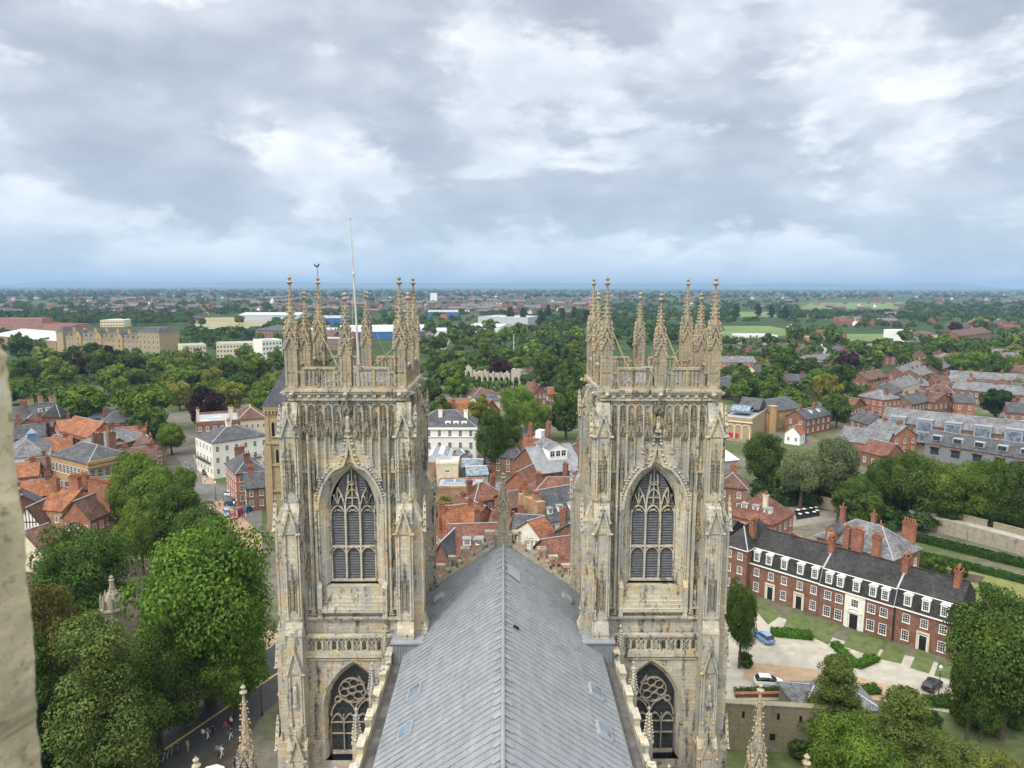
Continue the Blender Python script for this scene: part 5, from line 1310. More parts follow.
hp('theatre', 'ochre stone theatre front with cornice and grey hipped roofs', 'theatre', (88, 464), (132, 455), 11, 20, roof='hip', rh=3.5, wall='stone_ochre', rm='slate', win=(6, 2), ws=(1.4, 2.6), chim=((.9, .4, 2.5, 2.2, 1.2, 3), (.75, .6, 2, 3.0, 1.2, 5)), cm='brick_brown', extra=theatre)
hp('grey_roof_house', 'pale slate roofed house between the theatre and street trees', 'house', (112, 446), (150, 436), 8, 14, roof='hip', rh=4, wall='brick_brown', rm='slate_pale', win=(4, 2), chim=((.4, .5, 1.5, 2.4, 1, 4),), cm='brick_brown')
# cluster of red roofs and chimneys
hp('chimney_house', 'orange roofed old house with a great red chimney stack', 'house', (38, 508), (62, 510), 8, 12, roof='gx', rh=3.5, wall='brick_tan', rm='pantile', win=(2, 2), chim=((.75, .5, 2.8, 2.6, 1.2, 6), (.1, .4, 2.4, 1.3, 1.0, 3)), cm='brick_orange')
hp('chimney_house', 'brown roofed house with two broad red chimney stacks side by side', 'house', (62, 517), (90, 519), 8, 11, roof='gy', rh=4, wall='brick_orange', rm='tile_brown', win=(3, 2), chim=((.25, .75, 2.5, 2.8, 1.2, 6), (.85, .55, 2.6, 3.2, 1.2, 7)), cm='brick_orange')
hp('chimney_house', 'dark roofed low house below the broad red chimneys', 'house', (90, 523), (114, 519), 6, 10, roof='hip', rh=3, wall='brick', rm='slate_dark', win=(3, 1), chim=((.15, .4, 2.3, 2.4, 1.1, 5),))
hp('brick_annex', 'small brick annex with reddish roof behind the red chimneys', 'house', (66, 498), (86, 500), 9, 9, roof='gx', rh=2.6, wall='brick_orange', rm='tile_red', chim=((.2, .5, 2, 2.2, 1.1, 5),))
def timber(t, w, d):
    b = MB()
    for i in range(8): x = w*i/7; b.box(x-.09, x+.09, -.06, -.003, 0, 6.0)
    for z in (0.1, 2.0, 3.8, 5.9): b.box(0, w, -.075, -.004, z, z+.2)
    for i in range(1, 7): x = w*i/7; hh = 3.6*(1-abs(x-w/2)/(w/2)); b.box(x-.08, x+.08, -.06, -.003, 6.1, 6.0+max(.1, hh-.4))
    for sx in (-1, 1): b.bar((w/2+sx*w*.52, -.05, 5.8), (w/2, -.05, 9.5), .1, .22, up=(0, 1, 0)); b.bar((w/2+sx*w*.4, -.04, 2.1), (w/2+sx*w*.15, -.04, 3.8), .06, .14, up=(0, 1, 0))
    b.build('timber_frame', M['black'], t); window(t, w*.6, -.08, 2.3, 1.6, 1.2, 0, 'plain')
hp('timber_house', 'black and white timber framed gable house above a red awning', 'house', (17, 522), (39, 522), 6, 10, roof='gy', rh=3.5, wall='stucco', rm='tile_brown', extra=timber)
def awning(name, label, a, b_, z, m, d=2.4):
    A, B = P(*a, z), P(*b_, z); ang = math.atan2(B.y-A.y, B.x-A.x); w = (B-A).length; t = thing(name, label, 'awning', (A.x, A.y, 0), ang)
    q = MB(); q.F([(0, 0, z-.7), (w, 0, z-.7), (w, d, z), (0, d, z)]); q.F([(0, .01, z-.95), (w, .01, z-.95), (w, .01, z-.7), (0, .01, z-.7)]); q.build('canvas', M[m], t)
    q = MB(); q.tube([(.1, .1, 0), (.1, .1, z-.7)], [.04, .04]); q.build('post', M['iron'], t); q = MB(); q.tube([(w-.1, .1, 0), (w-.1, .1, z-.7)], [.04, .04]); q.build('post', M['iron'], t)
awning('shop_awning', 'bright red shop awning below the timber framed gable', (22, 540), (40, 538), 3.0, 'red', 3.0)
awning('shop_awning', 'small white canopy in front of red awning', (24, 552), (40, 548), 2.6, 'white', 2.0)
hp('gable_shop', 'tan fronted shop with weathered grey tile roof beside street trees', 'house', (43, 553), (66, 545), 5, 11, roof='gx', rh=4, wall='cream', rm='tile_brown', win=(2, 1))
# brick block, white block, Georgian corner house
def mess(t, w, d):
    for x, y in ((.2, .3), (.5, .6), (.8, .35), (.65, .15)): b = MB(); b.box(w*x-1.2, w*x+1.2, d*y-1, d*y+1, 11.7, 13.0); b.build('roof_plant', M['cream'], t)
house('brick_block', 'four storey red brick block with flat cluttered roof at the street end', 'building', (P(199, 424, 13).x-1, P(199, 424, 13).y, 0), P(240, 421, 13), 13, 20, roof='flat', wall='brick', rm='metal_grey', win=(6, 4), parapet=.6, chim=((.05, .1, 1.6, .9, .9, 2), (.8, .1, 1.8, 1.4, .9, 3)), cm='cream', extra=mess)
def iron_balc(t, w, d):
    for x0, x1, rz in ((w*.52, w*.85, 0),):
        b = MB(); b.box(x0, x1, -.9, -.01, 4.7, 4.85); b.box(x0, x1, -.9, -.85, 5.75, 5.82)
        n = int((x1-x0)/.25)
        for i in range(n+1): x = x0+(x1-x0)*i/n; b.box(x-.02, x+.02, -.89, -.86, 4.85, 5.75)
        b.build('balcony', M['iron'], t)
    b = MB(); b.box(-.9, -.01, 1.5, d-1.5, 4.7, 4.85); b.box(-.9, -.85, 1.5, d-1.5, 5.75, 5.82)
    for i in range(40): y = 1.5+(d-3)*i/39; b.box(-.89, -.86, y-.02, y+.02, 4.85, 5.75)
    b.build('balcony', M['iron'], t)
hp('stucco_block', 'cream white stucco block with slate roof on the street corner', 'building', (212, 443), (268, 435), 11.5, 15, roof='hip', rh=3.2, wall='stucco', rm='slate', win=(6, 3), ws=(1.1, 1.8), chim=((.45, .5, 1.4, 1.4, 1.2, 3), (.52, .7, 1.4, 1.4, 1.2, 3)), cm='stucco', extra=iron_balc)
hp('tan_house', 'tan roofed pale house behind the white stucco block', 'building', (238, 420), (266, 418), 9, 16, roof='hip', rh=4, wall='cream', rm='tile_brown', win=(5, 2), ridge='cream')
hp('corner_house', 'pink brick corner house with white trim and hipped slate roof facing the street', 'house', (236, 474), (266, 470), 9, 14, roof='hip', rh=3.2, wall='brick_pink', rm='slate', win=(3, 3), ws=(1.1, 1.7), chim=((.45, .2, 1.5, 1.6, .9, 3), (.45, .85, 1.5, 2.6, 1.0, 4)), cm='brick')
hp('brown_gable_house', 'brown brick gabled house squeezed beside the grey stone church tower', 'house', (246, 488), (266, 486), 6.5, 9, roof='gx', rh=3, wall='brick_brown', rm='slate', win=(2, 2), chim=((.3, .5, 1.4, 1.6, .9, 3),))
# Catholic church tower
def church_tower():
    X, Y = -51.3, 166; w = 3.9; t = thing('church_tower', 'tan stone church tower with slate pyramid cap standing left of the flagpole tower', 'church tower', (X, Y, 0), R(4))
    b = MB(); b.box(-w, w, -w, w, 0, 32.2)
    for sx in (-1, 1):
        for sy in (-1, 1): b.box(*sorted((sx*w*.72, sx*w*1.14)), *sorted((sy*w*.72, sy*w*1.14)), 0, 23); b.box(*sorted((sx*w*.8, sx*w*1.05)), *sorted((sy*w*.8, sy*w*1.05)), 23, 32)
    for z in (12, 18.2, 23.4, 31.2): b.box(-w*1.1, w*1.1, -w*1.1, w*1.1, z, z+.5)
    for i in range(11):
        for s in (-1, 1): u = -w+i*w*.2; b.box(u-.15, u+.15, s*w*1.1-.25, s*w*1.1+.25, 30.6, 31.2); b.box(s*w*1.1-.25, s*w*1.1+.25, u-.15, u+.15, 30.6, 31.2)
    b.box(-w*1.12, w*1.12, -w*1.12, w*1.12, 31.75, 32.3); b.build('wall', M['stone_tan'], t)
    for q in range(4):
        m = Matrix.Rotation(q*math.pi/2, 4, 'Z')
        for c, hw, z0, zs, za in ((0, .95, 25.2, 28.6, 30), (-2.2, .35, 25.2, 28, 28.8), (2.2, .35, 25.2, 28, 28.8), (-1.5, .35, 18.9, 21.6, 22.4), (0, .35, 18.9, 21.6, 22.4), (1.5, .35, 18.9, 21.6, 22.4)):
            b = MB(); pr = arch(hw, zs, za, z0, 5); b.k = 1; b.F([(c+u, -w-.012, z) for u, z in pr]); b.k = 0
            for s in (-1, 1): b.box(c+s*(hw+.12)-.13, c+s*(hw+.12)+.13, -w-.22, -w-.01, z0, zs)
            b.poly([(c+u*1.2, -w-.12, z) for u, z in pr[1:-1]], .22, .2, up=(0, 1, 0)); b.box(c-hw-.3, c+hw+.3, -w-.3, -w-.01, z0-.25, z0)
            for j in range(6):
                z = z0+.3+j*.55
                if z < zs and hw > .5: b.box(c-hw, c+hw, -w-.1, -w-.02, z, z+.12)
            o = b.build('belfry_opening', [M['stone_tan'], M['dark']], t); o.matrix_local = m
    b = MB(); v = w*1.15; a = [(-v, -v, 32.3), (v, -v, 32.3), (v, v, 32.3), (-v, v, 32.3)]
    for i in range(4): b.F([a[i], a[(i+1) % 4], (0, 0, 40.6)])
    b.F(list(reversed(a))); b.build('slate_cap', M['slate_cap'], t)
    b = MB(); b.box(-w*1.2, w+10, w, w+24, 0, 11); b.F([(-w*1.3, w, 11), (w+10, w, 11), (w+10, w+12, 17), (-w*1.3, w+12, 17)]); b.F([(w+10, w+24, 11), (-w*1.3, w+24, 11), (-w*1.3, w+12, 17), (w+10, w+12, 17)]); b.build('nave', M['stone_tan'], t)
M['slate_cap'] = roofing('purple_grey_slate', (.105, .10, .125), .5, .32, var=.15, mossy=0)
church_tower()
# ---- between the towers
def regency(t, w, d):
    b = MB(); b.box(-.4, w+.4, -.5, -.003, 12.2, 12.9); b.box(-.3, w+.3, -.3, -.003, 9.6, 9.8); b.build('cornice', M['white'], t)
    x0, x1 = w*.48, w*.88; b = MB(); b.box(x0, x1, -1.0, -.01, 4.8, 5.0); b.box(x0, x1, -1.0, -.94, 6.0, 6.08)
    for i in range(30): x = x0+(x1-x0)*i/29; b.box(x-.025, x+.025, -.99, -.95, 5.0, 6.0)
    b.build('balcony', M['iron'], t)
    for x in (w*.55, w*.68, w*.81): q = MB(); q.box(x-.9, x+.9, 1.0, 3, 13, 14.6); o = q.build('dormer', M['white'], t); window(o, x, .99, 13.2, 1.2, 1.2, 0, 'plain', 'dormer_window')
hp('regency_terrace', 'white stucco terrace with slate roof, balcony and tall sash windows', 'building', (413, 427), (476, 427), 13, 14, roof='hip', rh=4.6, wall='stucco', rm='slate', win=(6, 3), ws=(1.2, 2.4), chim=((.42, .3, .6, 1.3, 1, 3), (.83, .3, .6, 1.3, 1, 3)), cm='stucco', extra=regency)
hp('pantiled_hall', 'steep orange pantiled hall with brick gable behind white terrace', 'hall', (441, 412), (468, 412), 6, 11, roof='gx', rh=5, wall='brick', rm='pantile', win=(4, 1), chim=((.45, .1, 0, 1.6, 1, 3),), cm='brick')
hp('pantiled_gable', 'smaller orange gabled roof half hidden by yellowish tree', 'house', (483, 412), (500, 410), 6, 9, roof='gy', rh=5, wall='brick', rm='pantile')
def vault(t, w, d):
    b = MB()
    for i in range(8):
        a0, a1 = math.pi*i/8, math.pi*(i+1)/8; b.k = i % 2
        p = lambda a, y: (w/2-w/2*math.cos(a), y, 5.5+2.6*math.sin(a)); b.F([p(a0, 0), p(a0, d), p(a1, d), p(a1, 0)])
    b.k = 0; b.F([(w/2-w/2*math.cos(math.pi*i/8), 0, 5.5+2.6*math.sin(math.pi*i/8)) for i in range(9)]); b.build('glass_vault', [M['metal_pale'], M['glass_sky']], t)
house('vaulted_hall', 'low hall with striped white and glass barrel vault', 'hall', P(424, 462, 5.5), P(452, 462, 5.5), 5.5, 12, roof='flat', wall='brick_tan', rm='metal_grey', extra=vault)
def vents(t, w, d): window(t, w*.5, -.01, 3.6, 1.4, .8, 0, 'plain'); window(t, w*.25, -.01, .8, 1, 1.2, 0, 'plain'); window(t, w*.55, -.01, .8, 1, 1.2, 0, 'plain')
house('tan_box_hall', 'plain tan boxy hall with flat pale roof', 'building', P(436, 463, 6.5), P(458, 463, 6.5), 6.5, 8, roof='flat', wall='cream', rm='metal_pale', parapet=.2, extra=vents)
for i, (a, b_, lab) in enumerate((((457, 458), (472, 457), 'taller of the glass sheds beside the tan boxy hall'), ((462, 467), (482, 467), 'middle of the glass sheds, ending at the tall dark tree'), ((468, 475), (488, 474), 'lowest of the glass sheds above the flat lead roof'))):
    hp('glass_shed', lab, 'shed', a, b_, 4.2-.3*i, 8, roof='gy' if i == 0 else 'gx', rh=1.6, wall='metal_grey', rm='glass_sky', group='glass sheds', ridge='white')
def rl(t, w, d):
    for x in (.25, .5, .72): b = MB(); b.box(w*x-1.6, w*x+1.6, d*.35, d*.7, 4.75, 5.5); b.k = 1; b.box(w*x-1.4, w*x+1.4, d*.38, d*.66, 5.5, 5.56); b.build('roof_light', [M['metal_pale'], M['glass_sky']], t)
hp('lead_roof_range', 'low brick range with flat lead roof and box rooflights', 'building', (436, 487), (483, 487), 5, 9, roof='flat', wall='brick_tan', rm='metal_grey', parapet=.2, extra=rl)
hp('lean_to', 'small brick lean-to with grey roof beside flat lead roof', 'building', (484, 491), (500, 491), 3.4, 6, roof='gx', rh=1.4, wall='brick_orange', rm='slate_pale', win=(2, 1), style='plain')
hp('tall_brick_house', 'tall narrow red brick house with flat top and white tank', 'house', (523, 439), (541, 441), 13, 8, roof='flat', wall='brick_orange', rm='metal_grey', parapet=.7, chim=((.1, .5, .9, 1.2, .9, 3), (.92, .8, 1.4, 1.2, .9, 3)), cm='brick', extra=lambda t, w, d: MB_box(t, 'water_tank', (w*.45, w*.75, d*.4, d*.8, 12.8, 15.2), 'white'))
M['lead_old'] = plain('old_lead_roof', (.20, .205, .22), .6, .25, .5)
hp('gable_front_house', 'brown red roofed house with orange brick gable in front of tall narrow brick house', 'house', (504, 484), (531, 488), 6, 15, roof='gy', rh=4, wall='brick_orange', rm='tile_red', win=(3, 1), chim=((.35, .1, .5, 1.2, 1, 3),), side='l')
def white_dormer(t, w, d):
    b = MB(); x = w*.55; b.box(x-3, x+3, 3.5, 12, 10, 13.6); b.k = 1; b.F([(x-3.3, 3.2, 13.5), (x, 3.2, 15.2), (x, 13, 15.2), (x-3.3, 13, 13.5)]); b.F([(x, 3.2, 15.2), (x+3.3, 3.2, 13.5), (x+3.3, 13, 13.5), (x, 13, 15.2)]); b.k = 0; b.F([(x-3, 3.49, 13.6), (x+3, 3.49, 13.6), (x, 3.49, 15.1)])
    o = b.build('roof_pavilion', [M['white'], M['slate_pale']], t)
    for k in (-1.8, 0, 1.8): window(o, x+k, 3.48, 11.2, 1.5, 1.8, 0, 'plain', 'pavilion_window')
hp('curved_roof_house', 'brick building with sweeping grey lead roof carrying a white pavilion', 'building', (539, 473), (583, 468), 8, 17, roof='gx', rh=5.5, wall='brick', rm='lead_old', win=(4, 1), ws=(2.0, 1.6), style='plain', extra=white_dormer)
def stack(t, w, d):
    b = MB(); b.box(-2.2, -.02, 1.5, d-2, 0, 11.2); b.build('gable_stack', M['brick_tan'], t); chimney(t, -1.1, d*.3, 11.1, 12.6, 1.9, 1.0, 3, 'brick_tan'); chimney(t, -1.1, d*.65, 11.1, 12.6, 1.9, 1.0, 3, 'brick_tan')
hp('white_town_house', 'white fronted town house with dark mansard roof and tan gable stack', 'house', (549, 521), (584, 514), 7, 12, roof='gx', rh=5.6, wall='stucco', rm='slate', win=(4, 2), dorm=((.12, .2, 1.4), (.42, .22, 1.4), (.75, .22, 1.4)), extra=stack)
hp('slate_house', 'small brick house with plain slate roof right behind the roof apex', 'house', (512, 533), (541, 535), 5.5, 9, roof='gx', rh=3, wall='brick_orange', rm='slate', win=(4, 1), chim=((.1, .8, 1, 1.2, .9, 2), (.55, 1.0, 1.4, 1.4, 1.0, 3)))
hp('white_cottage', 'narrow white cottage with orange roof beside dark mansard house', 'house', (541, 538), (556, 533), 6.5, 8, roof='gx', rh=2.8, wall='stucco', rm='pantile', win=(2, 2), side='l')
hp('red_roof_house', 'long red tiled house with two small front gables beside the nave gable', 'house', (450, 556), (500, 554), 6, 12, roof='gx', rh=4.6, wall='brick_orange', rm='tile_red', win=(5, 1), dorm=((.35, .3, 1.6), (.6, .3, 1.6)), chim=((.62, .95, 1.2, 1.2, 1, 3), (.98, .7, 1.2, 1.2, .9, 3)), cm='brick')
hp('pantiled_house', 'bright orange pantiled house behind the long red tiled house', 'house', (446, 533), (478, 529), 6.5, 9, roof='gx', rh=4.6, wall='brick_orange', rm='pantile', win=(3, 1), chim=((.0, .4, .8, 1.4, 1, 3), (.95, .5, 1.0, 1.2, 1, 2)))
hp('slate_gable_house', 'grey slate roofed gable house beside the flagpole tower', 'house', (432, 560), (450, 562), 6, 11, roof='gy', rh=4, wall='brick', rm='slate', win=(2, 1))
hp('red_roof_cottage', 'red roofed cottage beside the inner edge of the pole-propped tower', 'house', (551, 563), (584, 558), 5.5, 9, roof='gx', rh=3.4, wall='brick_orange', rm='tile_red', win=(3, 1), chim=((.3, .6, 1, 1.2, .9, 3),))
hp('brown_brick_house', 'brown brick house with a long blank wall behind the small slate roof', 'house', (511, 507), (536, 503), 8, 9, roof='gx', rh=2.4, wall='brick_brown', rm='tile_brown', chim=((.55, .2, 1.6, 1.2, 1, 3), (.9, .5, 1.6, 1.2, 1, 2)))
hp('brick_cottage', 'brick cottage with orange roof beside the small garden', 'house', (488, 528), (508, 530), 5, 8, roof='gx', rh=3, wall='brick', rm='tile_red', chim=((.2, .5, 1.2, 1.1, .9, 2), (.85, .4, 1.2, 1.1, .9, 3)))
hp('red_lodge', 'red brick lodge with dark roof behind the leafy trees near the ruin', 'house', (534, 393), (546, 392), 7, 12, roof='gy', rh=4, wall='brick', rm='tile_brown', win=(3, 2), chim=((.2, .2, 2, 1.6, 1.2, 3),))
hp('red_lodge', 'small brick house with orange roof beside the red brick lodge', 'house', (548, 394), (562, 394), 5, 10, roof='gx', rh=3, wall='brick_orange', rm='pantile', win=(4, 1))
hp('low_museum', 'low tan roofed building in front of the ruined arcade', 'building', (474, 396), (500, 394), 4.5, 16, roof='hip', rh=3, wall='cream', rm='tile_brown', win=(6, 1))
hp('low_museum', 'low grey roofed building nearer than the tan roofed one by the ruin', 'building', (478, 402), (500, 400), 4, 9, roof='gx', rh=2, wall='cream', rm='slate')
hp('white_lodge', 'white house among dark trees right of the ruined arcade', 'house', (524, 372), (537, 371), 7, 12, roof='hip', rh=4, wall='stucco', rm='tile_brown', win=(4, 2))
def flag(t, w, d):
    b = MB(); b.tube([(w*.5, d*.5, 9), (w*.5, d*.5, 24)], [.25, .15]); b.build('mast', M['white'], t)
hp('crenellated_lodge', 'small pale castellated building with white mast above the trees', 'building', (509, 355), (519, 355), 9, 12, roof='flat', wall='cream', rm='metal_grey', parapet=1.0, extra=flag)
# ---- ruined abbey arcade
def ruin():
    A, B = P(466, 389), P(521, 391); dv = B-A; w = dv.length; t = thing('abbey_ruin', 'pale ruined abbey wall with a row of empty pointed windows', 'ruin', (A.x, A.y, 0), math.atan2(dv.y, dv.x))
    f = Face(); f.N0 = 0; n = 8; bw = w*.80/n; rnd = random.Random(5)
    for i in range(n):
        c = bw*(i+.5); top = 9.5+rnd.uniform(-.6, 1.0) if i else 13; pr = [(c+u, z) for u, z in arch(bw*.30, 5.8, 8.0, 1.8, 5)]
        if i == 0: pr = [(c+u, z) for u, z in arch(bw*.30, 8, 11, 1.8, 5)]
        for nn in (0, -1.4): f.arched_wall(bw*i, bw*(i+1), 0, top, nn, pr)
        f.reveal(pr, 0, pr, -1.4)
        f.fq([(bw*i, 0, top), (bw*(i+1), 0, top), (bw*(i+1), -1.4, top), (bw*i, -1.4, top)])
        f.fbox(bw*i-.5, bw*i+.5, -1.2, .8, 0, 10+rnd.uniform(-.5, 1.6)); f.fbox(c-.7, c+.4, -1.2, -.2, top, top+rnd.uniform(.3, 1.3))
    f.build('arcade', M['ruin'], t)
    f = Face(); f.N0 = 0; pr = [(w*.92+u, z) for u, z in arch(1.4, 6, 8.5, .5, 5)]
    for nn in (1.2, -5): f.arched_wall(w*.83, w, 0, 12.3, nn, pr)
    f.fbox(w*.83, w*.833, -5, 1.2, 0, 12.4); f.fbox(w*.998, w*1.001, -5, 1.2, 0, 11.8); f.reveal(pr, 1.2, pr, -.6); f.fbox(w*.85, w*.9, -.5, 1.1, 12.2, 13.0); f.fbox(w*.95, w, -.5, 1.1, 12.2, 12.8)
    f.build('gatehouse_block', M['ruin'], t)
M['ruin'] = ashlar('pale_ruin_stone', (.55, .50, .40), (.5, .40, .24), (.40, .38, .33), (.16, .15, .12), dark=.35)
ruin()
# ---- big far buildings on the left
def hotel(t, w, d):
    for x0, x1, h in ((-.02*w, .06*w, 17.5), (.90*w, 1.12*w, 19.5)):
        b = MB(); b.box(x0, x1, -2, d+2, 0, h); b.k = 1; b.box(x0-.3, x1+.3, -2.3, d+2.3, h, h+.6); b.k = 2; a = [(x0, -2, h+.6), (x1, -2, h+.6), (x1, d+2, h+.6), (x0, d+2, h+.6)]; c = [(x0+4, 2, h+5), (x1-4, 2, h+5), (x1-4, d-2, h+5), (x0+4, d-2, h+5)]; b.frustum(a, c) ; o = b.build('tower_wing', [M['stone_tan'], M['stone_ochre'], M['slate']], t)
    for i in range(5):
        for j in range(4): window(o, w*(.92+.045*i), -2.01, 2+4.4*j, 1.6, 2.8, 0, 'plain', 'wing_window')
    for i in range(14): q = MB(); x = w*(.09+i*.058); q.box(x-1, x+1, 1, 5, 14, 17); q.build('dormer', M['stone_tan'], t)
    b = MB(); b.box(0, w*.88, -.4, -.004, 13.4, 14.2); b.box(0, w*.88, -.2, -.004, 10.4, 10.8); b.box(0, w*.88, -.2, -.004, 5.4, 5.8); b.build('string_course', M['stone_tan'], t)
    for x in (.22, .45, .68):
        q = MB(); q.box(w*x-4, w*x+4, -.9, 6, 0, 15.5); q.F([(w*x-4, -.9, 15.5), (w*x+4, -.9, 15.5), (w*x, -.9, 19.5)]); q.k = 1; q.F([(w*x-4.3, -1, 15.3), (w*x, -1, 19.7), (w*x, 8, 19.7), (w*x-4.3, 8, 15.3)]); q.F([(w*x, -1, 19.7), (w*x+4.3, -1, 15.3), (w*x+4.3, 8, 15.3), (w*x, 8, 19.7)]); o = q.build('gabled_bay', [M['stone_ochre'], M['slate']], t)
        for j in range(3): window(o, w*x, -.91, 2+4.4*j, 2.2, 2.8, 0, 'plain', 'bay_window')
    for i in range(7): chimney(t, w*(.08+.125*i), d*.5, 17, 21.5, 3, 1.6, 4, 'stone_ochre')
hp('grand_hotel', 'long golden stone railway hotel with slate roof and tall corner pavilions', 'hotel', (60, 336), (150, 340), 14, 16, roof='gx', rh=4.5, wall='stone_tan', rm='slate', win=(24, 3), ws=(1.6, 3), style='plain', side='', extra=hotel)
def far(name, label, cat, a, b_, h, d, roof, rh, wall, rm, win=None, **k):
    hp(name, label, cat, a, b_, h, d, roof=roof, rh=rh, wall=wall, rm=rm, win=win, style='plain', side='', **k)
far('office_block', 'long pinkish red office block at far left horizon', 'building', (-20, 319), (42, 319), 14, 25, 'flat', 1, 'brick_pink', 'metal_grey', (16, 3), ws=(2, 2), parapet=.8)
far('office_block', 'lower pinkish red block running right of the long office block', 'building', (43, 324), (75, 325), 11, 20, 'flat', 1, 'brick_pink', 'slate', (9, 2), ws=(2, 2), parapet=.8)
far('station_shed', 'long pale curved station roof in front of the golden stone hotel', 'station', (-10, 335), (56, 341), 9, 60, 'gx', 5, 'brick_tan', 'metal_pale')
far('flat_roof_block', 'flat pale roofed block between hotel roof and suburbs', 'building', (100, 320), (124, 320), 10, 40, 'flat', 1, 'cream', 'metal_pale', (8, 2), ws=(3, 1.6))
far('warehouse', 'low white warehouse near the corner pinnacle of the flagpole tower', 'warehouse', (238, 315), (300, 315), 10, 90, 'gx', 3, 'metal_pale', 'metal_pale')
far('warehouse', 'blue walled grey warehouse behind the flagpole tower pinnacles', 'warehouse', (315, 318), (345, 318), 10, 40, 'gx', 3, 'blue', 'metal_grey')
far('warehouse', 'large white roofed shed with blue end between the flagpole and pinnacles', 'warehouse', (340, 332), (428, 331), 9, 90, 'gx', 5, 'blue', 'metal_pale')
far('warehouse', 'white low shed below large shed with blue end', 'warehouse', (300, 331), (335, 331), 7, 30, 'gx', 3, 'metal_pale', 'metal_pale')
far('brick_offices', 'dark red brick offices with hipped roofs left of the flagpole tower', 'building', (255, 330), (288, 331), 12, 30, 'hip', 5, 'brick', 'slate', (9, 3), ws=(2, 2))
far('rail_offices', 'grey brick block behind the flagpole tower pinnacles', 'building', (300, 338), (345, 339), 11, 25, 'flat', 1, 'brick_brown', 'metal_grey', (10, 3), ws=(2.4, 1.8))
far('panel_offices', 'white panelled flat roofed offices beside the hotel', 'building', (182, 346), (206, 345), 12, 18, 'flat', 1, 'cream', 'metal_grey', (7, 3), ws=(1.6, 1.8), parapet=.6)
far('panel_offices', 'longer white panelled offices among the park trees', 'building', (216, 344), (262, 343), 12, 18, 'flat', 1, 'cream', 'metal_grey', (14, 3), ws=(1.6, 1.8), parapet=.6)
far('panel_offices', 'white panelled block nearest the flagpole tower', 'building', (262, 341), (282, 340), 16, 18, 'flat', 1, 'stucco', 'metal_grey', (6, 4), ws=(1.6, 1.8), parapet=.6)
far('retail_shed', 'blue edged retail sheds in the distance between the towers', 'warehouse', (428, 312), (458, 312), 9, 60, 'gx', 3, 'blue', 'metal_grey')
far('retail_shed', 'white factory buildings in the distance between the towers', 'warehouse', (478, 317), (528, 318), 12, 60, 'flat', 1, 'metal_pale', 'metal_pale', parapet=1)
far('retail_shed', 'white low hall among trees between the towers', 'warehouse', (468, 326), (500, 327), 8, 40, 'gx', 3, 'stucco', 'metal_pale')
far('retail_shed', 'small white shed beside the inner pinnacle of the flagpole tower', 'warehouse', (432, 331), (446, 331), 7, 30, 'gx', 3, 'white', 'metal_pale')
far('school_block', 'flat white school building by the sports field', 'school', (742, 336), (778, 336), 9, 30, 'flat', 1, 'stucco', 'metal_pale', (14, 2), ws=(2.4, 2), parapet=.6)
far('sports_hall', 'brown boxy sports hall by the sports field', 'hall', (814, 338), (838, 336), 8, 20, 'flat', 1, 'brick_tan', 'metal_grey', parapet=.6)
far('white_hall', 'white flat roofed hall at the far edge of the field', 'hall', (896, 331), (912, 331), 9, 25, 'flat', 1, 'white', 'metal_pale', (5, 2), ws=(3, 2), parapet=.6)
far('white_hall', 'second white hall right of the first one at the far field edge', 'hall', (918, 336), (938, 334), 7, 25, 'gx', 3, 'stucco', 'tile_brown')
far('brick_institution', 'big brown brick building with many gables on the far right', 'building', (960, 336), (992, 332), 10, 20, 'gx', 5, 'brick', 'tile_brown', (12, 3), ws=(1.6, 2))
far('tower_block', 'tiny white tower block on the skyline beside the flagpole tower', 'tower block', (431, 293), (437, 293), 30, 20, 'flat', 1, 'white', 'metal_pale')
far('church_spire_house', 'tiny white gabled hall on the left skyline', 'hall', (270, 301), (273, 301), 8, 20, 'gy', 9, 'white', 'white')

# ---- walls, hedges, pavilion, turret
def wall_run(name, label, pts, h, th, m, cap=None, capm=None):
    t = thing(name, label, 'wall', (pts[0].x, pts[0].y, 0)); o = Vector((pts[0].x, pts[0].y, 0)); b = MB(); c = MB()
    for p, q in zip(pts, pts[1:]):
        p = Vector((p.x, p.y, 0))-o; q = Vector((q.x, q.y, 0))-o; up = Vector((0, 0, h/2)); b.bar(p+up, q+up, th, h); c.bar(p+Vector((0, 0, h+.08)), q+Vector((0, 0, h+.08)), th+.18, .156)
    b.build('wall_body', M[m], t); c.build('coping', M[capm or m], t); return t
pw = wall_run('precinct_wall', 'old rubble stone wall with tiny dark openings below the parked white car', [P(722, 747), P(803, 752), P(866, 757)], 6.4, .9, 'rubble')
pw2 = P(722, 747); dvv = (P(803, 752)-pw2).normalized(); nv = Vector((dvv.y, -dvv.x, 0))
for u, z, w_ in ((2.4, 4.6, .35), (6.8, 4.6, .35), (6.2, 1.7, .7), (9.6, 4.4, .35)):
    c = Vector((0, 0, 0))+dvv*u+nv*.47; b = MB(); e = dvv*w_/2; q = [c-e+Vector((0, 0, z)), c+e+Vector((0, 0, z)), c+e+Vector((0, 0, z+.9)), c-e+Vector((0, 0, z+.9))]; b.F(q); b.build('wall_opening', M['dark'], pw)
wall_run('drive_wall', 'low brick wall edging the drive above the rubble stone wall', [P(735, 697), P(800, 696)], .5, .5, 'brick_orange')
wall_run('yard_wall', 'brown brick yard wall beside dark courtyard of small tables', [P(786, 540), P(815, 556), P(828, 548)], 2.6, .4, 'brick_tan')
wall_run('garden_wall', 'long brick garden wall behind orange roofs between the towers', [P(434, 514), P(506, 515)], 3.2, .4, 'brick_brown')
wall_run('stone_boundary_wall', 'old grey stone wall behind the red hipped house', [P(780, 496), P(838, 512), P(862, 520)], 3.0, .8, 'rubble')
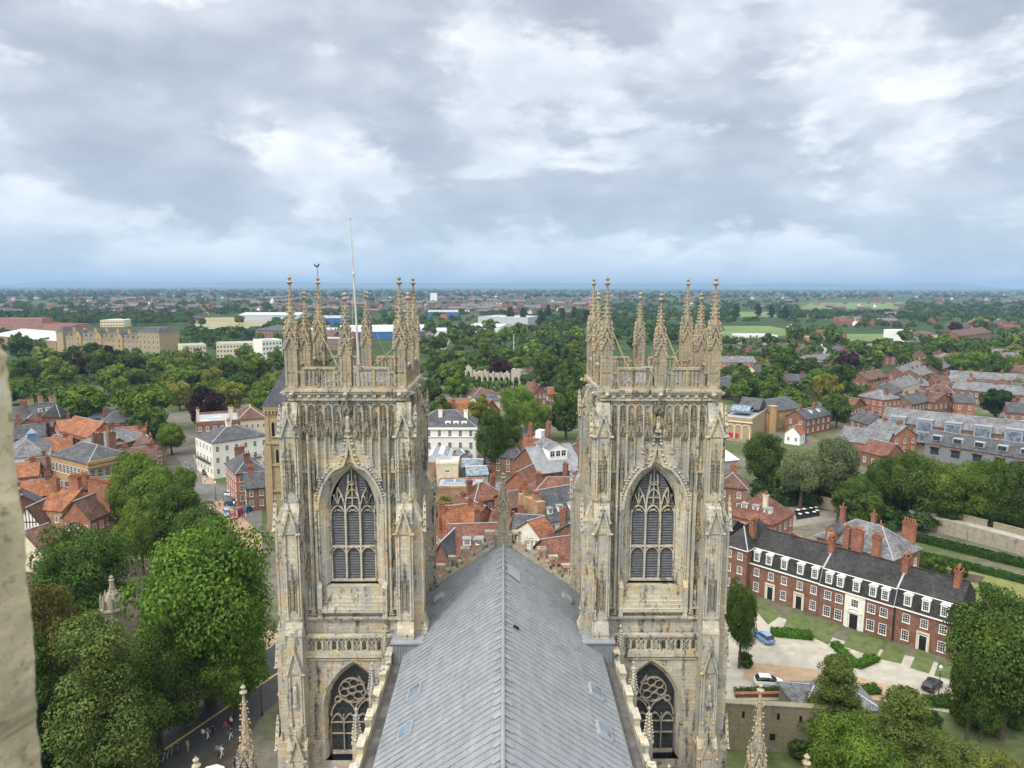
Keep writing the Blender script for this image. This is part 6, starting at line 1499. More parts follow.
def city_wall():
    A, B = P(908, 524), P(1060, 566); A.z = B.z = 0; dv = (B-A); w = dv.length; ang = math.atan2(dv.y, dv.x); t = thing('city_wall', 'old city wall with pale walkway and low parapet running below the tree belt', 'wall', A, ang)
    b = MB(); b.box(0, w, 0, 3.4, -.2, 3.6); b.build('wall_body', M['stone_grey'], t); b = MB(); b.box(0, w, .1, 3.0, 3.6, 3.63); b.build('wall_walk', M['gravel'], t)
    for i in range(int(w/9)): b = MB(); b.box(i*9, i*9+7.6, 2.9, 3.5, 3.62, 5.0); b.box(i*9-.05, i*9+7.65, 2.82, 3.58, 5.0, 5.12); b.build('parapet', M['rubble'], t)
city_wall()
def leaf_shape(name, label, cat, boxes, color, seed, dens=26, s=.16, group=None):
    """clipped hedge or shrub: boxes = (centre xy, half length, half width, height, angle)"""
    rng = np.random.default_rng(seed); C = []; Nn = []
    for (cx, cy), hl, hw, h, a in boxes:
        n = int(dens*(2*hl*2*hw+2*(hl*2+hw*2)*h)); u = rng.uniform(-1, 1, (n, 3)); f = rng.integers(0, 5, n); wts = np.array([4*hl*hw, 2*hl*h, 2*hl*h, 2*hw*h, 2*hw*h]); f = rng.choice(5, n, p=wts/wts.sum())
        p = np.stack([u[:, 0]*hl, u[:, 1]*hw, (u[:, 2]+1)/2*h], 1); nr = np.zeros((n, 3))
        for k, (ax, sg) in enumerate(((2, 1), (1, 1), (1, -1), (0, 1), (0, -1))):
            m = f == k; nr[m, ax] = sg; p[m, ax] = (h if ax == 2 else sg*(hl if ax == 0 else hw))
        p += rng.normal(size=(n, 3))*.06; ca, sa = math.cos(a), math.sin(a); rot = np.array([[ca, sa, 0], [-sa, ca, 0], [0, 0, 1]])
        C.append(p@rot+np.array([cx, cy, 0])); Nn.append(nr@rot+rng.normal(size=(n, 3))*.5)
    C = np.concatenate(C); Nn = np.concatenate(Nn); o = np.array([*boxes[0][0], 0]); C[:, 2] = np.maximum(C[:, 2], .03)
    ev = []; ef = []
    for (cx, cy), hl, hw, h, a in boxes:
        ca, sa = math.cos(a), math.sin(a); k = len(ev)
        for z in (-.05, h-.12):
            for ux, uy in ((-1, -1), (1, -1), (1, 1), (-1, 1)): x = ux*(hl-.12); y = uy*(hw-.12); ev.append((cx+x*ca-y*sa-o[0], cy+x*sa+y*ca-o[1], z))
        ef += [(k+4, k+5, k+6, k+7), (k, k+1, k+5, k+4), (k+1, k+2, k+6, k+5), (k+2, k+3, k+7, k+6), (k+3, k, k+4, k+7)]
    me = quads_mesh(name, C-o, Nn, np.full(len(C), s), np.clip(rng.normal(.5, .28, len(C)), 0, 1), [M['leaf'], M['leaf']], rng, (ev, ef))
    ob = put(name, me, None, tuple(o)); ob.color = (*color, 1); return tag(ob, label, cat, group)
def hedge(label, a, b_, wd, h, color=(.055, .13, .02), group=None, **k):
    A, B = P(*a), P(*b_); d = B-A; return leaf_shape('hedge', label, 'hedge', [(((A.x+B.x)/2, (A.y+B.y)/2), d.length/2, wd/2, h, math.atan2(d.y, d.x))], color, int(a[0]), group=group, **k)
hedge('bright clipped hedge strip by the parked blue car', (771, 634), (812, 638), 2.2, .9)
hedge('long arm of the clipped hedge pointing at the white centre doorway', (834, 646), (856, 668), 1.5, .9)
hedge('short clipped hedge arm facing the row of lawns', (856, 668), (876, 660), 1.5, .9)
hedge('small dark hedge behind the grey pavilion roof', (852, 694), (878, 692), 1.6, 1.0, (.05, .10, .02))
hedge('low hedge along the drive above the rubble stone wall', (735, 693), (790, 692), .8, .7, (.06, .10, .03))
hedge('dark low hedge by the parked black car', (926, 703), (952, 706), 2.2, .8, (.045, .09, .02))
hedge('long clipped green hedge behind the ochre gallery', (748, 398), (806, 402), 7, 4.5, (.045, .10, .02), dens=3, s=.5)
hedge('dark hedge line directly below the city wall', (915, 540), (1060, 576), 2.5, 1.6, (.03, .06, .015), dens=10, s=.25)
hedge('second clipped hedge across the wall garden', (915, 556), (1060, 592), 1.6, 1.4, (.035, .075, .02), dens=12, s=.22)
SHR = [(745, 656, 10, 'd', 'dark shrub at the foot of the drooping evergreen'), (985, 715, 16, 'g', 'green shrub below the very large spreading tree'), (1012, 708, 18, 'd', 'dark shrub at the right edge below the spreading tree'), (960, 705, 12, 'd', 'dark shrub between black car and spreading tree trunk'), (935, 735, 16, 'g', 'green shrub beside the light green bushy tree at bottom'), (1000, 690, 14, 'd', 'dark shrub in the shade of the spreading tree'), (935, 561, 15, 'd', 'large rounded dark shrub in the wall garden'), (918, 556, 9, 'g', 'small rounded shrub beside villa corner'), (960, 566, 10, 'd', 'rounded shrub right of the large dark one'), (985, 585, 8, 'd', 'shrub among the rose beds of the wall garden'), (955, 590, 8, 'g', 'green shrub by the end chimney of the brick terrace'),
 (925, 584, 7, 'g', 'small shrub by the pale garden steps'), (866, 655, 4, 'o', 'reddish shrub inside the hedge point'), (945, 695, 6, 'd', 'dark shrub beside the yellow bush'), (948, 700, 5, 'y', 'small yellow bush by the parked black car'), (445, 500, 9, 'b', 'bright shrub at the brick garden wall'), (462, 499, 9, 'g', 'green shrub in the small garden'), (474, 502, 8, 'd', 'dark shrub in the small garden'), (484, 500, 7, 'b', 'light shrub by the lean-to'), (493, 498, 8, 'g', 'garden shrub beside the brick lean-to'), (438, 507, 7, 'y', 'yellowish shrub beside flagpole tower'), (512, 545, 5, 'g', 'shrub behind the gable finial'),
 (758, 712, 12, 'd', 'dark shrub at foot of the rubble stone wall'), (780, 720, 13, 'd', 'second dark shrub at foot of the rubble stone wall'), (905, 712, 12, 'g', 'green shrub between birch and black car'), (930, 716, 14, 'd', 'dark shrub under the very large dark tree'), (965, 712, 13, 'g', 'green shrub beside trunk of the very large dark tree'), (190, 640, 15, 'k', 'dark shrub under the bright tree'), (130, 700, 18, 'k', 'dark shrub by the tall light tree'), (245, 640, 15, 'k', 'dark shrub under the bright tree near the tower'), (800, 745, 14, 'd', 'dark shrub near small stone finial'), (880, 745, 16, 'g', 'shrub between the bright tree and the wide birch'),
 (155, 690, 18, 'k', 'dark shaded shrub below the bright tree, near the lamp post'), (185, 702, 16, 'k', 'shaded shrub beside the footpath walkers'), (90, 735, 20, 'k', 'shaded undergrowth shrub at the foot of the tall light tree')]
for x, y, r, k, lab in SHR:
    g = P(x, y+r); dep = g.y*.99+8; rad = r*dep/FPX; t = thing('garden_shrub', lab, 'shrub', (g.x, g.y, 0)); o = put('foliage', crown('round', 1, int(x) % 3), t, (0, 0, -rad*.25)); o.scale = (rad, rad, rad*.95); c = GREENS[k]; o.color = (*c, 1)
    b = MB(); b.tube([(0, 0, -.05), (0, 0, rad*.6)], [.08, .04]); b.build('stem', M['bark'], t)
# extra belt and garden trees
EX = [(875, 470, 22, 'd'), (900, 470, 22, 'd'), (925, 478, 22, 'd'), (950, 484, 22, 'd'), (980, 482, 24, 'd'), (1010, 486, 24, 'd'), (866, 492, 18, 'd'), (776, 462, 15, 'd'), (815, 470, 16, 's'), (790, 470, 14, 'd'), (842, 486, 14, 'd')]
for x, yt, r, k in EX: tpix(x, yt, r, k, 'dark lower tree filling the shade between willows and city wall', 'shaded lower trees behind the city wall', yt+2.1*r, 'round', 1)
hp('pavilion', 'low grey hipped pavilion half hidden behind the airy birch', 'pavilion', (801, 711), (880, 709), 2.8, 7, roof='hip', rh=1.7, wall='rubble', rm='slate_pale', ridge='metal_pale')
def turret():
    g = P(111, 690); q = ray(113, 600); g.x = q.x/q.y*g.y; t = thing('stone_turret', 'small crocketed stone turret poking out between dark trees', 'turret', (g.x, g.y, 0)); d = ray(112, 575); zt = CAM_Z+d.z*(g.y/d.y)
    b = MB(); b.lathe((0, 0, 0), [(1.7, 0), (1.6, zt-5.4), (1.8, zt-5.2), (1.8, zt-4.9), (1.5, zt-4.8), (1.4, zt-3.6)], 8, rot=math.pi/8)
    for i in range(8):
        a = i*math.pi/4+math.pi/8; x, y = 1.55*math.cos(a), 1.55*math.sin(a); b.box(x-.16, x+.16, y-.16, y+.16, zt-5, zt-3.4); b.box(x-.16, x+.16, y-.16, y+.16, zt-3.4, zt-2.5, t=.14); b.knob((x, y, zt-3.3), .24, .2)
    b.build('turret_body', M['stone_grey'], t)
    b = MB(); b.lathe((0, 0, 0), [(1.4, zt-4.2), (.9, zt-3), (.42, zt-2.2), (.3, zt-1.0), (.42, zt-.8), (.2, zt-.5), (.3, zt-.3), (.03, zt)], 8)
    for i in range(5):
        for a in range(4): r = 1.15-.2*i; b.knob((r*math.cos(a*math.pi/2), r*math.sin(a*math.pi/2), zt-3.6+i*.42), .17, .2)
    b.build('spirelet', M['stone_grey'], t)
turret()
# ---- vehicles
CARM = {}
def car(px, py, rz, color, label, kind='hatch'):
    if not CARM:
        def loft(st, m=None):
            b = MB(); rings = []
            for x, w, z0, z1, wt in st: zm = z0+(z1-z0)*.6; rings.append([(x, -w*.94, z0), (x, -w, zm), (x, -wt, z1), (x, wt, z1), (x, w, zm), (x, w*.94, z0)])
            for a, c in zip(rings, rings[1:]):
                for i in range(6): b.F([a[i], c[i], c[(i+1) % 6], a[(i+1) % 6]])
            b.F(rings[0]); b.F(list(reversed(rings[-1]))); return b
        CARM['body'] = loft([(-2.12, .70, .38, .62, .62), (-2.05, .84, .28, .86, .72), (-1.5, .90, .22, .96, .80), (-.2, .91, .22, .95, .84), (.85, .91, .22, .93, .82), (1.5, .89, .22, .84, .76), (1.98, .82, .26, .70, .64), (2.12, .66, .36, .56, .56)]).mesh('body', [])
        CARM['cabin'] = loft([(-1.95, .74, .86, .93, .70), (-1.62, .77, .86, 1.36, .58), (-1.2, .78, .86, 1.46, .60), (-.1, .78, .86, 1.47, .60), (.35, .77, .86, 1.38, .58), (1.12, .72, .84, .90, .66)]).mesh('windows', [M['glass']])
        b = MB(); b.frustum([(-1.5, -.60, 1.44), (.2, -.60, 1.42), (.2, .60, 1.42), (-1.5, .60, 1.44)], [(-1.35, -.56, 1.505), (.05, -.56, 1.50), (.05, .56, 1.50), (-1.35, .56, 1.505)])
        CARM['roof'] = b.mesh('roof_panel', [])
        b = MB(); b.M = Matrix.Rotation(math.pi/2, 4, 'X'); b.lathe((0, 0, -.1), [(.2, 0), (.31, .02), (.325, .05), (.325, .16), (.31, .19), (.2, .2)], 14); CARM['wheel'] = b.mesh('wheel', [M['black']])
        b = MB(); b.M = Matrix.Rotation(math.pi/2, 4, 'X'); b.lathe((0, 0, -.106), [(.19, 0), (.19, .212)], 10); CARM['rim'] = b.mesh('rim', [M['steel']])
        b = MB(); b.box(-.05, .05, -.17, .17, -.07, .07, t=.02); CARM['lamp'] = b.mesh('headlight', [M['white']]); CARM['tail'] = b.mesh('tail_light', [M['red']])
        b = MB(); b.box(-.06, .06, -.09, .09, -.05, .06, t=.02); CARM['mirror'] = b.mesh('mirror', [M['black']])
    g = P(px, py); t = thing('parked_car', label, 'car', (g.x, g.y, .036), rz, None); s = 1.0 if kind == 'hatch' else 1.08
    m = M.setdefault('paint_%s' % (color,), None) or plain('car_paint', color, .25, .05, 1, 0, .6); M['paint_%s' % (color,)] = m
    for k, n in (('body', 'body'), ('roof', 'roof_panel')):
        me = CARM[k].copy(); me.materials.clear(); me.materials.append(m); o = put(n, me, t); 
        if kind != 'hatch': o.scale = (1.03, 1.03, 1.12)
    o = put('windows', CARM['cabin'], t)
    if kind != 'hatch': o.scale = (1.03, 1.03, 1.12)
    for x in (-1.3, 1.32):
        for y in (-.80, .80): o = put('wheel', CARM['wheel'], t, (x, y, .325)); put('rim', CARM['rim'], o)
    for y in (-.62, .62): put('headlight', CARM['lamp'], t, (2.04, y, .62)); put('tail_light', CARM['tail'], t, (-2.08, y, .74)); put('mirror', CARM['mirror'], t, (.75, y*1.55, .98))
    return t
car(763, 640, R(110), (.16, .30, .55), 'light blue hatchback parked nose to the brick terrace')
car(769, 686, R(-8), (.75, .76, .76), 'white car with dark roof line parked by the low drive hedge', 'suv')
car(932, 688, R(38), (.012, .013, .016), 'black hatchback parked near the very large dark tree')
car(232, 496, R(-15), (.78, .78, .76), 'white car driving at the street junction')
car(227, 515, R(-60), (.22, .38, .52), 'pale blue car nearest the row of street trees')
car(233, 518, R(-60), (.40, .05, .04), 'red car beside the pale blue one')
car(232, 505, R(15), (.03, .07, .16), 'dark blue car in front of the pink brick corner house')
car(238, 503, R(15), (.02, .03, .05), 'near black car next to the dark blue one by the corner house')
car(249, 511, R(70), (.02, .08, .25), 'deep blue car by the grey stone church tower')
car(205, 474, R(-70), (.05, .05, .06), 'dark car queuing in the street beside the white stucco block')
def van(px, py, rz, m, label):
    g = P(px, py); t = thing('parked_van', label, 'van', (g.x, g.y, .03), rz); b = MB(); b.box(-2.4, 1.3, -.95, .95, .35, 2.3, t=.1); b.frustum([(1.2, -.95, .35), (2.4, -.9, .35), (2.4, .9, .35), (1.2, .95, .35)], [(1.2, -.86, 2.2), (1.5, -.82, 2.1), (1.5, .82, 2.1), (1.2, .86, 2.2)]); b.build('body', M[m], t)
    b = MB(); b.F([(2.08, -.75, 1.25), (2.08, .75, 1.25), (1.62, .72, 2.0), (1.62, -.72, 2.0)]); b.build('windscreen', M['glass'], t)
    for x in (-1.5, 1.5):
        for y in (-.85, .85): put('wheel', CARM['wheel'], t, (x, y, .34))
van(44, 556, R(60), 'white', 'white van parked below the weathered grey shop roof')
# dark courtyard of little white tables
flat('courtyard', pix((794, 511), (819, 508), (820, 516), (797, 520)), .046, M['black'])
for i, (x, y) in enumerate(((798, 512.5), (804, 511.5), (811, 510.5), (816, 510), (800, 516.5), (807, 515.5), (814, 514.5), (817, 513))):
    g = P(x, y); t = thing('garden_table', 'small white outdoor table on the dark courtyard', 'table', (g.x, g.y, .05), 0, 'tables on the dark courtyard')
    b = MB(); b.lathe((0, 0, 0), [(.48, .68), (.5, .70), (.5, .74), (.48, .76)], 10); b.build('table_top', M['white'], t); b = MB(); b.lathe((0, 0, 0), [(.3, 0), (.3, .04), (.05, .08), (.05, .68)], 8); b.build('table_leg', M['iron'], t)
# ---- street furniture
g = P(240.5, 517); t = thing('telephone_box', 'red telephone box standing in the small square by the corner house', 'telephone box', (g.x, g.y, .04))
b = MB(); b.box(-.46, .46, -.46, .46, 0, 2.25); b.box(-.5, .5, -.5, .5, 2.25, 2.45); b.box(-.44, .44, -.44, .44, 2.45, 2.6, t=.1); b.build('kiosk', M['red'], t)
for q in range(4):
    b = MB(); b.F([(-.34, -.465, .4), (.34, -.465, .4), (.34, -.465, 2.05), (-.34, -.465, 2.05)]); o = b.build('glazing', M['glass'], t); o.rotation_euler = (0, 0, q*math.pi/2)
LAMPM = {}
def lamp(px, py, label):
    if not LAMPM:
        b = MB(); b.lathe((0, 0, 0), [(.16, 0), (.16, .8), (.07, .95), (.05, 4.6)], 8); LAMPM['post'] = b.mesh('post', [M['iron']])
        b = MB(); b.lathe((0, 0, 4.6), [(.12, 0), (.26, .5), (.3, .55), (.1, .75), (.03, .85)], 6); LAMPM['lantern'] = b.mesh('lantern', [M['white']])
    g = P(px, py); t = thing('street_lamp', label, 'street lamp', (g.x, g.y, .04)); put('post', LAMPM['post'], t); put('lantern', LAMPM['lantern'], t)
lamp(159, 765, 'street lamp at bottom beside the parked bicycles'); lamp(235, 522, 'street lamp in the small square next to the telephone box'); lamp(216, 500, 'street lamp at the junction near the white driving car'); lamp(938, 700, 'street lamp beside the parked black car'); lamp(262, 716, 'street lamp near the tower foot across the road')
def bicycle(px, py, rz, label):
    g = P(px, py); t = thing('bicycle', label, 'bicycle', (g.x, g.y, .065), rz, 'bicycles parked along the footpath')
    for x in (-.52, .52):
        b = MB(); b.tube([(x+.33*math.cos(a*math.pi/6), 0, .34+.33*math.sin(a*math.pi/6)) for a in range(13)], [.025]*13, 5); b.build('wheel', M['black'], t)
    b = MB()
    for p, q in (((-.52, 0, .34), (-.08, 0, .32)), ((-.08, 0, .32), (.36, 0, .78)), ((-.52, 0, .34), (-.2, 0, .8)), ((-.2, 0, .8), (.38, 0, .8)), ((-.08, 0, .32), (-.22, 0, .9)), ((.36, 0, .92), (.52, 0, .34)), ((.34, -.25, .98), (.34, .25, .98))): b.tube([p, q], [.02, .02], 5)
    b.build('frame', M['steel'], t); b = MB(); b.box(-.36, -.1, -.07, .07, .9, .96, t=.03); b.build('saddle', M['black'], t)
for i, (x, y) in enumerate(((164, 762), (168, 759), (172, 756), (178, 752))): bicycle(x, y, R(95+i*6), 'bicycle leaning in the row by the bottom street lamp')
# white tent roof beside the road
g = P(213, 790); t = thing('market_umbrella', 'white market umbrella at the bottom edge beside the road', 'umbrella', (g.x, g.y, .04)); b = MB()
b.lathe((0, 0, 2.2), [(1.5, 0), (1.52, .05), (.05, .75)], 8); b.build('canopy', M['white'], t); b = MB(); b.tube([(0, 0, 0), (0, 0, 2.8)], [.04, .04]); b.build('pole', M['timber'], t)

# ---- people
SKIN = plain('skin', (.50, .31, .22), .6, .08, 3); HAIR = [plain('hair', c, .8, .15, 6) for c in ((.03, .02, .015), (.12, .07, .035), (.30, .22, .11))]
CLOTH = {k: plain(k+'_cloth', c, .85, .12, 4) for k, c in dict(white=(.75, .74, .72), navy=(.03, .05, .12), black=(.02, .02, .022), red=(.35, .05, .05), blue=(.10, .20, .42), grey=(.28, .28, .29), tan=(.42, .33, .22), denim=(.07, .12, .22)).items()}
BODY = {}
def body_mesh(pose):
    if pose in BODY: return BODY[pose]
    st = dict(walk=.22, stand=.03, stride=.34)[pose]; pts = []; rad = []; ed = []
    def add(p, r, par=None):
        pts.append(p); rad.append(r)
        if par is not None: ed.append((par, len(pts)-1))
        return len(pts)-1
    hip = add((0, 0, .95), (.155, .115)); wa = add((.01, 0, 1.10), (.14, .10), hip); ch = add((.015, 0, 1.32), (.175, .115), wa); ne = add((.02, 0, 1.50), (.058, .06), ch); he = add((.03, 0, 1.60), (.085, .10), ne); ht = add((.03, 0, 1.72), (.07, .085), he)
    for s in (-1, 1):
        f = st*s
        th = add((f*.1, s*.09, .86), (.09, .09), hip); kn = add((f*.55+.03, s*.095, .50), (.06, .06), th); an = add((f-.03*(s > 0 and st > .1), s*.095, .10+(.06 if f < -.1 else 0)), (.042, .042), kn); add((f+.14, s*.10, .05+(.02 if f < -.1 else 0)), (.045, .035), an)
        sh = add((.01, s*.19, 1.40), (.065, .065), ch); el = add((-f*.35, s*.25, 1.13), (.045, .045), sh); wr = add((-f*.75+.08, s*.24, .90), (.032, .03), el); add((-f*.85+.10, s*.235, .81), (.035, .022), wr)
    me = bpy.data.meshes.new('person'); me.from_pydata(pts, ed, []); o = bpy.data.objects.new('person_form', me); COL.objects.link(o)
    o.modifiers.new('skin', 'SKIN'); sub = o.modifiers.new('sub', 'SUBSURF'); sub.levels = 1; sub.render_levels = 1
    for v, r in zip(me.skin_vertices[0].data, rad): v.radius = r
    me.skin_vertices[0].data[0].use_root = True
    bpy.context.view_layer.update(); dg = bpy.context.evaluated_depsgraph_get(); out = bpy.data.meshes.new_from_object(o.evaluated_get(dg)); bpy.data.objects.remove(o); bpy.data.meshes.remove(me)
    mi = []
    for p in out.polygons:
        c = p.center; arm = abs(c.y) > .205
        mi.append(0 if c.z > 1.47 or (arm and c.z < .93) or (arm and c.z < 1.14) else (3 if c.z < .09 else (2 if c.z < .96 else 1)))
    for i in range(4): out.materials.append(SKIN)
    out.polygons.foreach_set('material_index', mi); out.polygons.foreach_set('use_smooth', [True]*len(out.polygons)); BODY[pose] = out; return out
hb = MB(); hb.lathe((0, 0, 0), [(.095, -.06), (.105, .02), (.085, .08), (.03, .115)], 10); HM = hb.mesh('hair', [])
def person(px, py, rz, top, leg, label, pose='walk', hair=0, z=.04, group=None):
    g = P(px, py); me = body_mesh(pose).copy()
    for i, m in enumerate((SKIN, CLOTH[top], CLOTH[leg], CLOTH['black'])): me.materials[i] = m
    o = put('person', me, None, (g.x, g.y, z), rz); tag(o, label, 'person', group); h = HM.copy(); h.materials.append(HAIR[hair]); put('hair', h, o, (.02, 0, 1.69)); return o
rd = R(62)
for a in ((203.5, 740, rd, 'white', 'denim', 'person in white top walking at the left of the trio on the footpath'), (208, 739, rd, 'blue', 'white', 'person in blue top and pale trousers, middle of the footpath trio'), (213, 737, rd+.3, 'black', 'black', 'person in black at the right of the footpath trio', 'stride'),
 (231, 739, rd+3.1, 'navy', 'white', 'person in pale trousers striding alone toward the camera', 'stride', 1), (231.5, 728, rd, 'white', 'black', 'person in white top farthest up the road', 'stand', 2), (218, 757, rd, 'grey', 'navy', 'person in grey beside one in a long white coat'), (222, 758, rd, 'white', 'white', 'person dressed all in white on the yellow line', 'stride', 2),
 (235, 768, rd+3.1, 'navy', 'black', 'person in navy at bottom right of the road', 'stand'), (238, 765, rd+3.1, 'blue', 'denim', 'person in blue next to the one in navy', 'walk', 1), (188, 752, rd, 'tan', 'tan', 'person in tan clothes by the parked bicycles', 'stand', 1), (226, 733, rd, 'red', 'denim', 'person in red top walking on the footpath edge', 'walk'), (262, 690, rd, 'white', 'grey', 'person in white top near the tower foot', 'walk', 1)): person(*a)
cols = list(CLOTH)
for i, (x, y) in enumerate(((186, 466), (190, 469), (192, 472), (194, 475), (196, 470), (198, 477), (201, 480), (203, 477), (205, 483), (207, 480), (218, 505), (220, 508), (223, 502), (246, 518), (242, 522), (230, 520))):
    person(x, y, i*1.3, cols[i % 8], cols[(i*3+1) % 8], 'person in a %s top and %s trousers in the street crowd' % (cols[i % 8].replace('denim', 'dark blue'), cols[(i*3+1) % 8].replace('denim', 'dark blue')), ['walk', 'stand', 'stride'][i % 3], i % 3, .04, 'street crowd')

# ---- close-packed houses filling the old streets
def infill(zones, n, label, wl, rl, group, seed, wins=True, hh=(5.5, 7.5)):
    rr = random.Random(seed); k = 0; tries = 0
    while k < n and tries < 900:
        tries += 1; x0, x1, y0, y1 = rr.choice(zones); g = P(rr.uniform(x0, x1), rr.uniform(y0, y1)); w = rr.uniform(9, 18); d = rr.uniform(8, 10); rad = max(w, d)/2
        if any((g.x-x)**2+(g.y-y)**2 < (rad*.9+r*.85)**2 for x, y, r in PLACED): continue
        a = rr.choice((-.5, -.35, 1.05, .1, -.6)) if g.x > 0 else rr.choice((.45, .3, -.9, .6)); h = rr.uniform(*hh); c, s = math.cos(a), math.sin(a)
        A = (g.x-c*w/2+s*d/2, g.y-s*w/2-c*d/2, 0); B = (A[0]+c*w, A[1]+s*w, 0); nw = max(2, int(w/3.2))
        house('terrace_house', label, 'house', A, B, h, d, roof=rr.choice(('gx', 'gx', 'gy', 'hip')), rh=rr.uniform(2.8, 3.8), wall=wl, rm=rl, win=(nw, 2) if wins else None, side='l' if g.x > 0 else 'r', style='plain', chim=[(.12, .5, 1.0, 1.4, .8, 3), (.85, .5, 1.0, 1.4, .8, 3)], cm='brick', group=group)
        k += 1
R1 = [(905, 1024, 358, 408), (860, 960, 350, 400)]; R2 = [(724, 850, 338, 396)]; L1 = [(25, 150, 428, 475), (20, 130, 470, 540)]; C1 = [(440, 582, 505, 575), (500, 582, 470, 520)]
for zone, n, lab, wl, rl, gr in ((R1, 9, 'brick house with grey slate roof packed among the streets right of the modern flats', 'brick', 'slate_pale', 'packed slate roofed brick houses'), (R1, 8, 'brown brick house with brown tiles packed among streets beyond the modern flats', 'brick_brown', 'tile_brown', 'packed brown tiled houses'),
  (R1, 5, 'orange brick house with slate roof packed among streets beyond the modern flats', 'brick_orange', 'slate', 'packed orange brick houses'), (R2, 6, 'brick house with slate roof between trees beyond the ochre gallery', 'brick', 'slate', 'brick houses beyond the gallery'), (R2, 4, 'house with red tiled roof between trees beyond the ochre gallery', 'brick_orange', 'tile_red', 'red roofed houses beyond the gallery'),
  (L1, 6, 'red brick house with slate roof wedged into the old streets left of the street trees', 'brick', 'slate', 'wedged slate roofed houses'), (L1, 6, 'brick house with orange pantiles wedged into the old streets left of street trees', 'brick_orange', 'pantile', 'wedged pantiled houses'), (L1, 4, 'house with brown tiles wedged into the old streets left of street trees', 'brick_brown', 'tile_brown', 'wedged brown tiled houses'),
  (C1, 4, 'red tiled small house squeezed between the two towers', 'brick_orange', 'tile_red', 'squeezed red tiled houses'), (C1, 3, 'slate roofed small brick house squeezed between the two towers', 'brick', 'slate', 'squeezed slate roofed houses')):
    infill(zone, n, lab, wl, rl, gr, len(lab)+n)
# ---- more canopy in the parks
rnd = random.Random(77); k = 0
while k < 62:
    z = rnd.choice([(0, 285, 338, 400)]*5+[(424, 590, 330, 385)]*3+[(735, 870, 345, 400)]*2+[(860, 1024, 345, 360)]); x, y = rnd.uniform(z[0], z[1]), rnd.uniform(z[2], z[3])
    if 468 < x < 522 and 372 < y < 400: continue
    g = P(x, y+8); h = rnd.uniform(10, 17)
    if any((g.x-a)**2+(g.y-b_)**2 < (r+5)**2 for a, b_, r in PLACED): continue
    kk = rnd.choice('gdgdgbyg'); tree(g.x, g.y, h, h*rnd.uniform(.42, .55), kk, KIND[kk]+' '+where(x), 'park trees', None, 1); k += 1
# ---- suburbs and woods towards the horizon
FH = {}
def far_house(k):
    if k in FH: return FH[k]
    w, d, h, rh, wl, rm = [(26, 8, 5.5, 3.2, 'brick', 'slate'), (18, 8, 5.5, 3.2, 'brick_orange', 'tile_red'), (9, 8, 5.2, 3, 'stucco', 'slate'), (12, 8, 5.4, 3.2, 'brick_brown', 'tile_brown'), (32, 9, 6, 3.4, 'brick', 'slate_pale'), (10, 8, 5.2, 3, 'brick_pink', 'pantile')][k]
    b = MB(); b.box(-w/2, w/2, -d/2, d/2, -.3, h-.01); s = rh/(d/2)
    for x, sg in ((-w/2, 1), (w/2, -1)): q = [(x, -d/2, h-.01), (x, 0, h+rh-.1), (x, d/2, h-.01)]; b.F(q if sg > 0 else list(reversed(q)))
    b.k = 1
    for sg in (-1, 1): q = [(-w/2-.3, sg*(d/2+.3), h-s*.3), (w/2+.3, sg*(d/2+.3), h-s*.3), (w/2+.3, 0, h+rh), (-w/2-.3, 0, h+rh)]; b.F(q if sg < 0 else list(reversed(q)))
    b.k = 0
    for i in range(max(1, int(w/7))): x = -w/2+w*(i+.5)/max(1, int(w/7)); b.box(x-.7, x+.7, -.5, .5, h+1, h+rh+1.4)
    b.k = 2
    for i in range(int(w/3)):
        for z in (.9, 3.4):
            for sg in (-1, 1): x = -w/2+w*(i+.5)/int(w/3); y = sg*(d/2+.02); q = [(x-.5, y, z), (x+.5, y, z), (x+.5, y, z+1.4), (x-.5, y, z+1.4)]; b.F(q if sg < 0 else list(reversed(q)))
    FH[k] = (b, b.mesh('suburban_house', [M[wl], M[rm], M['glass']]), (wl, rm)); return FH[k]
rnd = random.Random(21)
ZONES = [((55, 195, 313, 321), 22), ((95, 210, 303, 317), 46), ((0, 100, 306, 316), 22), ((300, 590, 301, 313), 70), ((430, 590, 312, 322), 22), ((720, 1024, 301, 312), 26), ((836, 892, 316, 326), 26), ((895, 1024, 322, 334), 20), ((770, 850, 330, 360), 8), ((285, 430, 318, 345), 12)]
KL = ['long brick terrace row with slate roof in the distant suburbs', 'orange brick house row with red roof in distant suburbs', 'small white house with slate roof in the distant suburbs', 'brown brick house with brown roof in the distant suburbs', 'long brick terrace row with pale slates in the distant suburbs', 'small pinkish house with orange roof in the distant suburbs']
KN = [('suburban_terrace', 'terrace'), ('suburban_house', 'house'), ('suburban_house', 'house'), ('suburban_house', 'house'), ('suburban_terrace', 'terrace'), ('suburban_house', 'house')]
stuff = []
def angle_at(x, y): return .5+.6*mnoise.noise(Vector((x*.002, y*.002, 0)))*3+(math.pi/2 if rnd.random() < .25 else 0)
for (x0, x1, y0, y1), n in ZONES:
    for i in range(n):
        g = P(rnd.uniform(x0, x1), rnd.uniform(y0, y1)); k = rnd.choice([0, 0, 1, 2, 3, 4, 4, 5]); o = put(KN[k][0], far_house(k)[1], None, (g.x, g.y, 0), angle_at(g.x, g.y)); tag(o, KL[k], KN[k][1], 'distant suburban houses, kind %s' % ('abcdef'[k]))
for (x0, x1, y0, y1), n in [((0, 1024, 293, 300), 130), ((90, 600, 297, 312), 240), ((0, 1024, 298, 306), 70)]:
    for i in range(n): stuff.append((P(rnd.uniform(x0, x1), rnd.uniform(y0, y1)), rnd.choice([0, 1, 2, 3, 4, 4, 5]), rnd.uniform(1, 1.6)))
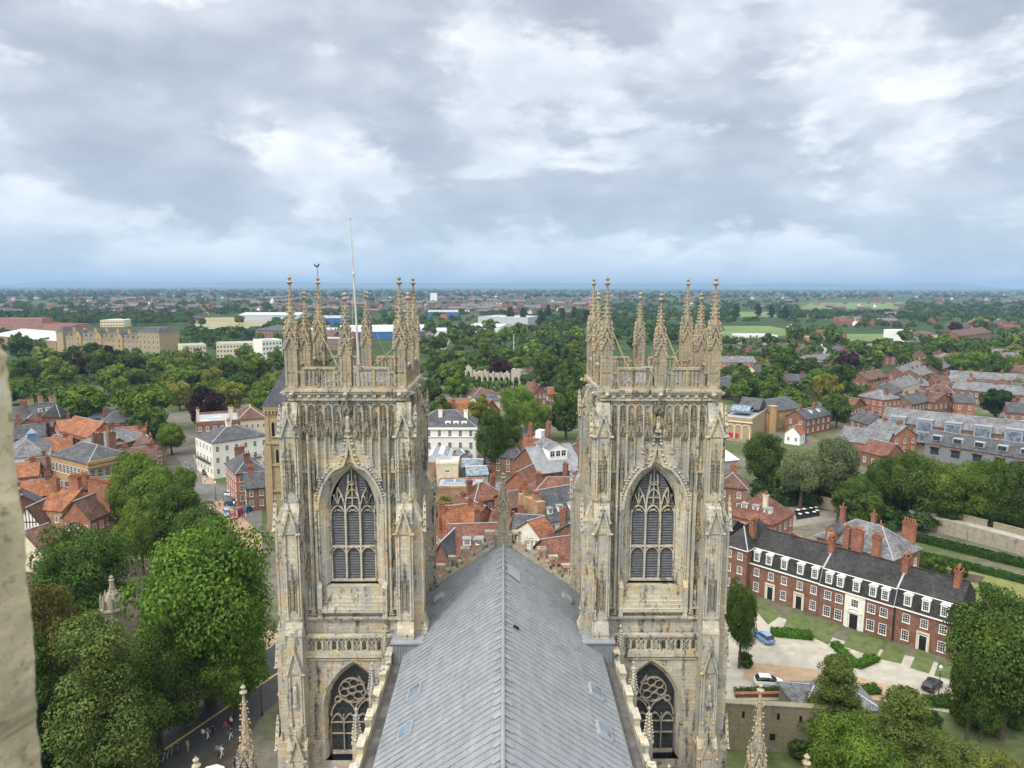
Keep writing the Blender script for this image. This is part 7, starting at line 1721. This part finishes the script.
fb = MB(); mats = []; idx = {}
for g, k, s in stuff:
    b, me, (wl, rm) = far_house(k); a = angle_at(g.x, g.y); T = Matrix.Translation((g.x, g.y, 0)) @ Matrix.Rotation(a, 4, 'Z') @ Matrix.Scale(s, 4); o = len(fb.v); fb.v += [T @ v for v in b.v]
    for m in (wl, rm, 'glass'):
        if m not in idx: idx[m] = len(mats); mats.append(M[m])
    cut = [i for i, m in enumerate(b.m) if m != 2]; fb.f += [[j+o for j in b.f[i]] for i in cut]; fb.m += [idx[(wl, rm)[b.m[i]]] for i in cut]; fb.c += [.5]*len(cut)
tag(fb.build('distant_town', mats), kind='stuff')
# single trees of the further middle distance
n = 0
while n < 70:
    x, y = rnd.uniform(-20, 1044), rnd.uniform(318, 352)
    if 55 < x < 190 and y > 322: continue
    if 722 < x < 812 and y < 344: continue
    if 832 < x < 915 and y < 341: continue
    if 338 < x < 430 and y < 345: continue
    g = P(x, y); k = rnd.choice('gdddgdyb'); h = rnd.uniform(9, 16)
    t = tree(g.x, g.y, h, h*rnd.uniform(.42, .6), k, KIND[k]+' in the far middle distance', 'trees of the far middle distance, '+KIND[k], None, 2); n += 1
FIELDS = [(722, 806, 326, 338), (838, 908, 333, 341), (802, 904, 302, 308.5), (735, 775, 312, 316), (195, 268, 317, 330)]
def wood(name, n, zones, color, seed, hh, per):
    rng = np.random.default_rng(seed); rr = random.Random(seed); C = []; Nn = []; S = []; Sh = []
    for i in range(n):
        x0, x1, y0, y1 = rr.choice(zones); px, py = rr.uniform(x0, x1), y0+(y1-y0)*rr.random()
        if any(a-2 < px < b_+2 and c-1 < py < d_+6 for a, b_, c, d_ in FIELDS): continue
        g = P(px, py); h = rr.uniform(*hh); r = h*rr.uniform(.45, .8); d = rng.normal(size=(per, 3)); d /= np.linalg.norm(d, axis=1)[:, None]; d[:, 2] = np.abs(d[:, 2])*1.2-.2
        p = d*np.array([r, r, h*.5])*rng.uniform(.7, 1.05, (per, 1))+np.array([g.x, g.y, h*.5]); p[:, 2] = np.maximum(p[:, 2], .2); C.append(p); Nn.append(d+rng.normal(size=(per, 3))*.4); S.append(np.full(per, r*2.4/math.sqrt(per))); Sh.append(np.clip(rr.gauss(.45, .22)+rng.normal(0, .12, per), 0, 1))
    me = quads_mesh(name, np.concatenate(C), np.concatenate(Nn), np.concatenate(S), np.concatenate(Sh), [M['leaf']], rng); o = put(name, me); o.color = (*color, 1); tag(o, kind='stuff')
wood('distant_woods', 2300, [(-30, 1054, 289.6, 294), (-30, 1054, 292, 299)], (.030, .058, .020), 1, (12, 20), 26)
wood('distant_trees', 1500, [(-30, 1054, 297, 308), (0, 280, 300, 322), (600, 1054, 300, 318), (720, 1054, 306, 322)], (.042, .075, .022), 2, (8, 14), 46)
wood('suburban_greenery', 1400, [(-30, 1054, 304, 325), (280, 600, 312, 335), (600, 1054, 312, 340), (190, 300, 325, 340), (540, 735, 303, 345), (540, 735, 310, 345), (30, 200, 314, 326), (30, 200, 314, 326)], (.050, .088, .024), 3, (7, 13), 70)
wood('park_woodland', 620, [(0, 285, 345, 410), (424, 590, 335, 395), (720, 870, 345, 400), (850, 1024, 345, 362)], (.062, .102, .024), 4, (6, 11), 80)
wood('belt_undergrowth', 150, [(850, 1030, 505, 532), (760, 850, 480, 508)], (.040, .072, .022), 5, (2, 4.5), 160)
